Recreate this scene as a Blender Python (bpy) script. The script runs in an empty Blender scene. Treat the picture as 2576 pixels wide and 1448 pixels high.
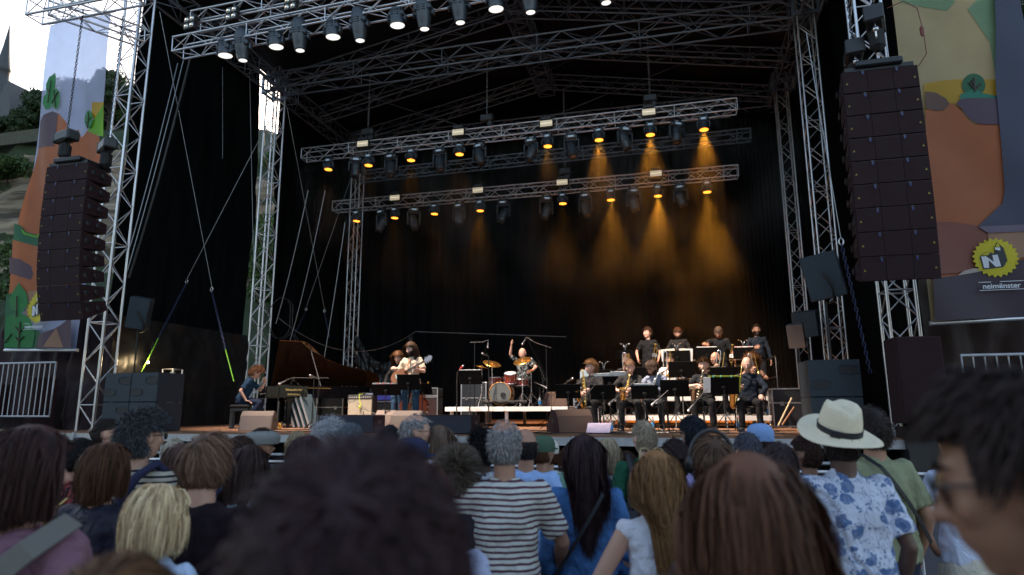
import bpy, bmesh, math, random
import numpy as np
from mathutils import Vector, Matrix, noise

SC = bpy.context.scene
COL = SC.collection
rad = math.radians

# ---------------------------------------------------------------- camera, sky, sun, exposure
FPX, PITCH, YAW, ROLL, EYE = 1600.0, .182, .24, .004, 1.85
def _cam_rows():
    cy, sy, cp, sp, cr, sr = math.cos(YAW), math.sin(YAW), math.cos(PITCH), math.sin(PITCH), math.cos(ROLL), math.sin(ROLL)
    m0 = np.array([[1, 0, 0], [0, 0, -1], [0, 1, 0]])
    return np.array([[cr, sr, 0], [-sr, cr, 0], [0, 0, 1]]) @ np.array([[1, 0, 0], [0, cp, sp], [0, -sp, cp]]) @ m0 @ np.array([[cy, sy, 0], [-sy, cy, 0], [0, 0, 1]])
CM = _cam_rows()
cam_data = bpy.data.cameras.new('camera')
cam = bpy.data.objects.new('camera', cam_data)
COL.objects.link(cam)
r_, u_, b_ = CM[0], -CM[1], -CM[2]
cam.matrix_world = Matrix(((r_[0], u_[0], b_[0], 0), (r_[1], u_[1], b_[1], 0), (r_[2], u_[2], b_[2], EYE), (0, 0, 0, 1)))
cam_data.sensor_width = 36
cam_data.lens = FPX / 2576 * 36
cam_data.clip_start = .05
cam_data.clip_end = 1500
cam_data.dof.use_dof = True
cam_data.dof.focus_distance = 9.5
cam_data.dof.aperture_fstop = 1.75
SC.camera = cam

SUN_EL, SUN_AZ = rad(14), rad(-20)       # low sun behind the stage and the hill: the square lies in shade
world = bpy.data.worlds.new('World')
SC.world = world
world.use_nodes = True
wn = world.node_tree
sky = wn.nodes.new('ShaderNodeTexSky')
sky.sky_type = 'NISHITA'
sky.sun_disc = False
sky.sun_elevation = SUN_EL
sky.sun_rotation = SUN_AZ
sky.air_density, sky.dust_density, sky.ozone_density = 1.0, 2.2, 1.4
bg = wn.nodes['Background']
tint = wn.nodes.new('ShaderNodeMix'); tint.data_type = 'RGBA'; tint.blend_type = 'MULTIPLY'; tint.inputs['Factor'].default_value = 1
tint.inputs['B'].default_value = (1, .90, .83, 1)      # warm tint that takes blue out of the sky light
wn.links.new(sky.outputs[0], tint.inputs['A']); wn.links.new(tint.outputs['Result'], bg.inputs[0])
bg.inputs[1].default_value = .15
sd = bpy.data.lights.new('sun', 'SUN')
sd.energy, sd.angle, sd.color = 2.0, rad(.6), (1, .93, .84)
sun = bpy.data.objects.new('sun', sd)
COL.objects.link(sun)
sv = Vector((math.sin(SUN_AZ) * math.cos(SUN_EL), math.cos(SUN_AZ) * math.cos(SUN_EL), math.sin(SUN_EL)))
sun.rotation_euler = sv.to_track_quat('Z', 'Y').to_euler()
sun.location = sv * 60
SC.view_settings.view_transform = 'Standard'
SC.view_settings.look = 'None'
SC.view_settings.gamma = 1
SC.view_settings.exposure = 1.9
SC.cycles.volume_step_rate = 2.5
SC.cycles.volume_max_steps = 96
SC.cycles.max_bounces = 7
SC.cycles.volume_bounces = 0
SC.cycles.use_denoising = True

# ---------------------------------------------------------------- surveying: a sight line met with a plane of the place
def _ray(px, py): return CM.T @ np.array([px - 1288., py - 724., FPX])
def UY(px, py, y): d = _ray(px, py); p = d * (y / d[1]); return Vector((p[0], p[1], p[2] + EYE))
def UZ(px, py, z): d = _ray(px, py); p = d * ((z - EYE) / d[2]); return Vector((p[0], p[1], z))
def UD(px, py, t): d = _ray(px, py) * (t / FPX); return Vector((d[0], d[1], d[2] + EYE))
STAGE = 1.33

# ---------------------------------------------------------------- materials
MATS = {}
def nodes_of(name):
    m = bpy.data.materials.new(name); m.use_nodes = True
    nt = m.node_tree
    return m, nt, nt.nodes['Principled BSDF']
def mat(name, col=(.5, .5, .5), rough=.6, metal=0., emit=None, es=1., var=.12, scale=6., bump=0., bscale=40., spec=None, trans=0., coat=0., sub=0.):
    if name in MATS: return MATS[name]
    m, nt, p = nodes_of(name)
    p.inputs['Roughness'].default_value = rough
    p.inputs['Metallic'].default_value = metal
    if spec is not None: p.inputs['Specular IOR Level'].default_value = spec
    if coat: p.inputs['Coat Weight'].default_value = coat
    if trans: p.inputs['Transmission Weight'].default_value = trans
    if sub:
        p.inputs['Subsurface Weight'].default_value = sub
        p.inputs['Subsurface Radius'].default_value = (1, .3, .15)
        p.inputs['Subsurface Scale'].default_value = .012
    tc = nt.nodes.new('ShaderNodeTexCoord')
    if var:
        n = nt.nodes.new('ShaderNodeTexNoise'); n.inputs['Scale'].default_value = scale; n.inputs['Detail'].default_value = 5
        nt.links.new(tc.outputs['Object'], n.inputs['Vector'])
        mx = nt.nodes.new('ShaderNodeMix'); mx.data_type = 'RGBA'
        mx.inputs['A'].default_value = (*[c * (1 - var) for c in col], 1)
        mx.inputs['B'].default_value = (*[min(1, c * (1 + var)) for c in col], 1)
        nt.links.new(n.outputs['Fac'], mx.inputs['Factor'])
        nt.links.new(mx.outputs['Result'], p.inputs['Base Color'])
        rr = nt.nodes.new('ShaderNodeMapRange')
        rr.inputs['To Min'].default_value = max(0, rough - .1); rr.inputs['To Max'].default_value = min(1, rough + .12)
        nt.links.new(n.outputs['Fac'], rr.inputs['Value']); nt.links.new(rr.outputs['Result'], p.inputs['Roughness'])
    else:
        p.inputs['Base Color'].default_value = (*col, 1)
    if bump:
        b = nt.nodes.new('ShaderNodeTexNoise'); b.inputs['Scale'].default_value = bscale; b.inputs['Detail'].default_value = 4
        nt.links.new(tc.outputs['Object'], b.inputs['Vector'])
        bp = nt.nodes.new('ShaderNodeBump'); bp.inputs['Strength'].default_value = bump; bp.inputs['Distance'].default_value = .02
        nt.links.new(b.outputs['Fac'], bp.inputs['Height']); nt.links.new(bp.outputs['Normal'], p.inputs['Normal'])
    if emit:
        p.inputs['Emission Color'].default_value = (*emit, 1); p.inputs['Emission Strength'].default_value = es
    MATS[name] = m
    return m
ALU = mat('aluminium', (.62, .62, .64), .34, .85, var=.15, scale=3, bump=.05)
ALU_DULL = mat('weathered_aluminium', (.42, .43, .45), .5, .6, var=.25, scale=9, bump=.15)
BLACK = mat('black_paint', (.012, .012, .013), .5, var=.2)
BLACK_GLOSS = mat('black_gloss', (.005, .005, .006), .12, spec=.22, coat=.08, var=0)
BLACKM = mat('black_plastic', (.02, .021, .023), .42, var=.2)
FIX = mat('fixture_housing', (.035, .045, .055), .38, var=.2, spec=.6)
STEEL = mat('bright_steel', (.62, .62, .63), .25, .95, var=.1)
BLKSTEEL = mat('black_steel', (.018, .018, .019), .38, .3, var=.1)
WHITEP = mat('white_paint', (.62, .61, .58), .5, var=.12, scale=4, bump=.1)
PAPER = mat('paper', (.78, .77, .74), .7, var=.03)
BRASS = mat('lacquered_brass', (.72, .47, .14), .2, .95, var=.12)
SILVER = mat('silver_plate', (.75, .74, .72), .18, .95, var=.1)
DARKCLOTH = mat('black_molton_cloth', (.0045, .0062, .007), .95, var=.25, scale=2, bump=.3, bscale=60, spec=.02)
TARP = mat('black_tarpaulin', (.011, .012, .013), .42, var=.2, bump=.3, bscale=6)
RUBBER = mat('rubber', (.012, .012, .012), .8, var=.1)
REDLAC = mat('red_lacquer', (.28, .035, .02), .18, coat=.6, var=.15)
WOODG = mat('amber_wood', (.22, .065, .016), .22, coat=.5, var=.3, scale=14)
YELLOW = mat('yellow_tape', (.75, .85, .05), .6, var=.05)
LENS = mat('glass_lens', (.05, .06, .07), .05, var=0, spec=.9)
WIRE = mat('steel_wire', (.32, .33, .34), .4, .7, var=.1)
LIME = mat('lime_sling', (.16, .45, .03), .6, var=.1)
CHAINBLUE = mat('dark_chain', (.04, .05, .11), .4, .6, var=.1)
GREENLED = mat('green_led', (.02, .5, .1), .4, emit=(.05, 1, .3), es=3, var=0)

# ---------------------------------------------------------------- mesh helpers
def basis(d, up=Vector((0, 0, 1))):
    d = Vector(d).normalized()
    if abs(d.dot(up)) > .98: up = Vector((0, 1, 0))
    x = d.cross(up).normalized(); y = x.cross(d).normalized()
    return x, y, d
class MB:
    def __init__(s): s.v = []; s.f = []; s.m = []; s.sm = []
    def add(s, vs, fs, mi=0, smooth=False):
        o = len(s.v); s.v += [tuple(v) for v in vs]
        for f in fs: s.f.append(tuple(i + o for i in f)); s.m.append(mi); s.sm.append(smooth)
        return s
    def box(s, c, d, rz=0., R=None, mi=0, bev=0.):
        x, y, z = d[0] / 2, d[1] / 2, d[2] / 2
        R = R or Matrix.Rotation(rz, 3, 'Z'); c = Vector(c)
        if bev:
            b = min(bev, x * .9, y * .9, z * .9); vs = []; 
            for sz, e in ((-1, 1), (-1, 0), (1, 0), (1, 1)):
                zz = sz * (z if e else z - b); k = b if e else 0
                xx, yy = x - k, y - k
                pts = [(-xx + (b - k), -yy), (xx - (b - k), -yy), (xx, -yy + (b - k)), (xx, yy - (b - k)), (xx - (b - k), yy), (-xx + (b - k), yy), (-xx, yy - (b - k)), (-xx, -yy + (b - k))]
                vs += [c + R @ Vector((a, q, zz)) for a, q in pts]
            fs = [tuple(range(7, -1, -1)), tuple(range(24, 32))]
            for r in range(3): fs += [(r * 8 + i, r * 8 + (i + 1) % 8, r * 8 + 8 + (i + 1) % 8, r * 8 + 8 + i) for i in range(8)]
            return s.add(vs, fs, mi)
        vs = [c + R @ Vector((a * x, b * y, e * z)) for a, b, e in ((-1, -1, -1), (1, -1, -1), (1, 1, -1), (-1, 1, -1), (-1, -1, 1), (1, -1, 1), (1, 1, 1), (-1, 1, 1))]
        return s.add(vs, [(0, 3, 2, 1), (4, 5, 6, 7), (0, 1, 5, 4), (1, 2, 6, 5), (2, 3, 7, 6), (3, 0, 4, 7)], mi)
    def tube(s, a, b, r, n=8, r2=None, mi=0):
        a, b = Vector(a), Vector(b); r2 = r if r2 is None else r2
        x, y, d = basis(b - a)
        vs = [p + (x * math.cos(t) + y * math.sin(t)) * q for p, q in ((a, r), (b, r2)) for t in [2 * math.pi * i / n for i in range(n)]]
        s.add(vs, [(i, (i + 1) % n, n + (i + 1) % n, n + i) for i in range(n)], mi, True)
        return s.add([], [], mi) if n < 5 else s.add(vs, [tuple(range(n - 1, -1, -1)), tuple(range(n, 2 * n))], mi)
    def path(s, pts, r, n=6, mi=0, closed=False):
        pts = [Vector(p) for p in pts]; K = len(pts); rr = r if isinstance(r, (list, tuple)) else [r] * K
        vs = []; px = None
        for i, p in enumerate(pts):
            d = (pts[(i + 1) % K] - pts[i - 1]) if closed else (pts[min(i + 1, K - 1)] - pts[max(i - 1, 0)])
            if d.length < 1e-9: d = Vector((0, 0, 1))
            d.normalize()
            if px is None: px = basis(d)[0]
            px = (px - d * px.dot(d)); px = px.normalized() if px.length > 1e-6 else basis(d)[0]
            py = d.cross(px)
            vs += [p + (px * math.cos(t) + py * math.sin(t)) * rr[i] for t in [2 * math.pi * k / n for k in range(n)]]
        fs = []
        for i in range(K if closed else K - 1):
            j = (i + 1) % K
            fs += [(i * n + k, i * n + (k + 1) % n, j * n + (k + 1) % n, j * n + k) for k in range(n)]
        s.add(vs, fs, mi, True)
        if not closed: s.add([vs[k] for k in range(n)] + vs[-n:], [tuple(range(n - 1, -1, -1)), tuple(range(n, 2 * n))], mi)
        return s
    def lathe(s, prof, c=(0, 0, 0), axis=(0, 0, 1), n=24, mi=0, sx=1., sy=1.):
        x, y, d = basis(axis); c = Vector(c)
        if tuple(axis) == (0, 0, 1): x, y = Vector((1, 0, 0)), Vector((0, 1, 0))
        vs = [c + d * h + (x * math.cos(2 * math.pi * i / n) * sx + y * math.sin(2 * math.pi * i / n) * sy) * max(r, 1e-4) for r, h in prof for i in range(n)]
        fs = [(j * n + i, j * n + (i + 1) % n, (j + 1) * n + (i + 1) % n, (j + 1) * n + i) for j in range(len(prof) - 1) for i in range(n)]
        return s.add(vs, fs, mi, True)
    def ball(s, c, r, n=12, m=8, R=None, mi=0):
        r = (r, r, r) if isinstance(r, (int, float)) else r; c = Vector(c); vs = []
        for j in range(m + 1):
            t = math.pi * j / m
            for i in range(n):
                p = 2 * math.pi * i / n
                q = Vector((r[0] * max(math.sin(t), 1e-3) * math.cos(p), r[1] * max(math.sin(t), 1e-3) * math.sin(p), -r[2] * math.cos(t)))
                vs.append(c + (R @ q if R else q))
        return s.add(vs, [(j * n + i, j * n + (i + 1) % n, (j + 1) * n + (i + 1) % n, (j + 1) * n + i) for j in range(m) for i in range(n)] + [tuple(range(n - 1, -1, -1)), tuple(m * n + i for i in range(n))], mi, True)
    def prism(s, outline, o, ax, ay, depth, mi=0, smooth=False):
        """outline (2D) in the plane o + a*ax + b*ay, thickened by vector depth"""
        o, ax, ay, dv = Vector(o), Vector(ax), Vector(ay), Vector(depth); n = len(outline)
        f = [o + ax * a + ay * b for a, b in outline]; g = [p + dv for p in f]
        return s.add(f + g, [tuple(range(n - 1, -1, -1)), tuple(range(n, 2 * n))] + [(i, (i + 1) % n, n + (i + 1) % n, n + i) for i in range(n)], mi, smooth)
    def grid(s, fn, nu, nv, mi=0, smooth=True):
        vs = [fn(i / nu, j / nv) for j in range(nv + 1) for i in range(nu + 1)]
        return s.add(vs, [(j * (nu + 1) + i, j * (nu + 1) + i + 1, (j + 1) * (nu + 1) + i + 1, (j + 1) * (nu + 1) + i) for j in range(nv) for i in range(nu)], mi, smooth)
    def build(s, name, m, parent=None, recalc=False):
        me = bpy.data.meshes.new(name)
        me.from_pydata(s.v, [], s.f)
        for k in (m if isinstance(m, (list, tuple)) else [m]): me.materials.append(k)
        if s.f:
            me.polygons.foreach_set('material_index', s.m); me.polygons.foreach_set('use_smooth', s.sm)
        me.update()
        if recalc:
            b = bmesh.new(); b.from_mesh(me); bmesh.ops.recalc_face_normals(b, faces=b.faces); b.to_mesh(me); b.free()
        o = bpy.data.objects.new(name, me); COL.objects.link(o); o.parent = parent
        return o
def tag(o, label=None, cat=None, group=None, kind=None):
    if label: o['label'] = label
    if cat: o['category'] = cat
    if group: o['group'] = group
    if kind: o['kind'] = kind
    return o
def empty(name, loc, label=None, cat=None, group=None, rz=0., scale=1.):
    o = bpy.data.objects.new(name, None); COL.objects.link(o); o.empty_display_size = .1
    o.location = loc; o.rotation_euler = (0, 0, rz); o.scale = (scale,) * 3
    return tag(o, label, cat, group)
def copy_tree(o, parent=None):
    c = o.copy(); COL.objects.link(c)
    if parent is not None: c.parent = parent
    for ch in list(o.children): copy_tree(ch, c)
    return c
def text(body, name, loc, R, size, m, parent, align='CENTER', ext=.002, bold=0.):
    cu = bpy.data.curves.new(name, 'FONT'); cu.body = body; cu.size = size; cu.align_x = align; cu.extrude = ext; cu.offset = bold
    cu.materials.append(m)
    tmp = bpy.data.objects.new(name, cu); me = bpy.data.meshes.new_from_object(tmp); bpy.data.objects.remove(tmp)
    o = bpy.data.objects.new(name, me); COL.objects.link(o); o.parent = parent
    o.matrix_local = Matrix.Translation(loc) @ R.to_4x4()
    return o
FRONT = Matrix(((1, 0, 0), (0, 0, -1), (0, 1, 0)))   # text upright, facing -Y
def chainline(mb, a, b, r, pitch, sag=0., mi=0):
    a, b = Vector(a), Vector(b); L = (b - a).length; n = max(2, int(L / pitch)); x, y, d = basis(b - a)
    for i in range(n):
        t = (i + .5) / n; c = a.lerp(b, t) - Vector((0, 0, sag * 4 * t * (1 - t)))
        w = x if i % 2 else y; l = pitch * .68
        pts = [c + d * l * math.cos(q) + w * pitch * .34 * math.sin(q) for q in [2 * math.pi * k / 6 for k in range(6)]]
        mb.path(pts, r, 4, mi, closed=True)
def sagline(a, b, sag, n=14):
    a, b = Vector(a), Vector(b)
    return [a.lerp(b, i / n) - Vector((0, 0, sag * 4 * (i / n) * (1 - i / n))) for i in range(n + 1)]
# ================================================================ SETTING: ground, hill, abbey, trees, stage deck and roof
g_m, nt, p = nodes_of('ground_paving')
tc = nt.nodes.new('ShaderNodeTexCoord'); br = nt.nodes.new('ShaderNodeTexBrick'); br.inputs['Scale'].default_value = 3.5
br.inputs['Color1'].default_value = (.13, .12, .11, 1); br.inputs['Color2'].default_value = (.2, .19, .17, 1); br.inputs['Mortar'].default_value = (.06, .06, .055, 1)
nt.links.new(tc.outputs['Object'], br.inputs['Vector']); nt.links.new(br.outputs['Color'], p.inputs['Base Color']); p.inputs['Roughness'].default_value = .85
tag(MB().box((0, 300, -.05), (1800, 1800, .1)).build('ground', g_m), kind='structure')

# hill with a rock cliff on the left, behind the stage
rock = mat('sandstone_cliff', (.21, .165, .115), .95, var=.45, scale=.35, bump=1., bscale=1.2)
MATS.pop('sandstone_cliff')
p = rock.node_tree.nodes['Principled BSDF']; nt = rock.node_tree
tc = nt.nodes.new('ShaderNodeTexCoord'); mp = nt.nodes.new('ShaderNodeMapping'); mp.inputs['Scale'].default_value = (.06, .06, 1.1)
wv = nt.nodes.new('ShaderNodeTexNoise'); wv.inputs['Scale'].default_value = 1.3; wv.inputs['Detail'].default_value = 8
rp = nt.nodes.new('ShaderNodeValToRGB')
rp.color_ramp.elements[0].position = .38; rp.color_ramp.elements[0].color = (.05, .04, .03, 1)
rp.color_ramp.elements[1].position = .6; rp.color_ramp.elements[1].color = (.30, .24, .17, 1)
nt.links.new(tc.outputs['Object'], mp.inputs[0]); nt.links.new(mp.outputs[0], wv.inputs['Vector']); nt.links.new(wv.outputs['Fac'], rp.inputs[0]); nt.links.new(rp.outputs[0], p.inputs['Base Color'])
grassm = mat('hill_grass', (.024, .040, .016), .95, var=.5, scale=1.2, bump=.8, bscale=5)
def ridge(x):
    P_ = [(-150, 36), (-80, 34.8), (-60, 33.4), (-40, 27.6), (-20, 26), (20, 21), (80, 17)]  # ridge right of the cliff is extended, unseen, to block the low sun
    for a, c in zip(P_, P_[1:]):
        if x <= c[0]: return a[1] + (c[1] - a[1]) * (x - a[0]) / (c[0] - a[0])
    return 17
def cliff(u, v):
    x = -150 + 230 * u; zr = ridge(x)
    prof = [(0, 43, -.4), (.15, 49, .22), (.3, 54, .50), (.52, 55.2, .70), (.7, 56, .86), (.8, 56.8, .93), (.86, 57, 1.0), (.93, 75, 1.28), (1, 150, 1.3)]
    for a, b_ in zip(prof, prof[1:]):
        if v <= b_[0]:
            t = (v - a[0]) / (b_[0] - a[0]); y = a[1] + (b_[1] - a[1]) * t; z = (a[2] + (b_[2] - a[2]) * t) * zr; break
    q = Vector((x * .12, y * .1, z * .22)); n = noise.fractal(q, 1, 2, 5) * 1.6 * (1 if v < .84 else .1)
    return Vector((x, y + n, z + (noise.fractal(q * 2.3, 1, 2, 4) * .5 if .1 < v < .95 else 0)))
hb = MB().grid(cliff, 380, 110)
for i, f in enumerate(hb.f):
    c = sum((Vector(hb.v[k]) for k in f), Vector()) / 4; fr = c.z / ridge(c.x) + .05 * noise.noise(c * .25)
    if fr < .48 or fr > .90 or noise.noise(Vector((c.x * .15, 0, c.z * .5))) > .42: hb.m[i] = 1
tag(hb.build('hill', [rock, grassm]), kind='structure')

def leaf_mat(name, c):
    m, nt, p = nodes_of(name)
    ge = nt.nodes.new('ShaderNodeNewGeometry'); rp = nt.nodes.new('ShaderNodeValToRGB')
    rp.color_ramp.elements[0].color = (*[k * .45 for k in c], 1); rp.color_ramp.elements[1].color = (*[min(1, k * 1.7) for k in c], 1)
    nt.links.new(ge.outputs['Random Per Island'], rp.inputs[0]); nt.links.new(rp.outputs[0], p.inputs['Base Color'])
    p.inputs['Roughness'].default_value = .6
    tr = nt.nodes.new('ShaderNodeBsdfTranslucent'); mx = nt.nodes.new('ShaderNodeMixShader'); mx.inputs[0].default_value = .3
    nt.links.new(rp.outputs[0], tr.inputs[0]); nt.links.new(p.outputs[0], mx.inputs[1]); nt.links.new(tr.outputs[0], mx.inputs[2])
    nt.links.new(mx.outputs[0], nt.nodes['Material Output'].inputs[0])
    return m
LEAF = leaf_mat('dark_leaves', (.03, .055, .018)); LEAF2 = leaf_mat('mid_leaves', (.05, .085, .02))
BARK = mat('bark', (.05, .04, .03), .9, var=.3, bump=.6)
def tree(loc, h, w, label, m=LEAF, seed=0, n=9000, leaf=.34):
    rs = np.random.default_rng(seed)
    t = empty('broadleaf_tree', loc, label, 'tree', 'trees on the hill')
    mb = MB(); mb.path([(0, 0, -1), (.1, 0, h * .25), (-.1, .1, h * .5), (0, 0, h * .8)], [h * .028, h * .022, h * .015, h * .005], 8)
    blobs = []
    for i in range(22):
        a = rs.uniform(0, 6.28); z = rs.uniform(.28, .95); r = w * .5 * math.sin(min(1, (1.08 - z) * 1.5) * 1.57) * rs.uniform(.3, 1)
        c = np.array([math.cos(a) * r, math.sin(a) * r, z * h]); blobs.append((c, w * rs.uniform(.13, .24)))
        mb.path([(0, 0, z * h * .55), (c[0] * .5, c[1] * .5, z * h * .8), tuple(c)], [h * .01, h * .006, .02], 5)
    mb.build('trunk', BARK, t)
    idx = rs.integers(0, 22, n); C_ = np.array([b[0] for b in blobs])[idx]; R_ = np.array([b[1] for b in blobs])[idx]
    d = rs.normal(size=(n, 3)); d /= np.linalg.norm(d, axis=1)[:, None]
    P_ = C_ + d * (R_ * rs.uniform(.35, 1.05, n) ** .6)[:, None] * np.array([1, 1, .75])
    u = rs.normal(size=(n, 3)); u /= np.linalg.norm(u, axis=1)[:, None]; w_ = np.cross(u, d); w_ /= np.linalg.norm(w_, axis=1)[:, None] + 1e-9
    s = leaf * rs.uniform(.5, 1.2, n)[:, None]
    V = np.stack([P_ - u * s, P_ + w_ * s * .5, P_ + u * s, P_ - w_ * s * .5], 1).reshape(-1, 3)
    me = bpy.data.meshes.new('crown'); me.from_pydata(V.tolist(), [], (np.arange(n * 4).reshape(n, 4)).tolist()); me.materials.append(m)
    o = bpy.data.objects.new('crown', me); COL.objects.link(o); o.parent = t
    return t
for (px, py, Y, h, w, lab, m_, sd_) in [
    (95, 345, 60, 6.5, 5.5, 'dark round tree beside the abbey roof', LEAF, 1),
    (22, 348, 58, 3.0, 4.5, 'low dark bush under the abbey wall', LEAF, 2),
    (62, 350, 59, 4.0, 4.5, 'dark bush between the abbey and the round tree', LEAF, 9),
    (178, 350, 62, 8.3, 9, 'tree showing through the left banner', LEAF, 3),
    (268, 350, 60, 9.4, 7.5, 'tall tree between left banner and near truss tower', LEAF, 4),
    (322, 350, 63, 7.2, 6.5, 'tree seen through the near left truss tower', LEAF2, 5),
    (240, 350, 66, 8.5, 8, 'far tree on the ridge behind the left banner', LEAF2, 6),
    (20, 440, 56, 2.2, 7, 'strip of bushes on the cliff ledge', LEAF2, 14),
    (18, 790, 45, 7.5, 8, 'green shrub at the foot of the cliff by the left banner', LEAF2, 11),
    (690, 800, 47, 7.5, 7, 'green tree behind the gap at the middle left tower', LEAF2, 12),
    (670, 700, 50, 6, 6, 'upper green tree behind the gap at the middle left tower', LEAF2, 13),
    (712, 420, 56, 2.6, 3.5, 'small bush on the cliff edge behind the gap', LEAF2, 15)]:
    q = UY(px, py, Y); tree((q.x, q.y, q.z - .6), h, w, lab, m_, sd_, 7000, .26)
q = UY(2560, 330, 34)
tree((q.x, q.y, 0), q.z + 8.3, 9, 'tall dark tree behind the right banner edge', LEAF, 7, 14000, .3)
q = UY(2640, 300, 30); tree((q.x + 1, q.y, 0), q.z + 4, 8, 'green tree at the right edge beyond the banner', LEAF2, 8, 12000, .28)

# abbey on the ridge
ab = empty('abbey', UY(10, 345, 61), 'sandstone abbey with steep slate roof and pointed spire on the ridge', 'church')
stone = mat('abbey_stone', (.30, .24, .165), .9, var=.25, scale=1.5, bump=.4)
slate = mat('slate_roof', (.06, .065, .07), .6, var=.3, scale=5, bump=.4)
gl = mat('dark_window_glass', (.03, .035, .045), .15, var=0)
def loc_(px, py, Y=61): return UY(px, py, Y) - ab.location
c0, c1 = loc_(-150, 470), loc_(44, 325)
wall_top = c1.z
m = MB(); m.box(((c0.x + c1.x) / 2, 6, wall_top / 2 - 2), (c1.x - c0.x, 12, wall_top + 4)); m.build('wall', stone, ab)
m = MB(); xr, xl = c1.x + .3, c0.x; ap = loc_(42, 208).z
m.prism([(0 - .4, wall_top), (6, ap), (12.4, wall_top)], (xl, 0, 0), (0, 1, 0), (0, 0, 1), (xr - xl, 0, 0)); 
roof = m.build('roof', slate, ab, True)
cx = loc_(30, 260); mm = MB(); gx = loc_(30, 208).x
mm.prism([(gx - 3.1, wall_top - .2), (gx, ap + .1), (gx + 1.2, wall_top - .2 + 3), (gx + 2.4, wall_top - .2)], (0, -.6, 0), (1, 0, 0), (0, 0, 1), (0, 6, 0)); mm.build('gable_roof', slate, ab, True)
sx = loc_(4, 200, 65).x; sb = loc_(0, 182, 65).z; st = loc_(9, 66, 65).z
m = MB(); m.lathe([(1.3, wall_top), (1.2, sb - 2.2), (1.1, sb - 2), (1.0, sb - 1.2), (.9, sb), (1.08, sb + .12), (.85, sb + .9), (.42, sb + (st - sb) * .52), (.03, st)], (sx, 4, 0), (0, 0, 1), 8); m.build('spire', slate, ab)
for i in range(5):
    for k in range(2):
        wx = c1.x - 1.6 - i * 3.2; wz = wall_top - 2.4 - k * 4
        f = MB().box((wx, -.05, wz), (1.3, .2, 2.1)).box((wx, -.18, wz - 1.15), (1.6, .3, .2)).build('window', stone, ab)
        MB().box((wx, -.17, wz), (1.0, .06, 1.8)).build('pane', gl, f)
# low garden terrace wall on the cliff
q0, q1 = UY(-60, 352, 57), UY(150, 352, 57)
tag(MB().box(((q0.x + q1.x) / 2, 56.2, q0.z - 1.0), (q1.x - q0.x, .5, 1.6)).build('terrace_wall', mat('dark_stone', (.07, .07, .05), .95, var=.5, scale=2, bump=.8)), 'dark stone retaining wall on the cliff edge below the abbey', 'wall')  # plain dark stone with a mottled tone

# ---- stage deck
DX0, DX1, DY0, DY1 = -13.9, 3.9, 10.85, 24.0
deckm, nt, p = nodes_of('stage_plywood')
tc = nt.nodes.new('ShaderNodeTexCoord'); br = nt.nodes.new('ShaderNodeTexBrick'); br.inputs['Scale'].default_value = 1
br.inputs['Brick Width'].default_value = 2.0; br.inputs['Row Height'].default_value = 1.0; br.inputs['Mortar Size'].default_value = .006; br.offset = 0
br.inputs['Color1'].default_value = (.34, .17, .09, 1); br.inputs['Color2'].default_value = (.40, .20, .11, 1); br.inputs['Mortar'].default_value = (.03, .02, .015, 1)
nz = nt.nodes.new('ShaderNodeTexNoise'); nz.inputs['Scale'].default_value = 3; nz.inputs['Detail'].default_value = 8
mx = nt.nodes.new('ShaderNodeMix'); mx.data_type = 'RGBA'; mx.blend_type = 'MULTIPLY'; mx.inputs['Factor'].default_value = .8
nt.links.new(tc.outputs['Object'], br.inputs['Vector']); nt.links.new(tc.outputs['Object'], nz.inputs['Vector'])
nt.links.new(br.outputs['Color'], mx.inputs['A']); nt.links.new(nz.outputs['Fac'], mx.inputs['B']); nt.links.new(mx.outputs['Result'], p.inputs['Base Color']); p.inputs['Roughness'].default_value = .5
dk = tag(MB().box(((DX0 + DX1) / 2, (DY0 + DY1) / 2, STAGE - .03), (DX1 - DX0, DY1 - DY0, .06)).build('stage_deck', deckm), 'brown plywood stage floor with an aluminium edge', 'stage')
e = MB()
e.box(((DX0 + DX1) / 2, DY0 - .03, STAGE - .09), (DX1 - DX0, .05, .13)).box(((DX0 + DX1) / 2, DY0 - .045, STAGE - .03), (DX1 - DX0, .03, .018)).box(((DX0 + DX1) / 2, DY0 - .045, STAGE - .145), (DX1 - DX0, .03, .018))
e.build('edge_profile', ALU_DULL, dk)
e = MB()
x = DX0
while x < DX1:
    e.box((x, DY0 - .07, STAGE - .1), (.04, .04, .2)); e.tube((x, DY0 + .05, 0), (x, DY0 + .05, STAGE - .16), .03, 8); x += 2.05
e.tube((DX0, DY0 + .02, STAGE - .38), (DX1, DY0 + .02, STAGE - .38), .028, 8).tube((DX0, DY0 + .02, .3), (DX1, DY0 + .02, .3), .028, 8)
e.build('support_frame', ALU_DULL, dk)
MB().grid(lambda u, v: Vector((DX0 + (DX1 - DX0) * u, DY0 + .35 + .04 * math.sin(u * 260), 1.2 * v)), 500, 1).build('skirt', DARKCLOTH, dk)

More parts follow.
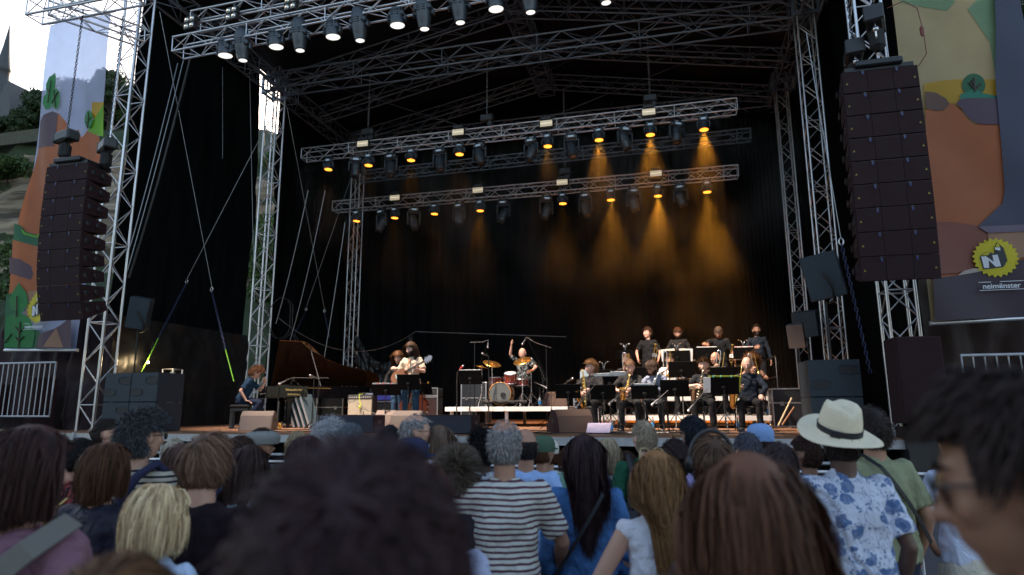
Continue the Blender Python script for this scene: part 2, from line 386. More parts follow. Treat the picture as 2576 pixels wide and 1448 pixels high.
# ---- trusses
def truss(name, a, b, s, label, group=None, m=ALU, rc=.025, rb=.011, up=Vector((0, 0, 1)), step=None, cat='truss', roll=0.):
    a, b = Vector(a), Vector(b); x, y, d = basis(b - a, up)
    if roll: x, y = x * math.cos(roll) + y * math.sin(roll), y * math.cos(roll) - x * math.sin(roll)
    L = (b - a).length; h = s / 2; cs = [x * h * i + y * h * j for i, j in ((-1, -1), (1, -1), (1, 1), (-1, 1))]
    mb = MB()
    for c in cs: mb.tube(a + c, b + c, rc, 8)
    n = max(1, round(L / (step or s * 1.25))); br_ = MB()
    for k in range(4):
        c0, c1 = cs[k], cs[(k + 1) % 4]
        for i in range(n):
            p0, p1 = a + d * L * i / n, a + d * L * (i + 1) / n
            if (i + k) % 2: c_0, c_1 = c0, c1
            else: c_0, c_1 = c1, c0
            br_.tube(p0 + c_0, p1 + c_1, rb, 5)
            if i % 4 == 0: br_.tube(p0 + c0, p0 + c1, rb * 1.2, 5)
        br_.tube(b + c0, b + c1, rb * 1.3, 5)
    o = tag(mb.build(name, m), label, cat, group); br_.build('bracing', m, o)
    return o
SD = mat('shaded_aluminium', (.20, .25, .32), .5, .6, var=.2)  # roof shade put into a darker, cooler copy of the aluminium
XL, XR = -12.15, 4.05
for (x, y, tz, lab, s) in [(XL + .05, 11.45, 13, 'near left silver truss tower beside the left speaker array', .42), (XR - .35, 11.55, 13, 'near right silver truss tower behind the right speaker array', .42),
                        (XL - .1, 17.2, 13, 'middle left silver truss tower in the bright gap between side cloths', .42), (XR - .1, 16.9, 13, 'middle right silver truss tower behind the tilted monitor speaker', .42),
                        (XL + .4, 22.1, 12.6, 'rear left silver truss tower beside the backdrop', .36), (XR + .0, 21.2, 12.6, 'rear right silver truss tower at the backdrop corner', .36)]:
    t = truss('truss_tower', (x, y, .1), (x, y, tz), s, lab, 'roof towers', step=.44, rc=.028, rb=.013, up=Vector((0, 1, 0)), cat='truss tower')
    b = MB().box((x, y, .05), (.8, .8, .08)).build('base_plate', ALU_DULL, t)
    c = MB()
    for zz in (12.0, 12.55):
        c.box((x, y + s * .72, zz), (s * 1.6, .05, .08)).box((x, y - s * .72, zz), (s * 1.6, .05, .08)).box((x - s * .78, y, zz), (.05, s * 1.4, .08)).box((x + s * .78, y, zz), (.05, s * 1.4, .08))
    for i in (-1, 1):
        for j in (-1, 1): c.box((x + i * s * .74, y + j * s * .68, 12.27), (.07, .07, .7))
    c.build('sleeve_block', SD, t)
XM, RZ = -4.05, 13.9
for (y, lab) in [(17.0, 'roof truss spanning the middle towers'), (22.3, 'rear roof truss above the backdrop')]:
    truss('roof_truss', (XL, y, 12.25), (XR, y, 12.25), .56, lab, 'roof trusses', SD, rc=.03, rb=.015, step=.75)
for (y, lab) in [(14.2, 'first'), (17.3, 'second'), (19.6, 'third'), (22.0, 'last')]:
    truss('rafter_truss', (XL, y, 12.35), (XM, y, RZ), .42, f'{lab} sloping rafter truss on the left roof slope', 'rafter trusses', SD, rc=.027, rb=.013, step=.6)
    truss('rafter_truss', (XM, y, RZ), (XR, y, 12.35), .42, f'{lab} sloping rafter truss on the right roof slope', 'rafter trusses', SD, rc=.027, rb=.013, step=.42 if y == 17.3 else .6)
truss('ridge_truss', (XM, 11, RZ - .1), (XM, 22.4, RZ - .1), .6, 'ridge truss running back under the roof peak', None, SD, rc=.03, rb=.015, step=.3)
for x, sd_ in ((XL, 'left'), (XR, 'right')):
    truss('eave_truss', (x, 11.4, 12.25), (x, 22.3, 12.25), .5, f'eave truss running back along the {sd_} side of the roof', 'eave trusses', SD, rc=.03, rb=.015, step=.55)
rf = MB().grid(lambda u, v: Vector((XL - .5 + (XM - XL + .5) * u, 10.6 + 12.2 * v, 12.75 + (RZ + .35 - 12.75) * u + .03 * math.sin(v * 40))), 10, 60)
rf.grid(lambda u, v: Vector((XM + (XR + .5 - XM) * u, 10.6 + 12.2 * v, RZ + .35 + (12.75 - RZ - .35) * u + .03 * math.sin(v * 40))), 10, 60)
tag(rf.build('stage_roof', TARP), 'black tarpaulin roof stretched over the stage trusses', 'roof')
# ---- cloths
def cloth(name, label, fn, nu, nv, m=DARKCLOTH, cat='curtain', grp=None): return tag(MB().grid(fn, nu, nv).build(name, m), label, cat, grp)
cloth('backdrop_curtain', 'huge black pleated backdrop curtain behind the band', lambda u, v: Vector((XL - .5 + (XR - XL + 1.2) * u, 22.75 + .05 * math.sin(u * 210 + 1.5 * math.sin(v * 3)) + .03 * math.sin(u * 97), STAGE + (11.5 + 1.5 * (1 - abs(2 * u - 1))) * v)), 700, 14)
cloth('valance_curtain', 'low black pleated curtain at the foot of the backdrop', lambda u, v: Vector((-9.6 + 12.0 * u, 22.45 + .07 * math.sin(u * 190) + .03 * math.sin(u * 61), STAGE + 2.55 * v)), 500, 4)
def wr(u, v, s): return noise.fractal(Vector((u * 9 + s, v * 5, s)), 1, 2, 4)
cloth('side_curtain', 'black side cloth between the near and middle left towers', lambda u, v: Vector((XL - .35 + .10 * wr(u, v, 3), 11.9 + 4.75 * u + (.25 * (1 - abs(2 * v - 1)) if u > .9 else 0), 3.2 + 9.7 * v)), 60, 60, grp='side cloths')
cloth('side_curtain', 'black side cloth between the middle and rear left towers', lambda u, v: Vector((XL - .35 + .12 * wr(u, v, 7), 17.85 + 4.9 * u + (.15 * math.sin(v * 5) if u < .1 else 0), 1.2 + 11.7 * v)), 60, 60, grp='side cloths')
cloth('side_tarp', 'crumpled black tarpaulin low on the left side of the stage', lambda u, v: Vector((XL - .15 + .10 * wr(u * .7, v * .5, 5), 11.9 + 4.8 * u, STAGE + 2.6 * v)), 70, 40, TARP, 'tarpaulin')
cloth('side_curtain', 'black side cloth along the right side of the stage', lambda u, v: Vector((XR + .55 + .12 * wr(u, v, 9), 11.9 + 11.2 * u, .8 + 12.3 * v)), 100, 50, grp='side cloths')
cloth('side_curtain', 'black pleated leg curtain at the right rear', lambda u, v: Vector((2.5 + 1.3 * u, 22.1 + .06 * math.sin(u * 60), STAGE + 10.5 * v)), 80, 10, grp='side cloths')
cloth('corner_tarp', 'creased tarpaulin flap hanging beside the rear left tower', lambda u, v: Vector((-11.6 + 2.3 * u, 22.3 - .25 * abs(wr(u, v, 2)), STAGE + 3.2 * v * (1 - .35 * math.sin(u * 3.14)))), 50, 40, TARP, 'tarpaulin')
# wings covering the scaffolding to either side
MAROON = mat('maroon_scaffold_cloth', (.022, .008, .010), .7, var=.35, scale=2, bump=.6, bscale=4)
BROWNC = mat('brown_scaffold_cloth', (.026, .011, .008), .7, var=.4, scale=2, bump=.6, bscale=4)
w0, w1, w2 = UY(-80, 830, 11.9), UY(60, 790, 11.9), UY(236, 850, 11.9)
def lw(u, v):
    top = 3.95 if u > .5 else 3.3 + u * 1.3
    return Vector((-17.2 + 4.85 * u, 11.95 + .12 * wr(u, v, 4) + .05 * math.sin(u * 70), top * v))
cloth('scaffold_cloth', 'maroon cloth covering the scaffolding under the left banner', lw, 120, 40, MAROON, 'cloth')
cloth('scaffold_cloth', 'brown tarpaulin wall beside the right speaker array', lambda u, v: Vector((4.15 + 5 * u, 11.9 + .10 * wr(u, v, 6) + .04 * math.sin(u * 60), 4.7 * v)), 120, 40, BROWNC, 'cloth')
# ================================================================ RIGGING: lighting trusses, lamps, smoke
TY1, TY2 = 17.5, 20.0
def utruss(name, a, b, y, s, label, m=ALU, grp=None, **k):
    A, B = UY(a[0], a[1], y), UY(b[0], b[1], y); return truss(name, A, B, s, label, grp, m, **k)
utruss('lighting_truss', (765, 392), (1853, 268), TY1, .34, 'upper rear lighting truss carrying amber lamps and strobes', grp='lighting trusses', step=.42, rc=.022)
utruss('lighting_truss', (842, 522), (1856, 433), TY2, .34, 'lower rear lighting truss with the second row of amber lamps', grp='lighting trusses', step=.42, rc=.022)
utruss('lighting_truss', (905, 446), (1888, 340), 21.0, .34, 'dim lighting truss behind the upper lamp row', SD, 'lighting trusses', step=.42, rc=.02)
utruss('lighting_truss', (448, 122), (1560, -98), 11.4, .36, 'front lighting truss holding the white lensed lamps', grp='lighting trusses', step=.5, rc=.025)
utruss('lighting_truss', (492, 56), (1500, -140), 11.9, .36, 'front truss holding the blinder lamps', grp='lighting trusses', step=.5, rc=.025)

AMB = mat('amber_led', (1, .45, .05), .3, emit=(1, .25, .01), es=.7, var=0)
AMBC = mat('amber_led_core', (1, .8, .4), .3, emit=(1, .5, .08), es=1.2, var=0)
WARM = mat('warm_lens', (.9, .9, .85), .3, emit=(.95, .95, .9), es=.30, var=0)
BLK = mat('black_lens_face', (.01, .008, .006), .2, var=0)
def ledlens(mb, c, R, r):
    mb.add(*_disc(c, R, r, 20), 0)
def _disc(c, R, r, n):
    return [c + R @ Vector((math.cos(2 * math.pi * i / n) * r, math.sin(2 * math.pi * i / n) * r, 0)) for i in range(n)], [tuple(range(n))]
def moving_head(kind, lens_at, top_z, aim, label, group, spin=0.):
    """lens_at: world lens centre; aim: direction the lens looks; hangs from top_z"""
    L = Vector(lens_at); aim = Vector(aim).normalized()
    w, hl, hr, lr = {'wash': (.30, .22, .125, .13), 'spot': (.40, .46, .15, .10), 'wide': (.36, .30, .15, .155), 'profile': (.42, .56, .17, .095)}[kind]
    pivot = L - aim * hl * .62
    t = empty('moving_head_lamp', (pivot.x, pivot.y, top_z), label, 'stage lamp', group, spin)
    loc = Matrix.Rotation(-spin, 3, 'Z'); P = lambda v: loc @ (Vector(v) - t.location)
    pv, am, lc = P(pivot), loc @ aim, P(L)
    bz = .13; b = MB().box((0, 0, -bz / 2 - .04), (w * .95, w * .62, bz), bev=.03)
    for s in (-1, 1): b.box((s * w * .28, 0, .0), (.05, .08, .1)).tube((s * w * .28, -.05, .03), (s * w * .28, .05, .03), .035, 8)
    b.build('base', FIX, t)
    MB().box((0, -w * .31 - .003, -bz / 2 - .04), (w * .42, .006, bz * .45)).build('display', mat('fixture_display', (.25, .33, .4), .3, emit=(.5, .7, .9), es=.06, var=0), t)
    y = MB(); yz = -bz - .06
    y.box((0, 0, yz), (w, .1, .05), bev=.015)
    for s in (-1, 1): y.box((s * (w / 2 + .012), 0, (yz + pv.z) / 2 - .02), (.045, .11, abs(yz - pv.z) + .1), bev=.015)
    y.build('yoke', FIX, t)
    h = MB(); ax = am
    if kind == 'profile': prof = [(.05, -.42), (.12, -.40), (hr * .93, -.3), (hr, -.12), (hr * .96, .06), (hr * .8, .25), (hr * .66, .36), (lr + .02, .375), (lr + .015, .33)]
    elif kind == 'spot': prof = [(.06, -.32), (.13, -.28), (hr, -.12), (hr * .97, .05), (hr * .85, .2), (lr + .02, .285), (lr + .01, .25)]
    elif kind == 'wide': prof = [(.1, -.2), (hr * .9, -.17), (hr, -.05), (hr, .08), (hr * 1.04, .1), (hr * 1.04, .186), (lr, .188), (lr, .15)]
    else: prof = [(.06, -.12), (.11, -.1), (.125, 0), (.128, .11), (.138, .136), (lr, .136), (lr - .01, .1)]
    h.lathe([(a, b_ * hl * .62 / .375 if kind == 'profile' else b_) for a, b_ in prof] if kind != 'wash' else prof, pv, ax, 24)
    for i in range(3): h.box(pv + ax * (-.1 + .05 * i) + Vector((0, -hr * .96, 0)), (hr * 1.1, .02, .014))
    hd = h.build('head', FIX, t)
    x, yy, d = basis(ax); R = Matrix((x, yy, d)).transposed()
    le = MB()
    if kind == 'wash':
        le.add(*_disc(lc - ax * .004, R, lr - .006, 24), 2)
        for r0, n in ((0, 1), (.052, 6), (.1, 12)):
            for i in range(n):
                a = 6.283 * i / n + .2; c = lc + R @ Vector((math.cos(a) * r0, math.sin(a) * r0, .004))
                le.add(*_disc(c, R, .024, 10), 0); le.add(*_disc(c + ax * .003, R, .013, 8), 1)
        le.build('led_lens', [AMB, AMBC, BLK], t)
    else:
        le.lathe([(1e-4, .018), (lr * .6, .012), (lr * .98, 0)], lc, ax, 24)
        le.build('lens', WARM if kind in ('wide', 'profile') else LENS, t)
    return t
DOWN = Vector((0, -.04, -1))
def lamp_z(px, y, z_at): return z_at
def lampset(pts, y, kind, labf, grp, ttz, lean=None):
    out = []
    for i, (px, py) in enumerate(pts):
        L = UY(px, py, y); rs = random.Random(px)
        aim = (lean or DOWN).copy(); 
        if kind == 'spot': aim = Vector((rs.uniform(-.5, .5), -rs.uniform(.0, .45), -1))
        top = ttz(L.x)
        out.append(moving_head(kind, L, top, aim, labf(i, px), grp, rs.uniform(-.12, .12) if kind != 'spot' else rs.uniform(-.5, .5))); out[-1]['px'] = px
    return out
def zline(a, b, y, off):
    A, B = UY(a[0], a[1], y), UY(b[0], b[1], y); return lambda x: A.z + (B.z - A.z) * (x - A.x) / (B.x - A.x) + off
ords = ['first', 'second', 'third', 'fourth', 'fifth', 'sixth', 'seventh', 'eighth']
A1 = [(826, 427), (927, 417), (1034, 404), (1156, 389), (1378, 369), (1507, 353), (1636, 340), (1771, 327)]
A2 = [(897, 557), (993, 549), (1093, 539), (1208, 531), (1416, 513), (1537, 504), (1655, 494), (1779, 484)]
z1, z2 = zline((765, 392), (1853, 268), TY1, -.22), zline((842, 522), (1856, 433), TY2, -.22)
lampset(A1, TY1 - .1, 'wash', lambda i, p: f'amber glowing lamp, {ords[i]} from the left on the upper rear truss', 'amber lamps', z1)
lampset(A2, TY2 - .1, 'wash', lambda i, p: f'amber glowing lamp, {ords[i]} from the left on the lower rear truss', 'amber lamps', z2)
D1 = [(893, 448), (983, 443), (1107, 430), (1212, 415), (1328, 405), (1442, 396), (1580, 378), (1702, 362)]
D2 = [(952, 585), (1045, 577), (1156, 567), (1258, 560), (1368, 552), (1477, 545), (1602, 533), (1722, 520)]
lampset(D1, TY1 + .05, 'spot', lambda i, p: f'unlit black moving lamp, {ords[i]} from the left on the upper rear truss', 'unlit moving lamps', z1)
lampset(D2, TY2 + .05, 'spot', lambda i, p: f'unlit black moving lamp, {ords[i]} from the left on the lower rear truss', 'unlit moving lamps', z2)
zf = zline((448, 122), (1560, -98), 11.4, -.2)
FW = [(567, 141), (695, 119), (838, 94), (1000, 65), (1248, 24)]; FP = [(611, 153), (755, 128), (906, 103), (1068, 74), (1158, 58), (1335, 32), (1525, 8)]
lampset(FW, 11.35, 'wide', lambda i, p: f'short white lensed lamp, {ords[i]} of its kind from the left on the front truss', 'front wash lamps', zf, Vector((.05, .12, -1)))
lampset(FP, 11.35, 'profile', lambda i, p: f'long tapered moving lamp, {ords[i]} of its kind from the left on the front truss', 'front profile lamps', zf, Vector((.05, .1, -1)))
# a lensed blinder of four cells and the strobe panels
refl = mat('reflector', (.75, .72, .65), .25, .8, var=.05)
bulb = mat('blinder_bulb', (.8, .7, .55), .4, emit=(1, .8, .55), es=.6, var=0)
def blinder(c, label):
    t = empty('blinder_lamp', c, label, 'stage lamp', 'blinder lamps', rad(-8))
    b = MB()
    for x in (-1, 1):
        for z in (-1, 1): b.box((x * .085, 0, z * .085), (.162, .12, .162), bev=.01)
    b.box((0, .05, .22), (.06, .04, .16)); b.build('housing', BLACKM, t)
    l = MB()
    for x in (-1, 1):
        for z in (-1, 1): l.lathe([(.02, .03), (.055, .012), (.064, 0)], (x * .085, -.062, z * .085), (0, -1, 0), 18, 0).ball((x * .085, -.075, z * .085), .022, 8, 6, mi=1)
    l.build('reflector', [refl, bulb], t)
for (px, py), n in zip([(480, 60), (585, 37), (733, 12)], ('first', 'second', 'third')):
    blinder(UY(px, py, 11.6), f'{n} four cell blinder lamp from the left at the roof front')
panel = mat('strobe_panel_face', (.45, .40, .30), .4, emit=(1, .86, .6), es=.10, var=.1)
def strobe(c, label):
    t = empty('strobe_panel', c, label, 'stage lamp', 'strobe panels')
    MB().box((0, .05, 0), (.42, .1, .26), bev=.02).box((0, .0, .16), (.3, .05, .07)).tube((-.1, .05, .14), (-.1, .05, .3), .02, 6).tube((.1, .05, .14), (.1, .05, .3), .02, 6).build('housing', BLACKM, t)
    MB().box((0, -.004, 0), (.36, .012, .09 * 2)).build('face', panel, t)
    MB().box((0, -.013, .005), (.34, .008, .012)).build('tube', mat('strobe_tube', (.85, .8, .65), .3, emit=(1, .9, .7), es=.2, var=0), t)
for i, p_ in enumerate([(912, 362), (1152, 333), (1374, 311), (1632, 282)]): strobe(UY(*p_, TY1 - .3), f'strobe panel, {ords[i]} from the left on the upper rear truss')
for i, p_ in enumerate([(993, 498), (1202, 479), (1414, 459), (1650, 437)]): strobe(UY(*p_, TY2 - .3), f'strobe panel, {ords[i]} from the left on the lower rear truss')
# hoists holding the rear trusses
for (px, y, sd_) in [(1225, TY1, 'upper'), (1640, TY1, 'upper'), (1420, TY2, 'lower'), (925, TY1, 'upper')]:
    zz = (z1 if y == TY1 else z2)(UY(px, 350, y).x) + .5; X_ = UY(px, 350, y).x
    t = empty('chain_hoist', (X_, y, zz + .25), f'black chain hoist above the {sd_} rear truss near {"its left end" if px < 1000 else "its centre" if px < 1500 else "its right part"}', 'hoist', 'hoists over the rear trusses')
    MB().box((0, 0, 0), (.42, .22, .24), bev=.04).box((.1, 0, -.2), (.2, .18, .22), bev=.05).build('body', BLACKM, t)
    c = MB(); chainline(c, (0, 0, .1), (0, 0, 12.2 - zz), .006, .07); c.build('chain', WIRE, t)

# real lamps: amber washes, warm front light
def spotlight(name, loc, target, energy, col, size, blend=.6, r=.08, parent=None):
    l = bpy.data.lights.new(name, 'SPOT'); l.energy, l.color, l.spot_size, l.spot_blend, l.shadow_soft_size = energy, col, size, blend, r
    o = bpy.data.objects.new(name, l); COL.objects.link(o); o.location = loc
    o.rotation_euler = (Vector(loc) - Vector(target)).to_track_quat('Z', 'Y').to_euler(); return o
AMBE = [25, 20, 35, 40, 90, 190, 300, 480]
for i, (px, py) in enumerate(A1):
    L = UY(px, py, TY1 - .1); spotlight('amber_beam', L - Vector((0, 0, .03)), L + Vector((-.05, -.0, -5)), AMBE[i] * .9, (1, .38, .03), rad(50), 1., .05)
for i, (px, py) in enumerate(A2):
    L = UY(px, py, TY2 - .1); spotlight('amber_beam', L - Vector((0, 0, .03)), L + Vector((-.05, -.0, -5)), AMBE[i] * 2.3, (1, .38, .03), rad(54), 1., .05)
for (px, py), tg, en in [((567, 141), (-9.2, 13.6, 2.2), 1500), ((838, 94), (-5.4, 13.2, 2.2), 2250), ((1000, 65), (-4.2, 15.8, 2.4), 2250), ((1248, 24), (-1.4, 13.8, 2.2), 2250), ((1335, 32), (.9, 13.6, 2.3), 2600), ((1525, 8), (.8, 17.2, 3.2), 2600), ((755, 128), (-7.5, 13.3, 1.6), 1200)]:
    L = UY(px, py, 11.35); spotlight('front_light', L - Vector((0, 0, .12)), tg, en, (1, .82, .68), rad(34), .8, .12)

# stage smoke: real scattering air in the amber beams
sm = bpy.data.materials.new('stage_smoke'); sm.use_nodes = True; nt = sm.node_tree; nt.nodes.clear()
out = nt.nodes.new('ShaderNodeOutputMaterial'); pv = nt.nodes.new('ShaderNodeVolumePrincipled')
pv.inputs['Color'].default_value = (.9, .9, .9, 1); pv.inputs['Anisotropy'].default_value = .2
tc = nt.nodes.new('ShaderNodeTexCoord'); mp = nt.nodes.new('ShaderNodeMapping'); mp.inputs['Scale'].default_value = (.55, .6, .42)
nz = nt.nodes.new('ShaderNodeTexNoise'); nz.inputs['Scale'].default_value = 1.0; nz.inputs['Detail'].default_value = 3
mr = nt.nodes.new('ShaderNodeMapRange'); mr.inputs['From Min'].default_value = .45; mr.inputs['From Max'].default_value = .68; mr.inputs['To Min'].default_value = .0015; mr.inputs['To Max'].default_value = .13
nt.links.new(tc.outputs['Object'], mp.inputs[0]); nt.links.new(mp.outputs[0], nz.inputs['Vector']); nt.links.new(nz.outputs['Fac'], mr.inputs['Value'])
sx = nt.nodes.new('ShaderNodeSeparateXYZ'); hz = nt.nodes.new('ShaderNodeMapRange'); hz.inputs['From Min'].default_value = 5.4; hz.inputs['From Max'].default_value = 8.6; hz.inputs['To Min'].default_value = .06
hx = nt.nodes.new('ShaderNodeMapRange'); hx.inputs['From Min'].default_value = -10; hx.inputs['From Max'].default_value = 0; hx.inputs['To Min'].default_value = .35
m1 = nt.nodes.new('ShaderNodeMath'); m1.operation = 'MULTIPLY'; m2 = nt.nodes.new('ShaderNodeMath'); m2.operation = 'MULTIPLY'
nt.links.new(tc.outputs['Object'], sx.inputs[0]); nt.links.new(sx.outputs[2], hz.inputs['Value']); nt.links.new(sx.outputs[0], hx.inputs['Value'])
nt.links.new(hz.outputs[0], m1.inputs[0]); nt.links.new(hx.outputs[0], m1.inputs[1]); nt.links.new(mr.outputs[0], m2.inputs[0]); nt.links.new(m1.outputs[0], m2.inputs[1])
nt.links.new(m2.outputs[0], pv.inputs['Density']); nt.links.new(pv.outputs[0], out.inputs['Volume'])
tag(MB().box((-3.9, 19.6, 6.2), (15.4, 4.8, 8.6)).build('stage_smoke', sm), 'thin drifting stage smoke catching the amber beams', 'smoke', kind='stuff')

# ================================================================ PA, banners, wires
grille = mat('speaker_grille', (.019, .004, .006), .9, bump=.6, bscale=180, var=.1)
cab = mat('speaker_cabinet', (.019, .004, .006), .9, bump=.2, bscale=90)
tri = mat('yellow_warning_label', (.26, .20, .02), .5, var=0)
blue = mat('blue_lever', (.015, .03, .14), .4, var=0)
silver_edge = mat('rig_edge', (.07, .06, .07), .4, .7)
def array(x0, y0, ztop, angs, w, h, side, label, hoists):
    t = empty('line_array_speaker', (x0, y0, ztop), label, 'line array', 'hanging line arrays')
    MB().box((0, .3, .09), (w * .62, .75, .10), bev=.02).box((0, .05, .03), (w * .9, .12, .06)).build('fly_frame', BLKSTEEL, t)
    p_ = Vector((0, 0, 0)); a = 0
    for i, da in enumerate(angs):
        a += rad(da); R = Matrix.Rotation(a, 3, 'X'); dn = R @ Vector((0, 0, -1)); bk = R @ Vector((0, 1, 0)); X = Vector((1, 0, 0))
        c = p_ + dn * h / 2
        b = MB()
        # cabinet tapers to the rear so that the stack opens like a fan
        hh, hw, g = h / 2 - .004, w / 2, h / 2 * .72
        vs = []
        for (yy, zz, ww) in ((0, hh, hw), (0, -hh, hw), (.62, g * .8, hw * .78), (.62, -g * .8, hw * .78)):
            vs += [c + bk * yy - dn * zz * 1 + X * ww * s for s in (-1, 1)]
        b.add(vs, [(0, 1, 3, 2), (5, 4, 6, 7), (1, 0, 4, 5), (2, 3, 7, 6), (0, 2, 6, 4), (3, 1, 5, 7)])
        cb = b.build('cabinet', cab, t)
        gr = MB()
        for s0, s1 in ((-.49, -.17), (-.165, .165), (.17, .49)):
            gr.box(c - bk * .012 + X * (w * (s0 + s1) / 2), (w * (s1 - s0), .02, h * .93), R=R)
        gr.build('grille', grille, cb)
        d_ = MB()
        for s in (-1, 1):
            d_.box(c - bk * .02 + X * s * w * .22 - dn * h * .42, (.035, .02, .05), R=R, mi=0)
            d_.box(c - bk * .024 + X * s * w * .22 - dn * h * .36, (.02, .02, .045), R=R, mi=1)
            q = c - bk * .026 + X * s * w * .44 + dn * h * .05
            d_.prism([(-.017, -.013), (.017, -.013), (0, .017)], q, X, -dn, bk * .004, 2)
        d_.box(c - bk * .002 - dn * h * .499 + bk * .02, (w * .98, .03, .004), R=R, mi=3)
        for q in (.12, .34): d_.lathe([(1e-3, .004), (.05, .004), (.055, 0)], c + X * side * w * .49 + bk * q, (side, -.17 * 0, 0), 16, 0)
        d_.build('rigging_hardware', [BLACKM, blue, tri, silver_edge], cb)
        p_ = p_ + dn * h
    return t
array(3.08, 9.3, 6.5, [0, 0, 0, .5, .5, 1, 1, 2, 2], .98, .337, -1, 'tall black line array hanging in front of the right banner', 0)
array(-11.10, 9.3, 6.45, [0, 0, 1, 1, 1, 2, 3, 4, 6], 1.02, .337, 1, 'curved black line array hanging in front of the left banner', 0)
def hoist(c, rz, ztop, label, wr_=''):
    t = empty('chain_hoist', c, label, 'hoist', 'hoists over the line arrays', rz)
    MB().box((0, 0, 0), (.52, .24, .22), bev=.035).box((.2, 0, -.02), (.10, .25, .18), bev=.02).box((-.24, 0, 0), (.05, .26, .24), bev=.02).build('body', BLACKM, t)
    MB().box((.0, 0, -.3), (.22, .2, .36), bev=.07).tube((.12, 0, -.1), (.12, 0, -.4), .018, 8).build('chain_bag', RUBBER, t)
    MB().path([(-.12, 0, -.1), (-.12, 0, -.3), (-.10, 0, -.36), (-.08, 0, -.3)], .014, 6).lathe([(1e-3, 0), (.04, .02), (.04, .07), (1e-3, .09)], (-.12, 0, -.24), (0, 0, 1), 10).build('hook', STEEL, t)
    c_ = MB(); chainline(c_, (0, 0, .1), (0, 0, ztop - c[2]), .007, .06); c_.build('chain', BLKSTEEL, t)
    return t
h1 = hoist((3.12, 9.35, 7.28), rad(70), 11.6, 'upper chain hoist above the right line array')
text('StageLIFT', 'lettering', Vector((.02, -.125, .02)), FRONT, .07, PAPER, h1)
h2 = hoist((2.92, 9.75, 7.02), rad(80), 11.6, 'lower chain hoist behind the upper one over the right line array')
hoist((-11.42, 9.45, 7.12), rad(-14), 9.9, 'left chain hoist above the left line array')
hoist((-10.72, 9.75, 6.98), rad(-30), 9.9, 'right chain hoist above the left line array')
truss('outrigger_truss', (-12.5, 9.3, 9.95), (-9.9, 9.3, 9.98), .36, 'outrigger truss above the left line array', 'outrigger trusses', step=.5, cat='truss')
truss('outrigger_truss', (-11.85, 11.35, 10.5), (-12.62, 9.7, 10.4), .34, 'short truss reaching from the near left tower over the banner', 'outrigger trusses', step=.5, cat='truss')
truss('outrigger_truss', (3.6, 11.3, 11.4), (3.1, 8.6, 11.4), .42, 'outrigger truss above the right line array', 'outrigger trusses', step=.5, cat='truss')
cb = MB().tube((3.62, 9.2, 7.3), (3.64, 9.15, 6.9), .006, 8).lathe([(.015, 0), (.026, .04), (.026, .12), (.015, .15)], (3.63, 9.17, 6.85), (0, 0, 1), 12).path([(3.62, 9.2, 7.3), (3.5, 9.3, 7.5), (3.3, 9.35, 7.45)], .006, 6).path([(3.64, 9.15, 6.9), (3.66, 9.2, 6.6), (3.6, 9.35, 6.5)], .006, 6).build('power_connector', mat('red_plug', (.16, .03, .02), .5, var=.1))
tag(cb, 'red round power plug hanging beside the right array hoist', 'plug')

def banner_mat(name, c, tl=.35, tp=0.):
    m, nt, p = nodes_of(name); tc = nt.nodes.new('ShaderNodeTexCoord'); n = nt.nodes.new('ShaderNodeTexNoise'); n.inputs['Scale'].default_value = 2.2; n.inputs['Detail'].default_value = 6
    nt.links.new(tc.outputs['Object'], n.inputs['Vector']); mx = nt.nodes.new('ShaderNodeMix'); mx.data_type = 'RGBA'
    mx.inputs['A'].default_value = (*[k * .82 for k in c], 1); mx.inputs['B'].default_value = (*[min(1, k * 1.15) for k in c], 1)
    nt.links.new(n.outputs['Fac'], mx.inputs['Factor']); nt.links.new(mx.outputs['Result'], p.inputs['Base Color']); p.inputs['Roughness'].default_value = .55
    tr = nt.nodes.new('ShaderNodeBsdfTranslucent'); nt.links.new(mx.outputs['Result'], tr.inputs[0])
    s = nt.nodes.new('ShaderNodeMixShader'); s.inputs[0].default_value = tl; nt.links.new(p.outputs[0], s.inputs[1]); nt.links.new(tr.outputs[0], s.inputs[2]); o = s
    if tp:
        t2 = nt.nodes.new('ShaderNodeBsdfTransparent'); t2.inputs[0].default_value = (*[min(1, k * 1.5) for k in c], 1); o = nt.nodes.new('ShaderNodeMixShader'); o.inputs[0].default_value = tp
        nt.links.new(s.outputs[0], o.inputs[1]); nt.links.new(t2.outputs[0], o.inputs[2])
    nt.links.new(o.outputs[0], nt.nodes['Material Output'].inputs[0]); return m
BC = {}
def bm(key, c, tl=.35, tp=0.):
    if key not in BC: BC[key] = banner_mat('banner_' + key, c, tl, tp)
    return BC[key]
def circ(cx, cy, r, n=20, sy=1.): return [(cx + r * math.cos(6.283 * i / n), cy + r * sy * math.sin(6.283 * i / n)) for i in range(n)]
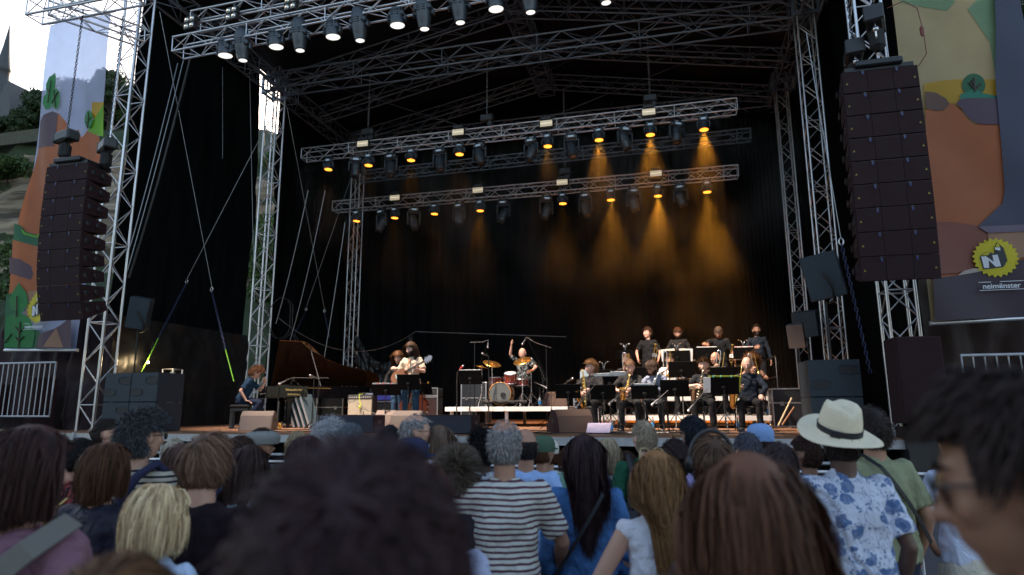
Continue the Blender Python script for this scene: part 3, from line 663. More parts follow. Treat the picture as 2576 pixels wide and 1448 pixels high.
class Banner:
    def __init__(s, y, outline, base, label, fold):
        s.y, s.fold = y, fold; s.k = 0
        a, b, c, d = [UY(*q, y) for q in outline]
        def f(u, v): p_ = a.lerp(b, u).lerp(d.lerp(c, u), v); return Vector((p_.x, y + fold(p_.x, p_.z), p_.z))
        s.o = tag(MB().grid(f, 60, 60).build('banner', base), label, 'banner', 'festival banners')
    def shape(s, pts, m, name='printed_shape', px=True):
        """a printed shape lying on the cloth"""
        s.k += 1; P_ = [UY(*q, s.y) if px else Vector(q) for q in pts]
        bm_ = bmesh.new(); vs = [bm_.verts.new((p_.x, 0, p_.z)) for p_ in P_]; f = bm_.faces.new(vs)
        for ax_, lo, hi in ((0, min(p_.x for p_ in P_), max(p_.x for p_ in P_)), (2, min(p_.z for p_ in P_), max(p_.z for p_ in P_))):
            for i in range(1, int((hi - lo) / .13) + 1):
                co = Vector((0, 0, 0)); co[ax_] = lo + .13 * i; no = Vector((0, 0, 0)); no[ax_] = 1
                bmesh.ops.bisect_plane(bm_, geom=bm_.verts[:] + bm_.edges[:] + bm_.faces[:], plane_co=co, plane_no=no)
        bmesh.ops.triangulate(bm_, faces=bm_.faces[:])
        for v in bm_.verts: v.co.y = s.y + s.fold(v.co.x, v.co.z) - .007 * s.k
        me = bpy.data.meshes.new(name); bm_.to_mesh(me); bm_.free(); me.materials.append(m)
        for pl in me.polygons: pl.use_smooth = True
        o = bpy.data.objects.new(name, me); COL.objects.link(o); o.parent = s.o; return o
    def lines(s, pls, r, m, name='printed_lines'):
        s.k += 1; mb = MB()
        for pl in pls:
            q = [UY(*p_, s.y) for p_ in pl]; mb.path([Vector((p_.x, s.y + s.fold(p_.x, p_.z) - .007 * s.k, p_.z)) for p_ in q], r, 5)
        o = mb.build(name, m, s.o)
    def badge(s, cx, cy, r):
        C_ = UY(cx, cy, s.y); u = (UY(cx + r, cy, s.y) - C_).length
        g = lambda a, b: (C_.x + a * u, 0, C_.z + b * u)
        ye = bm('yellow', (.62, .52, .01), .2); bk = bm('ink', (.02, .02, .025), .05); wh = bm('white', (.75, .77, .82), .2)
        s.shape([g((1 if i % 2 else .87) * math.cos(6.283 * i / 48), (1 if i % 2 else .87) * math.sin(6.283 * i / 48)) for i in range(48)], ye, 'star_badge', False)
        s.shape([g(*p_) for p_ in [(-.58, -.55), (-.68, .05), (-.60, .15), (-.46, .27), (-.2, .3), (-.10, .2), (-.1, .16), (-.02, .30), (.0, .5), (.14, .78), (.38, .45), (.47, -.18), (.26, -.5), (-.55, -.56)]], bk, 'logo_outline', False)
        s.shape([g(*p_) for p_ in [(-.55, -.5), (-.62, .08), (-.42, .09), (-.12, -.22), (-.14, .12), (.08, .13), (.16, -.45), (-.06, -.47), (-.32, -.12), (-.34, -.5)]], wh, 'logo_letter', False)
        s.shape([g(*p_) for p_ in [(-.60, .13), (-.44, .25), (-.2, .27), (-.34, .13)]], ye, 'logo_letter', False)
        s.shape([g(*p_) for p_ in [(-.02, .36), (.0, .5), (.2, .47), (.2, .32)]], wh, 'logo_tower', False)
        s.shape([g(*p_) for p_ in [(.0, .52), (.13, .72), (.19, .5)]], ye, 'logo_tower', False)
    def name_(s, cx, cy, w):
        C_ = UY(cx, cy, s.y); W = (UY(cx + w / 2, cy, s.y) - UY(cx - w / 2, cy, s.y)).length; s.k += 1
        m = bm('text', (.72, .74, .78), .1); y = s.y + s.fold(C_.x, C_.z) - .007 * s.k - .03
        o = text('neimënster', 'lettering', Vector((C_.x, y, C_.z - W * .06)), FRONT, W * .186, m, s.o, bold=.0015)
        b = MB(); b.box((C_.x, y, C_.z - W * .10), (W, .004, W * .014))
        b.box((C_.x - W * .36, y, C_.z + W * .11), (W * .28, .004, W * .014)).box((C_.x + W * .24, y, C_.z + W * .11), (W * .52, .004, W * .014)).build('name_lines', m, s.o)
lf = lambda x, z: .05 * math.sin(x * 4.5 + z * .5) + .03 * math.sin(z * 1.7 + x * 9)
BL = Banner(11.3, [(123, 62), (287, 30), (190, 878), (22, 880)], bm('sky', (.40, .50, .74), .55, .24), 'tall printed landscape banner on the left with blue sky and orange hills', lf)
S_ = BL.shape
org = bm('orange', (.42, .12, .035), .3); grn = bm('green', (.03, .24, .06), .35); lgrn = bm('lightgreen', (.16, .42, .02), .35); dgr = bm('deepgreen', (.02, .12, .05), .3); prp = bm('purple', (.12, .07, .09), .3); yel = bm('ochre', (.50, .30, .02), .35); tan = bm('tan', (.40, .22, .13), .3); cre = bm('cream', (.5, .42, .36), .3)
S_([(231, 258), (262, 258), (262, 300), (230, 300)], yel); S_([(262, 262), (262, 345), (225, 338), (215, 330), (240, 300)], lgrn)
S_([(99, 305), (112, 290), (135, 282), (155, 290), (175, 312), (175, 345), (195, 325), (200, 345), (215, 328), (252, 345), (258, 400), (225, 590), (45, 590), (60, 520), (90, 380)], org)
S_([(99, 305), (112, 290), (135, 282), (150, 288), (140, 370), (92, 372)], prp)
S_([(126, 195), (142, 185), (146, 198), (142, 225), (135, 240), (130, 275), (118, 278), (109, 262), (112, 245), (120, 238), (118, 215)], grn); S_(circ(146, 252, 15, 18, 1.7), grn); S_(circ(225, 302, 14, 18, 1.6), grn)
BL.lines([[(132, 205), (125, 262)], [(135, 262), (156, 236)], [(146, 272), (140, 230)], [(226, 285), (222, 325)], [(222, 310), (234, 298)], [(128, 232), (121, 226)], [(224, 318), (215, 306)]], .012, bm('line', (.05, .03, .02), .1))
S_([(45, 565), (60, 570), (70, 585), (95, 592), (125, 578), (205, 578), (205, 640), (120, 630), (42, 608)], dgr); S_([(60, 578), (70, 588), (90, 594), (125, 580), (125, 584), (92, 599), (66, 592)], lgrn)
S_([(42, 606), (120, 628), (205, 640), (200, 760), (30, 760)], org); S_([(34, 650), (60, 655), (80, 670), (85, 690), (80, 705), (50, 695), (33, 690)], prp)
S_([(75, 735), (130, 725), (135, 700), (200, 735), (200, 800), (70, 800)], tan); S_([(102, 735), (123, 712), (123, 735)], cre)
S_([(28, 745), (40, 740), (55, 760), (70, 830), (95, 830), (110, 835), (135, 850), (150, 878), (24, 878)], dgr); S_([(59, 714), (74, 738), (78, 765), (66, 790), (40, 780), (34, 760), (42, 740)], grn); S_([(30, 800), (55, 785), (80, 800), (95, 840), (88, 876), (26, 876), (27, 820)], grn)
S_([(110, 850), (150, 830), (190, 800), (190, 878), (100, 878)], prp); S_([(130, 876), (155, 828), (170, 876)], tan)
BL.lines([[(57, 748), (55, 800)], [(60, 876), (64, 812)], [(52, 850), (60, 860), (72, 848)], [(27, 865), (42, 842)], [(52, 825), (63, 838), (76, 822)]], .014, bm('line', (.05, .03, .02), .1))
BL.badge(113, 775, 35); BL.name_(110, 825, 54)
a, b = UY(20, 882, 11.3), UY(192, 882, 11.3); MB().tube(a - Vector((.06, .02, 0)), b + Vector((.06, -.02, 0)), .04, 10).build('bottom_pipe', ALU, BL.o)
a, b = UY(122, 60, 11.3), UY(289, 28, 11.3); MB().tube(a, b, .035, 8).build('top_pipe', BLKSTEEL, BL.o)

rf_ = lambda x, z: .04 * math.sin(x * 2.5 + z * .6) + .015 * math.sin(z * 3 + x * 5)
BR = Banner(10.6, [(2236, -90), (2545, -90), (2640, 795), (2340, 811)], bm('beige', (.42, .33, .17), .4), 'tall printed landscape banner on the right with yellow badge', rf_)
S_ = BR.shape
S_([(2240, -60), (2330, -60), (2400, 10), (2380, 30), (2270, 5)], bm('mint', (.20, .32, .17), .35)); S_([(2430, 30), (2500, -40), (2550, -60), (2575, 150), (2565, 235), (2505, 215), (2485, 110)], bm('mint', (.2, .32, .17)))
S_([(2325, 211), (2360, 205), (2400, 202), (2500, 203), (2570, 206), (2580, 262), (2330, 290)], yel); S_([(2510, 205), (2570, 205), (2572, 245), (2515, 248)], lgrn)
S_(circ(2446, 218, 29, 24), dgr); S_([(2412, 252), (2414, 240), (2430, 236), (2445, 228), (2470, 240), (2500, 246), (2576, 238), (2578, 256), (2414, 256)], bm('teal', (.02, .2, .12), .3))
BR.lines([[(2446, 200), (2448, 236)], [(2447, 230), (2434, 212)], [(2448, 232), (2462, 215)], [(2448, 222), (2440, 207)]], .012, bm('line', (.05, .03, .02), .1))
S_([(2328, 278), (2375, 270), (2385, 262), (2397, 265), (2412, 280), (2440, 315), (2592, 325), (2625, 700), (2338, 705)], org)
S_([(2326, 232), (2352, 236), (2378, 252), (2386, 266), (2372, 280), (2355, 281), (2328, 274)], bm('plum', (.15, .08, .06), .3))
S_([(2400, 266), (2410, 256), (2425, 253), (2580, 256), (2590, 325), (2455, 318), (2432, 302), (2412, 275)], bm('violet', (.10, .06, .09), .3))
S_([(2335, 560), (2400, 562), (2480, 575), (2480, 680), (2350, 695), (2338, 690)], bm('brick', (.24, .07, .045), .25))
S_([(2480, 575), (2622, 570), (2628, 640), (2484, 665)], tan); S_([(2455, 574), (2518, 514), (2522, 480), (2505, 330), (2495, 200), (2492, -60), (2547, -80), (2600, 300), (2616, 565)], bm('slate_seethrough', (.055, .06, .10), .25)); S_([(2455, 574), (2620, 566), (2621, 584), (2480, 590)], bm('lilac', (.17, .13, .18), .25))  # slate blue: printed roof, plus the cloth's see-through tone painted above it
S_([(2338, 705), (2400, 697), (2520, 668), (2626, 642), (2640, 795), (2342, 810)], bm('aubergine', (.035, .018, .035), .15))
S_([(2402, 697), (2420, 684), (2445, 678), (2490, 680), (2450, 688)], cre)
BR.badge(2497, 652, 59); BR.name_(2507, 724, 112)
a, b = UY(2338, 815, 10.6), UY(2646, 798, 10.6); MB().tube(a - Vector((0, .02, 0)), b - Vector((0, .02, 0)), .035, 10).build('bottom_pipe', ALU, BR.o)
# guy wires, chains and slings
def UW(px, py, y):
    p_ = UY(px, py, y)
    if p_.x < -12.05:
        d = _ray(px, py); d = d * (-12.05 / d[0]); p_ = Vector((d[0], d[1], d[2] + EYE))
    return p_
def wire(name, pts, r, m, label, grp='guy wires and cables', cat='cable', sag=0):
    P_ = [UW(a, b, y) for a, b, y in pts]; mb = MB()
    if sag and len(P_) == 2: mb.path(sagline(P_[0], P_[1], sag), r, 6)
    else: mb.path(P_, r, 6)
    return tag(mb.build(name, m), label, cat, grp)
def guy(a, j, k, e, label, y):
    P_ = [UW(*q, y) for q in (a, j, k, e) if q]; t = tag(MB().tube(P_[0], P_[1], .008, 6).build('guy_wire', WIRE), label, 'guy wire', 'tensioned guy wires')
    MB().path([P_[1] + Vector((.035 * math.cos(q), 0, .06 * math.sin(q) - .06)) for q in [6.283 * i / 12 for i in range(12)]], .012, 6, closed=True).build('shackle', STEEL, t)
    c = MB(); chainline(c, P_[1] - Vector((0, 0, .1)), P_[2], .009, .07); c.build('chain', CHAINBLUE, t)
    if e: 
        x, y_, d = basis(P_[3] - P_[2]); s = MB().tube(P_[2], P_[3], .013, 6); s.build('sling', LIME, t)
guy((705, 250), (470, 703), (398, 852), (356, 936), 'guy wire ending in a lime sling at the left monitor stack', 14.5)
guy((402, 30), (533, 722), (567, 880), (588, 960), 'guy wire ending in a lime sling above the pianist', 13.5)
guy((905, 385), (770, 775), (738, 850), None, 'guy wire descending behind the piano lid from the rear tower', 19.5)
guy((722, 270), (816, 778), (829, 850), None, 'guy wire crossing beside the rear left tower', 19.5)
guy((2028, 80), (2115, 600), (2190, 940), None, 'guy wire and chain down the right side beside the line array', 11.2)
for a, b, r, s, y, lab in [((462, 150), (318, 690), .012, .2, 12.4, 'long thin cable sagging down the left side cloth'), ((447, 160), (322, 640), .012, .2, 12.5, 'second thin cable beside the left side cloth'), ((494, 85), (325, 700), .03, .35, 12.2, 'thick cable bundle curving down beside the left tower'),
                        ((628, 180), (640, 760), .010, .02, 15.5, 'straight hanging chain on the left side cloth'), ((775, 480), (694, 815), .016, .25, 16.8, 'cable falling from the roof beside the middle left tower'), ((818, 480), (723, 880), .014, .35, 17, 'second cable falling beside the middle left tower'),
                        ((868, 560), (815, 905), .016, .2, 18.5, 'cable falling beside the rear left tower'), ((560, 170), (560, 400), .006, .0, 14, 'faint vertical wire in the upper left bay')]:
    P_ = (UW(*a, y), UW(*b, y)); tag(MB().path(sagline(P_[0], P_[1], s), r, 6).build('hanging_cable', BLKSTEEL if r > .02 else WIRE), lab, 'cable', 'hanging cables')
for y, a, b in [(19.0, (750, 190), (1230, 340)), (20.2, (880, 420), (1500, 120)), (18.0, (1050, 165), (1940, 30)), (20.0, (1300, 330), (1890, 90))]:
    tag(MB().tube(UW(*a, y), UW(*b, y), .006, 5).build('roof_brace_wire', WIRE), {19.0: 'thin bracing wire low on the left roof bay', 20.2: 'thin bracing wire rising from the rear left corner', 18.0: 'long thin bracing wire below the middle roof truss', 20.0: 'thin bracing wire rising to the right roof side'}[y], 'wire', 'roof brace wires')
for a, s, y, lab in [((725, 870), .25, 17, 'dark cable loop at the foot of the middle left tower'), ((700, 800), .45, 16.9, 'large cable loop hanging on the middle left tower')]:
    c = UW(*a, y); tag(MB().path([c + Vector((s * math.sin(t) * (1 + .15 * math.sin(3 * t)), .02 * t, s * 1.4 * math.cos(t))) for t in [i * .3 for i in range(38)]], .014, 6).build('cable_loop', BLKSTEEL), lab, 'cable', 'cable loops')
c0, c1 = UW(862, 832, 22), UW(1065, 842, 22)
tag(MB().path(sagline(UW(700, 800, 21.9), UW(1045, 835, 22.1), .9, 24) + [UW(1425, 848, 22.2)], .010, 5).build('curtain_rope', WIRE), 'pale rope sagging along the top of the low curtain', 'rope')
# ================================================================ PEOPLE
def m3(*a): return Matrix(a)
class SB:
    """overlapping closed pieces, fused into one skin by a voxel remesh"""
    def __init__(s): s.mb = MB()
    def chain(s, pts, rs, n=12):
        pts = [Vector(p) for p in pts]
        for p, r in zip(pts, rs): s.mb.ball(p, r, n, 8)
        for i in range(len(pts) - 1):
            if (pts[i + 1] - pts[i]).length > 1e-4: s.mb.tube(pts[i], pts[i + 1], rs[i], n, rs[i + 1])
        return s
    def ball(s, c, r, R=None, n=16, m=12): s.mb.ball(c, r, n, m, R); return s
    def loft(s, rings, n=24):
        """rings: (centre, rx, ry, 3x3)"""
        vs = []
        for c, rx, ry, R in rings:
            for i in range(n):
                a = 2 * math.pi * i / n; ca, sa = math.cos(a), math.sin(a)
                ca = math.copysign(abs(ca) ** .85, ca); sa = math.copysign(abs(sa) ** .85, sa)
                vs.append(Vector(c) + R @ Vector((ca * rx, sa * ry, 0)))
        K = len(rings)
        s.mb.add(vs, [(j * n + i, j * n + (i + 1) % n, (j + 1) * n + (i + 1) % n, (j + 1) * n + i) for j in range(K - 1) for i in range(n)] + [tuple(range(n - 1, -1, -1)), tuple((K - 1) * n + i for i in range(n))])
        return s
    def solid(s, name, m, parent, vox=.012, smooth=3, fold=0., fscale=.12):
        b = MB(); b.v, b.f, b.m, b.sm = s.mb.v, s.mb.f, s.mb.m, s.mb.sm
        o = b.build(name, m, parent)
        r = o.modifiers.new('skin', 'REMESH'); r.mode = 'VOXEL'; r.voxel_size = vox; r.use_smooth_shade = True
        if smooth: q = o.modifiers.new('smooth', 'SMOOTH'); q.factor = .5; q.iterations = smooth
        if fold:
            for k, (f, sc) in enumerate(((fold, fscale), (fold * .25, fscale * .45))):
                key = 'folds_%d' % (sc * 1000)
                tx = bpy.data.textures.get(key)
                if not tx: tx = bpy.data.textures.new(key, 'CLOUDS'); tx.noise_scale = sc; tx.noise_depth = 2
                d = o.modifiers.new('folds', 'DISPLACE'); d.texture = tx; d.strength = f; d.mid_level = .5; d.texture_coords = 'LOCAL'
        return o
SKIN = {}
def skin(c):
    if c not in SKIN:
        cols = {'pale': (.56, .33, .25), 'fair': (.50, .28, .20), 'tan': (.38, .20, .13), 'olive': (.30, .155, .10), 'dark': (.10, .05, .035)}
        SKIN[c] = mat('skin_' + c, cols[c], .5, var=.12, scale=14, sub=.15, bump=.08, bscale=120)
    return SKIN[c]
def hairmat(c):
    c = tuple(q * .9 for q in c)
    k = 'hair_%.3f_%.3f_%.3f' % c
    if k in MATS: return MATS[k]
    m, nt, p = nodes_of(k); ge = nt.nodes.new('ShaderNodeNewGeometry'); rp = nt.nodes.new('ShaderNodeValToRGB')
    rp.color_ramp.elements[0].color = (*[q * .45 for q in c], 1); rp.color_ramp.elements[1].color = (*[min(1, q * 1.75) for q in c], 1)
    nt.links.new(ge.outputs['Random Per Island'], rp.inputs[0]); nt.links.new(rp.outputs[0], p.inputs['Base Color'])
    p.inputs['Roughness'].default_value = .55; p.inputs['Specular IOR Level'].default_value = .18
    MATS[k] = m; return m
HA = np.array([.081, .107, .121])
def hair(parent, H, R, style, col, seed=0, n=2600, length=.2, lift=.012, wav=.0, part=0., recede=0., k=1.0, wid=.0028, name='hair', droop=1.0, back=-.14, cut=None, hs=1.0, mx=None):
    """strand ribbons rooted on the scalp. H head centre, R head rotation (3x3), all in the person's own frame (face +Y)"""
    rs = np.random.default_rng(seed + 77)
    H = np.array(H); R = np.array(R)
    u = rs.normal(size=(n * 5, 3)); u /= np.linalg.norm(u, axis=1)[:, None]
    def mask(u):
        x, y, z = u.T
        m = np.where(y < -.15, z > -.62 - .12 * (y < -.5), np.where(y < .30, z > -.15 + .9 * np.abs(y + .15) * (y > -.15), z > .52 - .25 * (1 - y)))
        m &= ~((np.abs(x) > .86) & (np.abs(z) < .3) & (y > -.35))
        if style == 'bald': m &= (z < .28) & (y < .45) & (z > -.6)
        if style == 'thin': m &= ~((z > .62) & (y > -.78) & (rs.random(len(z)) > .07)) 
        if recede: m &= ~((y > .1) & (z > .5) & (y > .75 - recede))
        if style == 'beard': m = (y > .1) & ((z < -.42) | ((np.abs(x) > .55) & (z < -.22))) & ~((np.abs(x) < .30) & (z > -.62) & (z < -.47) & (y > .5)) 
        return m
    mk = mask(u); u = u[mk][:n]; n = len(u)
    if cut is None: cut = {'bob': -.125, 'short': -.085, 'crop': -.08, 'spiky': -.08, 'thin': -.085, 'bald': -.085, 'swept': -.09, 'curly': -.11, 'afro': -.11}.get(style, -9)
    A = HA * (1.0, 1.0, 1.0) if style != 'beard' else HA * (.86, .97, 1.0)
    P = u * (A * 1.01)
    K = 9 if length > .12 else 6
    if style in ('long', 'bob'): K = 13
    step = length / K * rs.uniform(.75, 1.15, n)[:, None]
    crown = np.array([0, -.55, .83]) if style not in ('long', 'bob') else np.array([part * .6, .25, 1.0])
    crown = crown / np.linalg.norm(crown)
    V = u * .8; pts = [P.copy()]; nr = [u.copy()]
    ph = rs.uniform(0, 6.28, n); lf = lift * rs.uniform(.3, 1.3, n)[:, None]
    rnd = rs.normal(size=(n, 3)) * .12; fly = rs.random(n) < .05; rnd[fly] *= 2.6; lf[fly] += .012
    for i in range(K):
        nv = P / (A ** 2); nv /= np.linalg.norm(nv, axis=1)[:, None]
        away = P / A - crown; away -= (away * nv).sum(1)[:, None] * nv; away /= np.linalg.norm(away, axis=1)[:, None] + 1e-6
        g = np.array([0, 0, -1.0])
        if style in ('long', 'bob', 'wavy'):
            fl = away * (.9 if i < 3 else .3) + g * (.8 + .25 * i) * droop
            fr_ = ((P[:, 1] > -.01) & (P[:, 2] > .02))[:, None]; fl = fl + fr_ * np.array([1.3, 0, 0]) * np.where(P[:, 0:1] >= (part - .0) * .05, 1, -1) + fr_ * np.array([0, -.5, 0])
            if style == 'bob' and i > K * .45: fl = fl - nv * np.array([1, 1, 0]) * (.35 + .12 * (i - K * .45))
        elif style == 'curly': fl = away * .35 + g * .12 + nv * .35 + rs.normal(size=(n, 3)) * .55
        elif style == 'afro': fl = nv * .9 + rs.normal(size=(n, 3)) * .7
        elif style == 'tied': 
            tgt = np.array([0, -.125, .01]); fl = tgt - P; fl /= np.linalg.norm(fl, axis=1)[:, None] + 1e-6; fl = fl + nv * .15
        elif style == 'spiky': fl = nv * .8 + away * .35
        elif style == 'swept': fl = away * .4 + np.array([.5, -.4, .3]) * (P[:, 2:3] > .05) + g * .2 + nv * .1
        elif style == 'beard': fl = g * .8 + nv * .45
        else: fl = away * .85 + g * .28
        V = V * (.45 if i else .2) + (fl / (np.linalg.norm(fl, axis=1)[:, None] + 1e-6)) * .75 + rnd * (.6 if style not in ('long', 'bob', 'tied') else .25)
        V /= np.linalg.norm(V, axis=1)[:, None]
        P0 = P; P = P + V * step
        A2 = A + lf * min(1, (i + 1) / 3)
        d = np.sqrt(((P / A2) ** 2).sum(1))[:, None]
        low = np.clip((-.02 - P[:, 2:3]) / .08, 0, 1) if style in ('long', 'bob', 'wavy') else 0
        inside = d < 1
        Q = P / np.maximum(d, 1e-6)
        P = np.where(inside & (P[:, 2:3] > -.09), Q, P)
        if style in ('long', 'bob', 'wavy'):
            fc = (P[:, 1] > .01) & (P[:, 2] < .06)
            P[fc, 0] = np.where(P[fc, 0] >= 0, 1, -1) * np.maximum(np.abs(P[fc, 0]), .080); P[fc, 1] = np.minimum(P[fc, 1], .045)
        if style == 'long':
            nk = P[:, 2] < -.12
            P[nk, 1] = np.where(P[nk, 1] < .05, np.minimum(P[nk, 1], np.clip(-.085 - (-P[nk, 2] - .12) * .7, back, -.05) + rs.normal(size=nk.sum()) * .004), np.maximum(P[nk, 1], .10))
            P[nk, 0] *= .985
        if style not in ('long', 'wavy', 'beard', 'tied'):
            fz = (P[:, 2] < cut + rs.normal(size=n) * .02) if style == 'bob' else (P[:, 2] < cut + rs.normal(size=n) * .012)
            if style != 'bob': fz |= (P[:, 1] > .045) & (P[:, 2] < .062)
            P[fz] = P0[fz]
        mxx = mx or {'long': .118, 'wavy': .125, 'bob': .114}.get(style)
        if mxx:
            lim = mxx * (1 + .8 * rnd[:, 0]); P[:, 0] = np.where(np.abs(P[:, 0]) > lim, np.sign(P[:, 0]) * (lim + (np.abs(P[:, 0]) - lim) * .25), P[:, 0])
        if style in ('short', 'thin', 'bald', 'crop', 'spiky', 'swept'):
            q_ = P[:, 2] < -.02; P[q_, 1] += .35 * step[q_, 0] * (P[q_, 1] < 0); P[q_, 0] *= 1 - .5 * step[q_, 0] / .08 * .25
        pts.append(P.copy()); nr.append(nv)
    pts = np.stack(pts, 1); nr = np.stack(nr, 1)
    tan = np.gradient(pts, axis=1); tan /= np.linalg.norm(tan, axis=2)[..., None] + 1e-9
    side = np.cross(tan, nr); side /= np.linalg.norm(side, axis=2)[..., None] + 1e-9
    if wav:
        s_ = np.arange(K + 1)[None, :] / K
        f = 2.2 if style == 'long' else 3.2
        pts = pts + side * (wav * np.sin(s_ * f * 6.28 + ph[:, None]) * s_)[..., None] + nr * (wav * .7 * np.cos(s_ * f * 6.28 + ph[:, None] * 1.3) * s_)[..., None]
    tw = rs.uniform(-.7, .7, n)[:, None, None]
    side = side * np.cos(tw) + nr * np.sin(tw)
    w = wid * np.linspace(1, .25, K + 1)[None, :, None] * rs.uniform(.6, 1.3, n)[:, None, None]
    L_, R_ = pts - side * w, pts + side * w
    vv = np.stack([L_, R_], 2).reshape(-1, 3)
    base = (np.arange(n) * (K + 1) * 2)[:, None] + (np.arange(K) * 2)[None, :]
    ff = np.stack([base, base + 1, base + 3, base + 2], -1).reshape(-1, 4)
    # scalp cap beneath
    gu, gv = 48, 30; 
    th = np.linspace(0, np.pi, gv + 1); phi = np.linspace(0, 2 * np.pi, gu, endpoint=False)
    T, F_ = np.meshgrid(th, phi, indexing='ij')
    cu = np.stack([np.sin(T) * np.cos(F_), np.sin(T) * np.sin(F_), np.cos(T)], -1).reshape(-1, 3)
    off = len(vv); thick = .004 if style in ('bald', 'thin', 'short', 'beard', 'crop', 'spiky') else max(.006, lift * .7)
    if style in ('curly', 'afro'): thick = length * .28
    cv = cu * (A * 1.01 + thick)
    cm = mask(cu) if style != 'thin' else mask(cu) & (cu[:, 2] < .55)
    cf = []
    for j in range(gv):
        for i in range(gu):
            q = (j * gu + i, j * gu + (i + 1) % gu, (j + 1) * gu + (i + 1) % gu, (j + 1) * gu + i)
            if cm[list(q)].sum() >= 3: cf.append(q)
    allv = np.concatenate([vv, cv]) * hs @ R.T + H
    allf = ff.tolist() + [[k_ + off for k_ in q] for q in cf]
    me = bpy.data.meshes.new(name); me.from_pydata(allv.tolist(), [], allf)
    me.polygons.foreach_set('use_smooth', [True] * len(me.polygons)); me.materials.append(hairmat(col)); me.update()
    o = bpy.data.objects.new(name, me); COL.objects.link(o); o.parent = parent
    return o
def add_folds(m):
    nt = m.node_tree; p = nt.nodes['Principled BSDF']; old = p.inputs['Normal'].links[0].from_socket if p.inputs['Normal'].links else None
    tc = nt.nodes.new('ShaderNodeTexCoord'); mp = nt.nodes.new('ShaderNodeMapping'); mp.inputs['Scale'].default_value = (1.0, 1.0, .55); mp.inputs['Rotation'].default_value = (0, .5, 0)
    n = nt.nodes.new('ShaderNodeTexNoise'); n.inputs['Scale'].default_value = 8; n.inputs['Detail'].default_value = 3; n.inputs['Distortion'].default_value = 2.2
    bp = nt.nodes.new('ShaderNodeBump'); bp.inputs['Strength'].default_value = .75; bp.inputs['Distance'].default_value = .035
    nt.links.new(tc.outputs['Object'], mp.inputs[0]); nt.links.new(mp.outputs[0], n.inputs['Vector']); nt.links.new(n.outputs['Fac'], bp.inputs['Height'])
    if old: nt.links.new(old, bp.inputs['Normal'])
    nt.links.new(bp.outputs['Normal'], p.inputs['Normal']); return m
def cloth_mat(name, kind, c1, c2=(0, 0, 0), f=1.0, rough=.85):
    if name in MATS: return MATS[name]
    if kind == 'plain': return add_folds(mat(name, c1, rough, var=.10, scale=7, bump=.25, bscale=300, spec=.2))
    m, nt, p = nodes_of(name); N = nt.nodes.new; Lk = nt.links.new
    p.inputs['Roughness'].default_value = rough; p.inputs['Specular IOR Level'].default_value = .2
    tc = N('ShaderNodeTexCoord'); mx = N('ShaderNodeMix'); mx.data_type = 'RGBA'; mx.inputs['A'].default_value = (*c1, 1); mx.inputs['B'].default_value = (*c2, 1)
    sp = N('ShaderNodeSeparateXYZ'); Lk(tc.outputs['Object'], sp.inputs[0])
    def M_(op, a, b=0.):
        q = N('ShaderNodeMath'); q.operation = op
        for i, v in enumerate((a, b)):
            if isinstance(v, (int, float)): q.inputs[i].default_value = v
            else: Lk(v, q.inputs[i])
        return q.outputs[0]
    nz = N('ShaderNodeTexNoise'); nz.inputs['Scale'].default_value = 9; Lk(tc.outputs['Object'], nz.inputs['Vector'])
    if kind == 'stripe':
        z = M_('ADD', sp.outputs[2], M_('MULTIPLY', nz.outputs['Fac'], .012)); fac = M_('GREATER_THAN', M_('FRACT', M_('MULTIPLY', z, f)), .60)
    elif kind == 'plaid':
        a = M_('LESS_THAN', M_('FRACT', M_('MULTIPLY', sp.outputs[2], f)), .28); b = M_('LESS_THAN', M_('FRACT', M_('MULTIPLY', sp.outputs[0], f)), .28); fac = M_('MULTIPLY', M_('ADD', a, b), .5)
    elif kind == 'floral':
        ds = N('ShaderNodeMix'); ds.data_type = 'VECTOR'; ds.inputs['Factor'].default_value = .06; n2 = N('ShaderNodeTexNoise'); n2.inputs['Scale'].default_value = 22
        Lk(tc.outputs['Object'], n2.inputs['Vector']); Lk(tc.outputs['Object'], ds.inputs['A']); Lk(n2.outputs['Color'], ds.inputs['B'])
        v = N('ShaderNodeTexVoronoi'); v.inputs['Scale'].default_value = f; Lk(ds.outputs['Result'], v.inputs['Vector'])
        v2 = N('ShaderNodeTexVoronoi'); v2.feature = 'DISTANCE_TO_EDGE'; v2.inputs['Scale'].default_value = f * .75; Lk(ds.outputs['Result'], v2.inputs['Vector'])
        v3 = N('ShaderNodeTexVoronoi'); v3.inputs['Scale'].default_value = f * 3.2; Lk(ds.outputs['Result'], v3.inputs['Vector'])
        fl = M_('MULTIPLY', M_('LESS_THAN', v.outputs['Distance'], .44), M_('ADD', .45, M_('MULTIPLY', v3.outputs['Distance'], .9)))
        vine = M_('MULTIPLY', M_('LESS_THAN', v2.outputs['Distance'], .018), .6)
        lv = M_('MULTIPLY', M_('MULTIPLY', M_('LESS_THAN', v3.outputs['Distance'], .26), M_('LESS_THAN', v2.outputs['Distance'], .17)), .95)
        fac = M_('MINIMUM', M_('MAXIMUM', M_('MAXIMUM', fl, vine), lv), 1.0)
    else:
        v = N('ShaderNodeTexVoronoi'); v.inputs['Scale'].default_value = f; Lk(tc.outputs['Object'], v.inputs['Vector']); fac = M_('LESS_THAN', v.outputs['Distance'], .38)
    Lk(fac, mx.inputs['Factor']); Lk(mx.outputs['Result'], p.inputs['Base Color'])
    bt = N('ShaderNodeTexNoise'); bt.inputs['Scale'].default_value = 260; bp = N('ShaderNodeBump'); bp.inputs['Strength'].default_value = .2; bp.inputs['Distance'].default_value = .01
    Lk(tc.outputs['Object'], bt.inputs['Vector']); Lk(bt.outputs['Fac'], bp.inputs['Height']); Lk(bp.outputs['Normal'], p.inputs['Normal'])
    MATS[name] = add_folds(m); return m
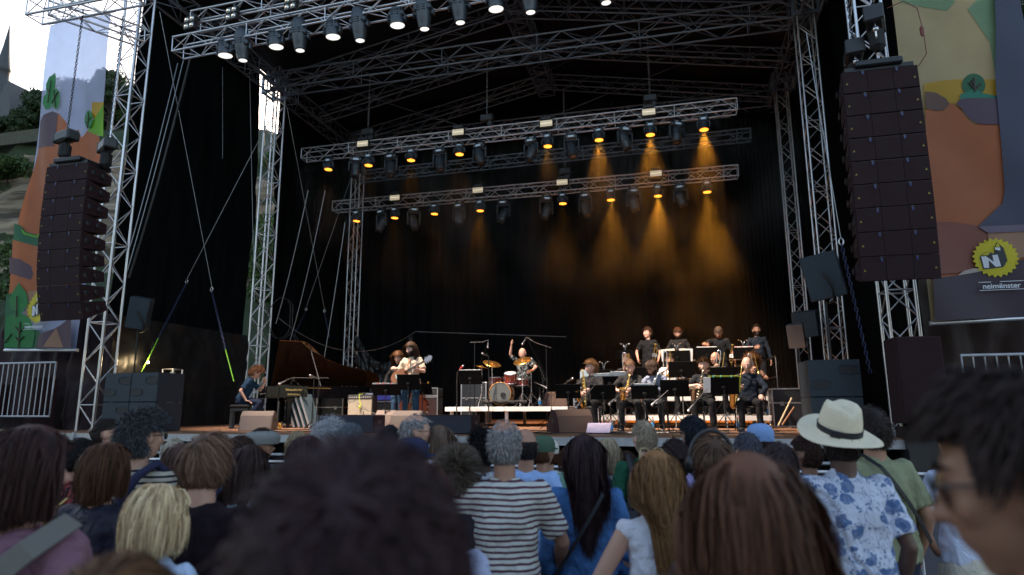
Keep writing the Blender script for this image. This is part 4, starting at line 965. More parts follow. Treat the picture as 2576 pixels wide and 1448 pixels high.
def ik(S, W, l1, l2, hint):
    S, W, hint = Vector(S), Vector(W), Vector(hint); d = W - S; L = min(d.length, (l1 + l2) * .995); dn = d.normalized(); W = S + dn * L
    a = (l1 * l1 - l2 * l2 + L * L) / (2 * L); h = math.sqrt(max(0, l1 * l1 - a * a)); hv = hint - dn * hint.dot(dn)
    hv = hv.normalized() if hv.length > 1e-5 else Vector((0, -1, 0))
    return S + dn * a + hv * h, W
def hand(sb, W, d, pn, side, curl=.5, spread=.25):
    """palm, five unequal bent fingers; pn = the way the palm faces; side +1: thumb towards cross(d, pn)"""
    d = Vector(d).normalized(); pn = Vector(pn); pn = (pn - d * pn.dot(d)).normalized(); ac = d.cross(pn) * side
    R = Matrix((ac, d, pn)).transposed()
    R2 = Matrix((ac, pn, d)).transposed()
    sb.loft([(W - d * .01, .025, .019, R2), (W + d * .03, .034, .016, R2), (W + d * .075, .041, .0145, R2), (W + d * .09, .038, .012, R2)], 16)
    for i, (o_, L) in enumerate([(.032, .070), (.011, .079), (-.011, .073), (-.031, .056)]):
        p_ = W + d * (.086 - abs(i - 1.2) * .004) + ac * o_; dd = (d + ac * (o_ * spread * 9)).normalized(); pts = [p_]; cu = curl * (1 + .12 * i)
        for j, fr in enumerate((.45, .32, .23)):
            dd = (dd * math.cos(cu * (.9 if j else .6)) + pn * math.sin(cu * (.9 if j else .6))).normalized()
            p_ = p_ + dd * L * fr; pts.append(p_)
            pn_ = (pn - dd * pn.dot(dd)); 
        sb.chain(pts, [.0092, .0085, .0078, .0068], 8)
    p_ = W + d * .022 + ac * .026; dd = (d * .65 + ac * .62 + pn * (.25 + .3 * curl)).normalized()
    sb.chain([p_, p_ + dd * .042, p_ + dd * .042 + (dd + d * .5 + pn * .3 - ac * .25).normalized() * .034, p_ + dd * .042 + (dd + d * .5 + pn * .3 - ac * .25).normalized() * .058], [.0135, .011, .0098, .008], 8)
PANTS = {}
def person(label, loc, yaw=0., h=1.75, pose='stand', lean=0., side=0., top=('tee_black', 'plain', (.012, .012, .013)), sleeve='short', bottom=(.02, .02, .025), skn='fair',
           hr=None, head=(0, 0, 0), arms=None, curl=(.6, .6), palm=None, hdir=None, legs=None, fat=1., grp=None, lod=1, beard=None, glasses=None, hem=.0, seed=0, skirt=None, collar=False, fold=.042, neckw=1., shoes=(.02, .02, .02), twist=0., face=True, hs=1.0):
    t = empty('person', loc, label, 'person', grp, rad(yaw), h / 1.75)
    sit = pose == 'sit'; PZ = .55 if sit else .95
    U3 = Matrix.Rotation(rad(twist), 3, 'Z') @ Matrix.Rotation(rad(side), 3, 'Y') @ Matrix.Rotation(-rad(lean), 3, 'X'); PV = Vector((0, 0, PZ))
    up = lambda x, y, z: PV + U3 @ Vector((x, y, z - .95))           # template standing coordinates -> posed
    hy, hp, hro = [rad(a) for a in head]
    N_ = up(0, -.012, 1.47)
    HR = U3 @ Matrix.Rotation(hy, 3, 'Z') @ Matrix.Rotation(-hp, 3, 'X') @ Matrix.Rotation(hro, 3, 'Y')
    H = N_ + U3 @ Vector((0, .008, .055 + (hs - 1) * .08)) + HR @ Vector((0, .012, .105))
    hd = lambda x, y, z: H + HR @ Vector((x, y, z)) * hs
    h1 = lambda x, y, z: H + HR @ Vector((x, y, z))
    sw = .163 * fat ** .5
    S = {1: up(sw, -.005, 1.405), -1: up(-sw, -.005, 1.405)}
    E, W = {}, {}
    arms = arms or {}
    for s in (1, -1):
        a = arms.get(s)
        if a is None: tg, hint = up(s * (sw + .075 * fat), .05, .91 if not sit else .99), Vector((s * .25, -1, 0))
        else:
            tg, hint = Vector(a[0]), Vector(a[1])
        E[s], W[s] = ik(S[s], tg, .29, .255, hint)
    sk = skin(skn); body = SB()
    # head with brow, nose, lips, chin, ears
    hb_ = SB()
    hb_.ball(h1(0, -.006, .017), (.076, .094, .099), HR, 20, 14).ball(h1(0, .028, -.035), (.058, .064, .075), HR).ball(h1(0, .045, -.088), (.034, .034, .026), HR)
    hb_.ball(h1(0, .035, -.005), (.066, .060, .055), HR)
    if face:
        hb_.chain([h1(0, .083, .012), h1(0, .104, -.022), h1(0, .109, -.031)], [.0085, .0105, .0125], 8).ball(h1(.011, .097, -.034), .0085).ball(h1(-.011, .097, -.034), .0085)
        hb_.chain([h1(-.037, .073, .028), h1(0, .085, .022), h1(.037, .073, .028)], [.011, .011, .011], 8)
        hb_.chain([h1(-.02, .081, -.058), h1(0, .088, -.056), h1(.02, .081, -.058)], [.0055, .0075, .0055], 8).chain([h1(-.016, .079, -.068), h1(0, .085, -.069), h1(.016, .079, -.068)], [.0055, .008, .0055], 8)
        for s in (1, -1): hb_.ball(h1(s * .040, .062, -.022), (.022, .02, .02), HR)
    for s in (1, -1): hb_.ball(h1(s * .078, -.008, -.008), (.009, .019, .031), HR @ Matrix.Rotation(-s * .35, 3, 'Z')).ball(h1(s * .074, .0, -.028), (.008, .010, .014), HR)
    body.mb.add([H + (Vector(v) - H) * hs for v in hb_.mb.v], hb_.mb.f)
    nw = .054 * neckw * min(1.15, fat)
    body.chain([up(0, -.02, 1.38), N_, hd(0, -.022, -.05)], [nw * 1.25, nw, nw * .95])
    body.chain([up(0, 0, 1.0), up(0, 0, 1.2), up(0, -.005, 1.36)], [.09, .095, .10]).chain([S[-1], up(0, -.01, 1.40), S[1]], [.042, .06, .042])
    for s in (1, -1):
        body.chain([S[s], S[s].lerp(E[s], .5), E[s], E[s].lerp(W[s], .3), W[s]], [.047, .043, .036, .038, .0245])
        fd = (W[s] - E[s]).normalized(); dd = Vector(hdir[s]) if hdir and s in hdir else fd
        pn = Vector(palm[s]) if palm and s in palm else Vector((-s, .15, 0))
        if abs(dd.normalized().dot(pn.normalized())) > .95: pn = Vector((0, -1, .2))
        th = Vector(dd).cross(pn)
        sd_ = arms.get(s)[2] if arms.get(s) and len(arms.get(s)) > 2 else (1 if th.dot(Vector((0, 1, .3))) > 0 else -1)
        hand(body, W[s], dd, pn, sd_, curl[0 if s == 1 else 1])
    # legs
    if legs is None:
        legs = {s: ((s * .15, .43, .52), (s * .16, .40, .09)) for s in (1, -1)} if sit else {s: ((s * .105, .01, .50), (s * .115, -.03, .09)) for s in (1, -1)}
    hip = {s: Vector((s * .09, .0, PZ - .03)) for s in (1, -1)}
    if skirt:
        for s in (1, -1): body.chain([hip[s], Vector(legs[s][0]), Vector(legs[s][1])], [.08, .05, .036])
    body.solid('body', sk, t, .0075 if lod else .012, 3)
    if face:
        ey = MB(); 
        for s in (1, -1): ey.ball(hd(s * .031, .074, .004), (.0125, .010, .0085), 10, 8, HR, 0).ball(hd(s * .031, .0825, .003), (.0055, .003, .0055), 8, 6, HR, 1)
        ey.build('eyes', [mat('eye_white', (.6, .56, .52), .3, var=0), mat('iris', (.02, .012, .008), .2, var=0)], t)
        if hr:
            br_ = MB()
            for s in (1, -1): br_.path([hd(s * .016, .092, .026), hd(s * .034, .088, .033), hd(s * .052, .075, .027)], [.0035, .0045, .002], 6)
            br_.build('eyebrows', hairmat(hr[1] if hr[1][0] < .3 else (.2, .13, .08)), t)
    # clothing
    I = U3; f = fat
    sh = SB(); hz = .90 - hem
    rg = [(up(0, .0, hz), .176 * f, .125 * f, I), (up(0, .0, 1.0), .168 * f, .12 * f, I), (up(0, .0, 1.12), .155 * f, .112 * f, I), (up(0, .0, 1.25), .160 * f ** .7, .12 * f ** .8, I), (up(0, -.004, 1.35), .166 * f ** .5, .12 * f ** .5, I), (up(0, -.01, 1.42), .140 * f ** .5, .095, I), (up(0, -.012, 1.455), .098, .072, I), (up(0, -.014, 1.475), .066, .058, I)]
    if sit: rg = [(up(0, .02, .93), .175 * f, .14 * f, I)] + rg[1:]
    sh.loft(rg)
    for s in (1, -1):
        a_, b_, c_ = S[s], E[s], W[s]
        if sleeve == 'none': sh.chain([up(s * sw * .6, -.005, 1.40), a_ - (a_ - N_).normalized() * -.01], [.055, .045])
        elif sleeve == 'short': 
            e_ = a_.lerp(b_, .78); sh.chain([up(s * sw * .5, -.005, 1.39), a_], [.07, .066]); x, y, d = basis(b_ - a_); Rm = Matrix((x, y, d)).transposed()
            sh.loft([(a_, .066, .066, Rm), (a_.lerp(b_, .4), .066, .066, Rm), (e_, .069 * f ** .3, .064, Rm)], 16)
        else:
            sh.chain([up(s * sw * .5, -.005, 1.39), a_, a_.lerp(b_, .5), b_, b_.lerp(c_, .5), c_.lerp(b_, .08 if sleeve == 'long' else .45)], [.07, .063, .057, .050, .046, .037 if sleeve == 'long' else .044])
    if collar:
        sh.chain([up(.05 * math.cos(a), -.012 + .052 * math.sin(a), 1.487 + .008 * (a > 3.3)) for a in [i * .35 + 2.0 for i in range(16)]], [.012] * 16, 8)
    tm = cloth_mat(*top) if isinstance(top, tuple) else top
    sh.solid('shirt', tm, t, .011 if lod else .015, 2, fold, .10)
    if skirt:
        sk_ = SB(); sk_.loft([(Vector((0, 0, .98)), .15 * f, .115 * f, Matrix.Identity(3)), (Vector((0, 0, .88)), .185 * f, .135 * f, Matrix.Identity(3)), (Vector((0, 0, .45)), .21 * f, .17 * f, Matrix.Identity(3))]); sk_.solid('skirt', cloth_mat('skirt_%s' % skirt[0], 'plain', skirt[1]), t, .014, 2, .02, .15)
    else:
        tr = SB(); tr.loft([(Vector((0, 0, PZ - .12)) , .10, .09, Matrix.Identity(3)), (Vector((0, 0, PZ - .05)), .165 * f, .125 * f, Matrix.Identity(3)), (up(0, 0, 1.02), .150 * f, .108 * f, I)])
        for s in (1, -1):
            kn, an = Vector(legs[s][0]), Vector(legs[s][1])
            tr.chain([hip[s], hip[s].lerp(kn, .5), kn, kn.lerp(an, .45), an], [.098 * f ** .5, .085 * f ** .4, .066, .06, .056])
        bk = 'trouser_%.2f_%.2f_%.2f' % bottom
        tr.solid('trousers', cloth_mat(bk, 'plain', bottom), t, .014, 2, .022, .12)
    for s in (1, -1):
        so = MB(); an = Vector(legs[s][1]); fwd = Vector((s * .18, 1, 0)).normalized(); rt = Vector((fwd.y, -fwd.x, 0)); zb = an.z - .088
        vs = []
        for (q, w, z0, z1) in ((-.075, .028, .0, .05), (-.055, .036, 0, .085), (.02, .036, .0, .085), (.10, .044, 0, .05), (.165, .038, .0, .038), (.195, .018, .004, .024)):
            for (a, b) in ((-1, 0), (1, 0), (.8, 1), (-.8, 1)): vs.append(Vector((an.x, an.y, zb)) + fwd * q + rt * w * a + Vector((0, 0, z0 if b == 0 else z1)))
        so.add(vs, [(j * 4 + i, j * 4 + (i + 1) % 4, j * 4 + 4 + (i + 1) % 4, j * 4 + 4 + i) for j in range(5) for i in range(4)] + [(3, 2, 1, 0), (20, 21, 22, 23)], 0, True)
        so.build('shoe', mat('shoe_%.2f_%.2f_%.2f' % shoes, shoes, .5, var=.1), t)
    if hr:
        st, col = hr[0], hr[1]; kw = dict(hr[2]) if len(hr) > 2 else {}
        hair(t, H, HR, st, col, seed=seed, hs=hs, **kw)
    if beard: hair(t, H + HR @ Vector((0, .004, .006)), HR, 'beard', beard[0], seed=seed, n=700, length=beard[1], lift=.01, name='beard', wid=.003, hs=hs)
    if glasses:
        g = MB()
        for s in (1, -1):
            pts = [hd(s * .034 + .023 * math.cos(a), .100 - .004 * math.cos(a) * s, .002 + .018 * math.sin(a)) for a in [6.283 * i / 14 for i in range(14)]]
            g.path(pts, .0022, 5, closed=True).path([hd(s * .056, .096, .006), hd(s * .078, .06, .008), hd(s * .084, -.01, .004)], .0022, 5)
            if glasses == 'sun': g.add(pts, [tuple(range(14))], 1)
        g.path([hd(-.012, .1, .006), hd(0, .104, .009), hd(.012, .1, .006)], .002, 5)
        g.build('glasses', [BLACKM, LENS], t)
    t['_'] = 0; del t['_']
    INFO[t.name] = dict(H=H, HR=HR, hd=hd, up=up, W=W, E=E, S=S, U3=U3, PZ=PZ)
    return t
INFO = {}
def W_of(t, p_):  # person frame -> world
    return Matrix.Translation(t.location) @ t.rotation_euler.to_matrix().to_4x4() @ (Vector(p_) * t.scale[0])
# ================================================================ BAND: risers, instruments, players
def plat(name, x0, x1, y0, y1, z, h, label, legs=True, lz=None):
    t = empty(name, ((x0 + x1) / 2, (y0 + y1) / 2, z - h if lz is None else lz), label, 'stage riser', 'risers')
    o = t.location
    MB().box((0, 0, z - .02 - o.z), (x1 - x0 - .02, y1 - y0 - .02, .03)).build('platform', mat('riser_top', (.05, .045, .04), .7), t)
    e = MB(); n = max(1, round((x1 - x0) / 2))
    for i in range(n):
        a = x0 + (x1 - x0) * i / n; b = x0 + (x1 - x0) * (i + 1) / n
        e.box(((a + b) / 2 - o.x, y0 - .012 - o.y, z - .055 - o.z), (b - a - .012, .03, .105), bev=.004).box(((a + b) / 2 - o.x, y1 - .012 - o.y, z - .055 - o.z), (b - a - .012, .03, .105))
    for xx in (x0, x1): e.box((xx - o.x, (y0 + y1) / 2 - o.y, z - .055 - o.z), (.03, y1 - y0, .105))
    e.build('edge_profile', WHITEP, t)
    if legs:
        for i in range(n + 1):
            for yy in (y0 + .12, y1 - .12):
                a = x0 + (x1 - x0) * i / n; a = min(max(a, x0 + .12), x1 - .12)
                MB().box((a - o.x, yy - o.y, (z - .1 - o.z + 0) / 2), (.07, .07, z - .1 - o.z)).build('leg', WHITEP, t)
    return t
q0, q1 = UY(1121, 1024, 15.0), UY(1429, 1024, 15.0)
DRZ = 1.80
plat('drum_riser', q0.x, q1.x, 15.0, 17.2, DRZ, DRZ - STAGE, 'white edged platform under the drum kit')
LRX0, LRX1 = UY(1512, 1050, 14.6).x, UY(1940, 1050, 14.6).x
plat('low_riser', LRX0, LRX1, 14.6, 16.6, 1.60, .27, 'low white edged platform under the trombone row')
UX0, UX1 = UY(1545, 1000, 16.8).x, UY(1958, 1000, 16.8).x
plat('high_riser', UX0, UX1, 16.7, 18.9, 2.03, .7, 'high platform under the standing back row')
# ---- players
BLK_T = ('tee_black', 'plain', (.010, .011, .013)); BLK_S = ('shirt_black', 'plain', (.014, .0135, .014)); NAVY_S = ('shirt_navy', 'plain', (.008, .013, .022)); CHAR_S = ('shirt_charcoal', 'plain', (.028, .026, .026))
BLKT = (.011, .011, .012)
def at(px, Y, z): p_ = UY(px, 900, Y); return (p_.x, Y, z)
G_BAND = 'band members'
def person_h(*a, **k): k.setdefault('hs', 1.2); return person(*a, **k)
DNM = (.03, .07, .13)
gt = person_h('person with long curly hair and beard playing guitar at centre stage', at(1037, 13.0, STAGE), 172, 1.84, top=('shirt_cream', 'plain', (.62, .50, .36)), sleeve='short', bottom=(.012, .04, .075), skn='pale', hr=('wavy', (.06, .028, .014), dict(length=.30, wav=.018, lift=.016, n=2600, part=.2)),
            head=(-14, 14, 0), arms={1: ((.13, .24, 1.09), (1, -.6, -.3), 1), -1: ((-.24, .30, 1.20), (-.8, -.5, -1))}, curl=(.7, 1.1), palm={1: (0, -1, 0), -1: (.3, -.6, 1)}, hdir={1: (-1, .15, -.15), -1: (.3, -.2, 1)}, grp=G_BAND, beard=((.02, .012, .008), .035), collar=True, fat=1.05, legs={1: ((.13, .02, .50), (.15, -.03, .09)), -1: ((-.12, .02, .5), (-.14, 0, .09))})
bs = person_h('person in a dark shirt and jeans standing behind the guitarist with the double bass', at(1003, 14.3, STAGE), 165, 1.76, top=BLK_S, sleeve='long', bottom=DNM, skn='fair', hr=('wavy', (.10, .04, .015), dict(length=.22, wav=.015, lift=.03)), head=(20, 20, 0), arms={1: ((.20, .26, .95), (1, -.3, -.2)), -1: ((-.2, .30, 1.35), (-1, -.4, -.4))}, grp=G_BAND)
PNX = UY(676, 1000, 13.15).x
BEN = (PNX - .62 * math.cos(rad(33)) - .52 * math.sin(rad(33)), 13.15 - .62 * math.sin(rad(33)) + .52 * math.cos(rad(33)))
pn = person_h('person with curly auburn hair seated at the piano with chin on hand', (BEN[0], BEN[1], STAGE + .08), -57, 1.80, 'sit', lean=22, top=('shirt_denim', 'plain', (.012, .035, .07)), sleeve='short', bottom=(.012, .02, .045), skn='fair', hr=('curly', (.12, .048, .02), dict(length=.07, lift=.024, n=3200)),
            head=(0, 12, 0), arms={1: ((.24, .12, .54), (.3, -1, 0)), -1: ((-.04, .50, .98), (-.3, .5, -1))}, curl=(.4, 1.3), palm={1: (0, -.2, -1), -1: (1, -.3, 0)}, hdir={1: (.1, 1, -.3), -1: (.25, -.6, .7)}, glasses='clear', collar=True, grp=G_BAND, legs={1: ((.14, .40, .50), (.16, .16, .09)), -1: ((-.14, .42, .52), (-.14, .40, .09))})
dr = person_h('bald drummer with one hand raised behind the cymbals', at(1316, 16.45, DRZ + .12), 178, 1.78, 'sit', top=('shirt_drummer', 'floral', (.012, .012, .014), (.20, .22, .22), 14.), sleeve='short', bottom=BLKT, skn='pale', hr=None, head=(-6, 22, 0), arms={1: ((.24, .26, 1.43), (1, 0, -.4)), -1: ((-.30, .35, .75), (-1, -.3, 0))}, curl=(.5, 1.2), hdir={1: (0, .1, 1)}, palm={1: (-1, -.3, 0)}, grp=G_BAND)
fr = [
 dict(label='saxophonist with curly ginger hair and glasses, leftmost of the front row', px=1487, top=CHAR_S, sleeve='long', skn='pale', hr=('curly', (.20, .10, .04), dict(length=.06, lift=.022, n=3200)), head=(-38, 0, 0), glasses='clear', yaw=172, fat=1.08),
 dict(label='saxophonist with short light brown hair looking down behind a mic boom', px=1583, top=BLK_S, sleeve='short', skn='pale', hr=('short', (.12, .065, .035), dict(length=.035, lift=.009)), head=(6, 22, 0), yaw=180, fat=1.05),
 dict(label='saxophonist in a grey jacket and sunglasses in the front row', px=1650, top=('jacket_grey', 'spots', (.14, .16, .21), (.09, .10, .15), 40.), sleeve='long', skn='olive', hr=('short', (.05, .03, .02), dict(length=.045, lift=.012)), head=(-30, 26, 8), glasses='sun', beard=((.03, .018, .012), .02), yaw=168, lean=12),
 dict(label='saxophonist with tousled brown hair holding the horn to his chest', px=1770, top=BLK_T, sleeve='short', skn='pale', hr=('spiky', (.16, .09, .05), dict(length=.03, lift=.010)), head=(-8, 6, 0), yaw=170),
 dict(label='bald saxophonist with glasses in a dark shirt, rightmost of the front row', px=1878, top=NAVY_S, sleeve='long', skn='pale', hr=None, head=(-4, 14, 0), glasses='clear', yaw=174, fat=1.1)]
FR = []
for i, d_ in enumerate(fr):
    px = d_.pop('px'); lab = d_.pop('label'); yw = d_.pop('yaw')
    ar = {1: ((.15, .30, .73), (1, -.2, -.3)), -1: ((-.02, .28, .80), (-1, -.3, -.3))}
    if i == 4: ar = {1: ((.20, .26, .85), (1, -.2, -.3)), -1: ((-.20, .34, .66), (-1, -.4, 0))}
    if i == 3: ar = {1: ((.10, .27, .86), (1, -.1, -.4)), -1: ((.12, .30, .80), (-1, 0, -.4))}
    FR.append(person_h(lab, at(px, 13.35 + (.15 if i == 0 else 0), STAGE), yw, 1.80, 'sit', bottom=BLKT, arms=ar, curl=(.9, .9), palm={1: (-.6, -.7, 0), -1: (.5, -.8, 0) if i != 4 else (0, 0, -1)}, hdir={1: (-.5, .5, -.5), -1: (.6, .4, -.4) if i != 4 else (.1, 1, -.4)}, grp=G_BAND, collar=i in (0, 2, 4), seed=i, **d_))
md = [
 dict(label='trombonist with tied back hair and glasses in the middle row', px=1577, top=CHAR_S, skn='fair', hr=('tied', (.16, .07, .03), dict(length=.15, lift=.008)), glasses='clear', beard=((.14, .06, .03), .02), head=(-26, 4, 0)),
 dict(label='trombonist in a white shirt half hidden by a music stand', px=1684, top=('shirt_white', 'plain', (.72, .72, .76)), skn='fair', hr=('short', (.03, .018, .012), dict(length=.05)), head=(8, 8, 0)),
 dict(label='grey haired trombonist with glasses looking sideways', px=1800, top=('shirt_greybrown', 'plain', (.06, .052, .05)), skn='tan', hr=('bald', (.30, .28, .26), dict(length=.03)), glasses='clear', head=(-36, 0, 0)),
 dict(label='trombonist with big curly brown hair and a sleeveless black top', px=1892, top=BLK_T, skn='tan', hr=('curly', (.22, .10, .04), dict(length=.16, lift=.02, n=4600, wid=.0028)), head=(-10, 6, 0), sleeve='none', h=1.66)]
MD = []
for i, d_ in enumerate(md):
    px = d_.pop('px'); lab = d_.pop('label'); hh = d_.pop('h', 1.78); sl = d_.pop('sleeve', 'long')
    MD.append(person_h(lab, at(px, 15.25, 1.60), 176, hh, 'sit', bottom=BLKT, sleeve=sl, arms={1: ((.04, .32, 1.02), (1, -.2, -.5)), -1: ((-.05, .26, .92), (-1, -.2, -.4))}, curl=(1.0, 1.0), palm={1: (-1, 0, 0), -1: (1, 0, 0)}, hdir={1: (-.3, .5, .6), -1: (.3, .5, .6)}, grp=G_BAND, collar=i < 3, seed=10 + i, **d_))
bk = [
 dict(label='standing trumpeter with dark hair and moustache gazing sideways', px=1632, top=BLK_T, sleeve='short', skn='pale', hr=('swept', (.035, .018, .012), dict(length=.07, lift=.012, part=.2)), head=(-42, -4, 0), arms={1: ((.26, .20, .95), (1, -.6, 0)), -1: ((-.24, .12, .92), (-1, -.6, 0))}),
 dict(label='standing bearded trumpeter in a black shirt looking down', px=1709, top=BLK_S, sleeve='long', skn='fair', hr=('short', (.07, .03, .015), dict(length=.05, lift=.012)), head=(-8, 26, 0), beard=((.04, .02, .012), .022), collar=True, arms={1: ((.26, .18, .95), (1, -.6, 0)), -1: ((-.30, .10, .90), (-1, -.6, 0))}, fat=1.1),
 dict(label='standing trumpeter with cropped hair leaning an arm on his music stand', px=1812, top=BLK_T, sleeve='short', skn='tan', hr=('crop', (.10, .07, .05), dict(length=.015, lift=.004)), head=(-18, 22, 0), glasses='clear', lean=16, arms={1: ((.34, .52, 1.26), (1, -.3, -.2)), -1: ((-.34, .08, .86), (-1, -.6, 0))}, fat=1.08),
 dict(label='standing trumpeter with glasses and beard at the far right', px=1908, top=NAVY_S, sleeve='long', skn='olive', hr=('short', (.012, .009, .008), dict(length=.04)), head=(6, -4, 0), glasses='clear', beard=((.012, .009, .008), .02), arms={1: ((.10, .28, 1.18), (1, -.6, -.4)), -1: ((-.28, .08, .88), (-1, -.5, 0))})]
BK = []
for i, d_ in enumerate(bk):
    px = d_.pop('px'); lab = d_.pop('label')
    BK.append(person_h(lab, at(px, 17.6, 2.03), 178, 1.82, bottom=BLKT, curl=(.6, .6), grp=G_BAND, seed=20 + i, **d_))
# ---- wind instruments, each standing free of its player
def inst(name, who, anchor, label, cat, grp):
    w = W_of(who, anchor); t = empty(name, w, label, cat, grp); t.rotation_euler = who.rotation_euler; t.scale = who.scale
    return t, (lambda x, y, z: Vector((x, y, z)) - Vector(anchor))
def sax(who, label, m=BRASS, dx=0., tilt=0., size=1.):
    t, P = inst('saxophone', who, (.1 + dx, .3, .75), label, 'saxophone', 'saxophones')
    R = Matrix.Rotation(rad(tilt), 3, 'Y'); Q = lambda x, y, z: R @ (Vector((x, y, z)) * size)
    bd = MB(); bd.path([Q(*a) for a in [(-.10, -.03, .34), (-.08, -.03, .2), (-.03, -.03, .02), (.02, -.02, -.15), (.045, .0, -.23), (.06, .05, -.27), (.07, .10, -.255), (.075, .135, -.2), (.07, .15, -.1), (.06, .18, .0), (.05, .20, .04)]], [.013, .017, .024, .031, .035, .038, .04, .043, .05, .062, .078], 16)
    bd.build('body', m, t); e = Q(.05, .20, .04); d = (e - Q(.07, .15, -.1)).normalized()
    MB().lathe([(.078, 0), (.09, .012), (.084, .014), (.06, -.03), (.035, -.09), (1e-3, -.1)], e, d, 24).build('bell', mat('bell_inside', (.30, .20, .06), .25, .9, var=.1) if m is BRASS else m, t)
    MB().path([Q(*a) for a in [(-.10, -.03, .34), (-.105, -.04, .38), (-.09, -.08, .41), (-.05, -.13, .40)]], [.013, .012, .010, .008], 10).build('neck', m, t)
    MB().path([Q(-.06, -.12, .403), Q(-.02, -.17, .39)], [.012, .008], 8).build('mouthpiece', BLACKM, t)
    k = MB()
    for i in range(9):
        a = Q(-.08, -.03, .25).lerp(Q(.03, -.01, -.18), i / 8); k.lathe([(1e-3, .012), (.018, .012), (.02, .0)], a + Q(0, .035, 0), (.1, 1, .1), 10)
        k.tube(a + Q(.03, .02, .01), a + Q(.035, .02, -.05), .003, 5)
    for i in range(3): k.lathe([(1e-3, .01), (.026, .01), (.028, 0)], Q(.1, .14 + .01 * i, -.16 + .07 * i), (1, .3, 0), 10)
    k.build('keys', m, t)
sax(FR[0], 'gold saxophone lying on the lap of the ginger haired player', tilt=18, size=1.1)
sax(FR[1], 'small gold saxophone held by the player behind the long mic boom', dx=-.02, size=.8)
sax(FR[2], 'silver saxophone hanging from the player in the grey jacket', SILVER, dx=.0, tilt=-14)
sax(FR[3], 'dark bell saxophone held upright by the tousled haired player', mat('dark_lacquer', (.33, .27, .2), .25, .9), size=1.0)
sax(FR[4], 'gold saxophone of the bald player, bell below the yellow folder', dx=.12, size=1.15)
def trombone(who, label, dx=0., tilt=0.):
    t, P = inst('trombone', who, (dx, .3, 1.0), label, 'trombone', 'trombones'); R = Matrix.Rotation(rad(tilt), 3, 'Y'); Q = lambda x, y, z: R @ Vector((x, y, z))
    s = MB(); s.path([Q(-.035, 0, -.3), Q(-.035, 0, .36), Q(-.02, 0, .40), Q(.02, 0, .40), Q(.035, 0, .36), Q(.035, 0, -.3)], .011, 8).tube(Q(-.035, 0, -.02), Q(.035, 0, -.02), .006, 6); s.build('slide', SILVER, t)
    MB().path([Q(-.11, .03, .38), Q(-.11, .03, -.1), Q(-.10, .03, -.25), Q(-.07, .03, -.28), Q(-.04, .02, -.25), Q(-.035, .02, -.1)], [.011, .011, .012, .013, .013, .011], 8).build('tuning_slide', BRASS, t)
    MB().lathe([(.012, -.3), (.016, -.12), (.03, 0), (.055, .07), (.10, .11), (.096, .112), (.05, .06), (1e-3, 0)], Q(-.11, .03, -.05), Q(0, .25, -1), 20).build('bell', BRASS, t)
for w, lab, dx, tl in ((MD[0], 'trombone held upright before the player with tied hair', .02, 0), (MD[1], 'trombone held upright by the player in the white shirt', .09, -4), (MD[2], 'trombone leaning before the grey haired player', -.02, -10), (MD[3], 'trombone held before the curly haired player', .02, 8)): trombone(w, lab, dx, tl)
def trumpet(who, anchor, d, label):
    t, P = inst('trumpet', who, anchor, label, 'trumpet', 'trumpets'); x, y, z = basis(Vector(d)); R = Matrix((x, y, z)).transposed(); Q = lambda a, b, c: R @ Vector((a, b, c))
    MB().path([Q(0, 0, -.24), Q(0, 0, .16), Q(0, .03, .2), Q(0, .06, .16), Q(0, .07, -.1), Q(0, .06, -.15), Q(0, .03, -.17), Q(0, .0, -.14)], .0075, 8).build('tubing', BRASS, t)
    MB().lathe([(.008, 0), (.012, .1), (.025, .18), (.06, .23), (.056, .232), (1e-3, .16)], Q(0, .07, .06), Q(0, 0, 1), 20).build('bell', BRASS, t)
    v = MB()
    for i in (-1, 0, 1): v.tube(Q(0, -.03, i * .032), Q(0, .10, i * .032), .014, 10).tube(Q(0, -.06, i * .032), Q(0, -.03, i * .032), .006, 6)
    v.build('valves', SILVER, t)
trumpet(BK[0], (-.20, .30, 1.04), (-.25, .1, 1), 'gold trumpet held upright by the player gazing sideways')
trumpet(BK[2], (-.30, .26, .98), (-.25, .1, 1), 'gold trumpet held upright by the player leaning on his stand')
# ---- guitar with strap
t, P = inst('electric_guitar', gt, (.10, .235, 1.10), 'amber hollow body guitar held by the bearded player', 'guitar', None)
GS_ = .84; ax = Vector((-.86, .12, .36)).normalized(); nf = Vector((0, 1, .12)); nf = (nf - ax * nf.dot(ax)).normalized(); uy = nf.cross(ax)
if uy.z < 0: uy = -uy
out_ = []
for i in range(40):
    a = 6.283 * i / 40; r = .155 * (1 + .16 * math.cos(2 * a) - .05 * math.cos(a)) * (1 - .13 * math.exp(-((abs(a - math.pi) - 1.75) / .35) ** 2)); out_.append((math.cos(a) * r * 1.15, math.sin(a) * r * .92))
MB().prism(out_, -nf * .035 - ax * .05, ax, uy, nf * .07).build('body', WOODG, t, True)
MB().path([ax * .12 + nf * .045, ax * .66 + nf * .04], .021, 8).build('neck', mat('rosewood', (.05, .025, .015), .4), t)
fr_ = MB()
for i in range(12): fr_.box(ax * (.2 + .036 * i) + nf * .062, (.003, .044, .004), R=Matrix((ax, uy, nf)).transposed())
fr_.box(-ax * .1 + nf * .045, (.03, .09, .02), R=Matrix((ax, uy, nf)).transposed()).build('frets_and_bridge', SILVER, t)
hs = MB().prism([(.65, -.028), (.83, -.045), (.86, 0), (.83, .045), (.65, .028)], nf * .03, ax, uy, nf * .014).build('headstock', mat('headstock_grey', (.18, .2, .26), .35), t)
tp = MB()
for i in range(3):
    for s in (-1, 1): tp.tube(ax * (.69 + .05 * i) + uy * s * .035 + nf * .037, ax * (.69 + .05 * i) + uy * s * .068 + nf * .037, .008, 8)
tp.build('tuning_pegs', SILVER, hs)
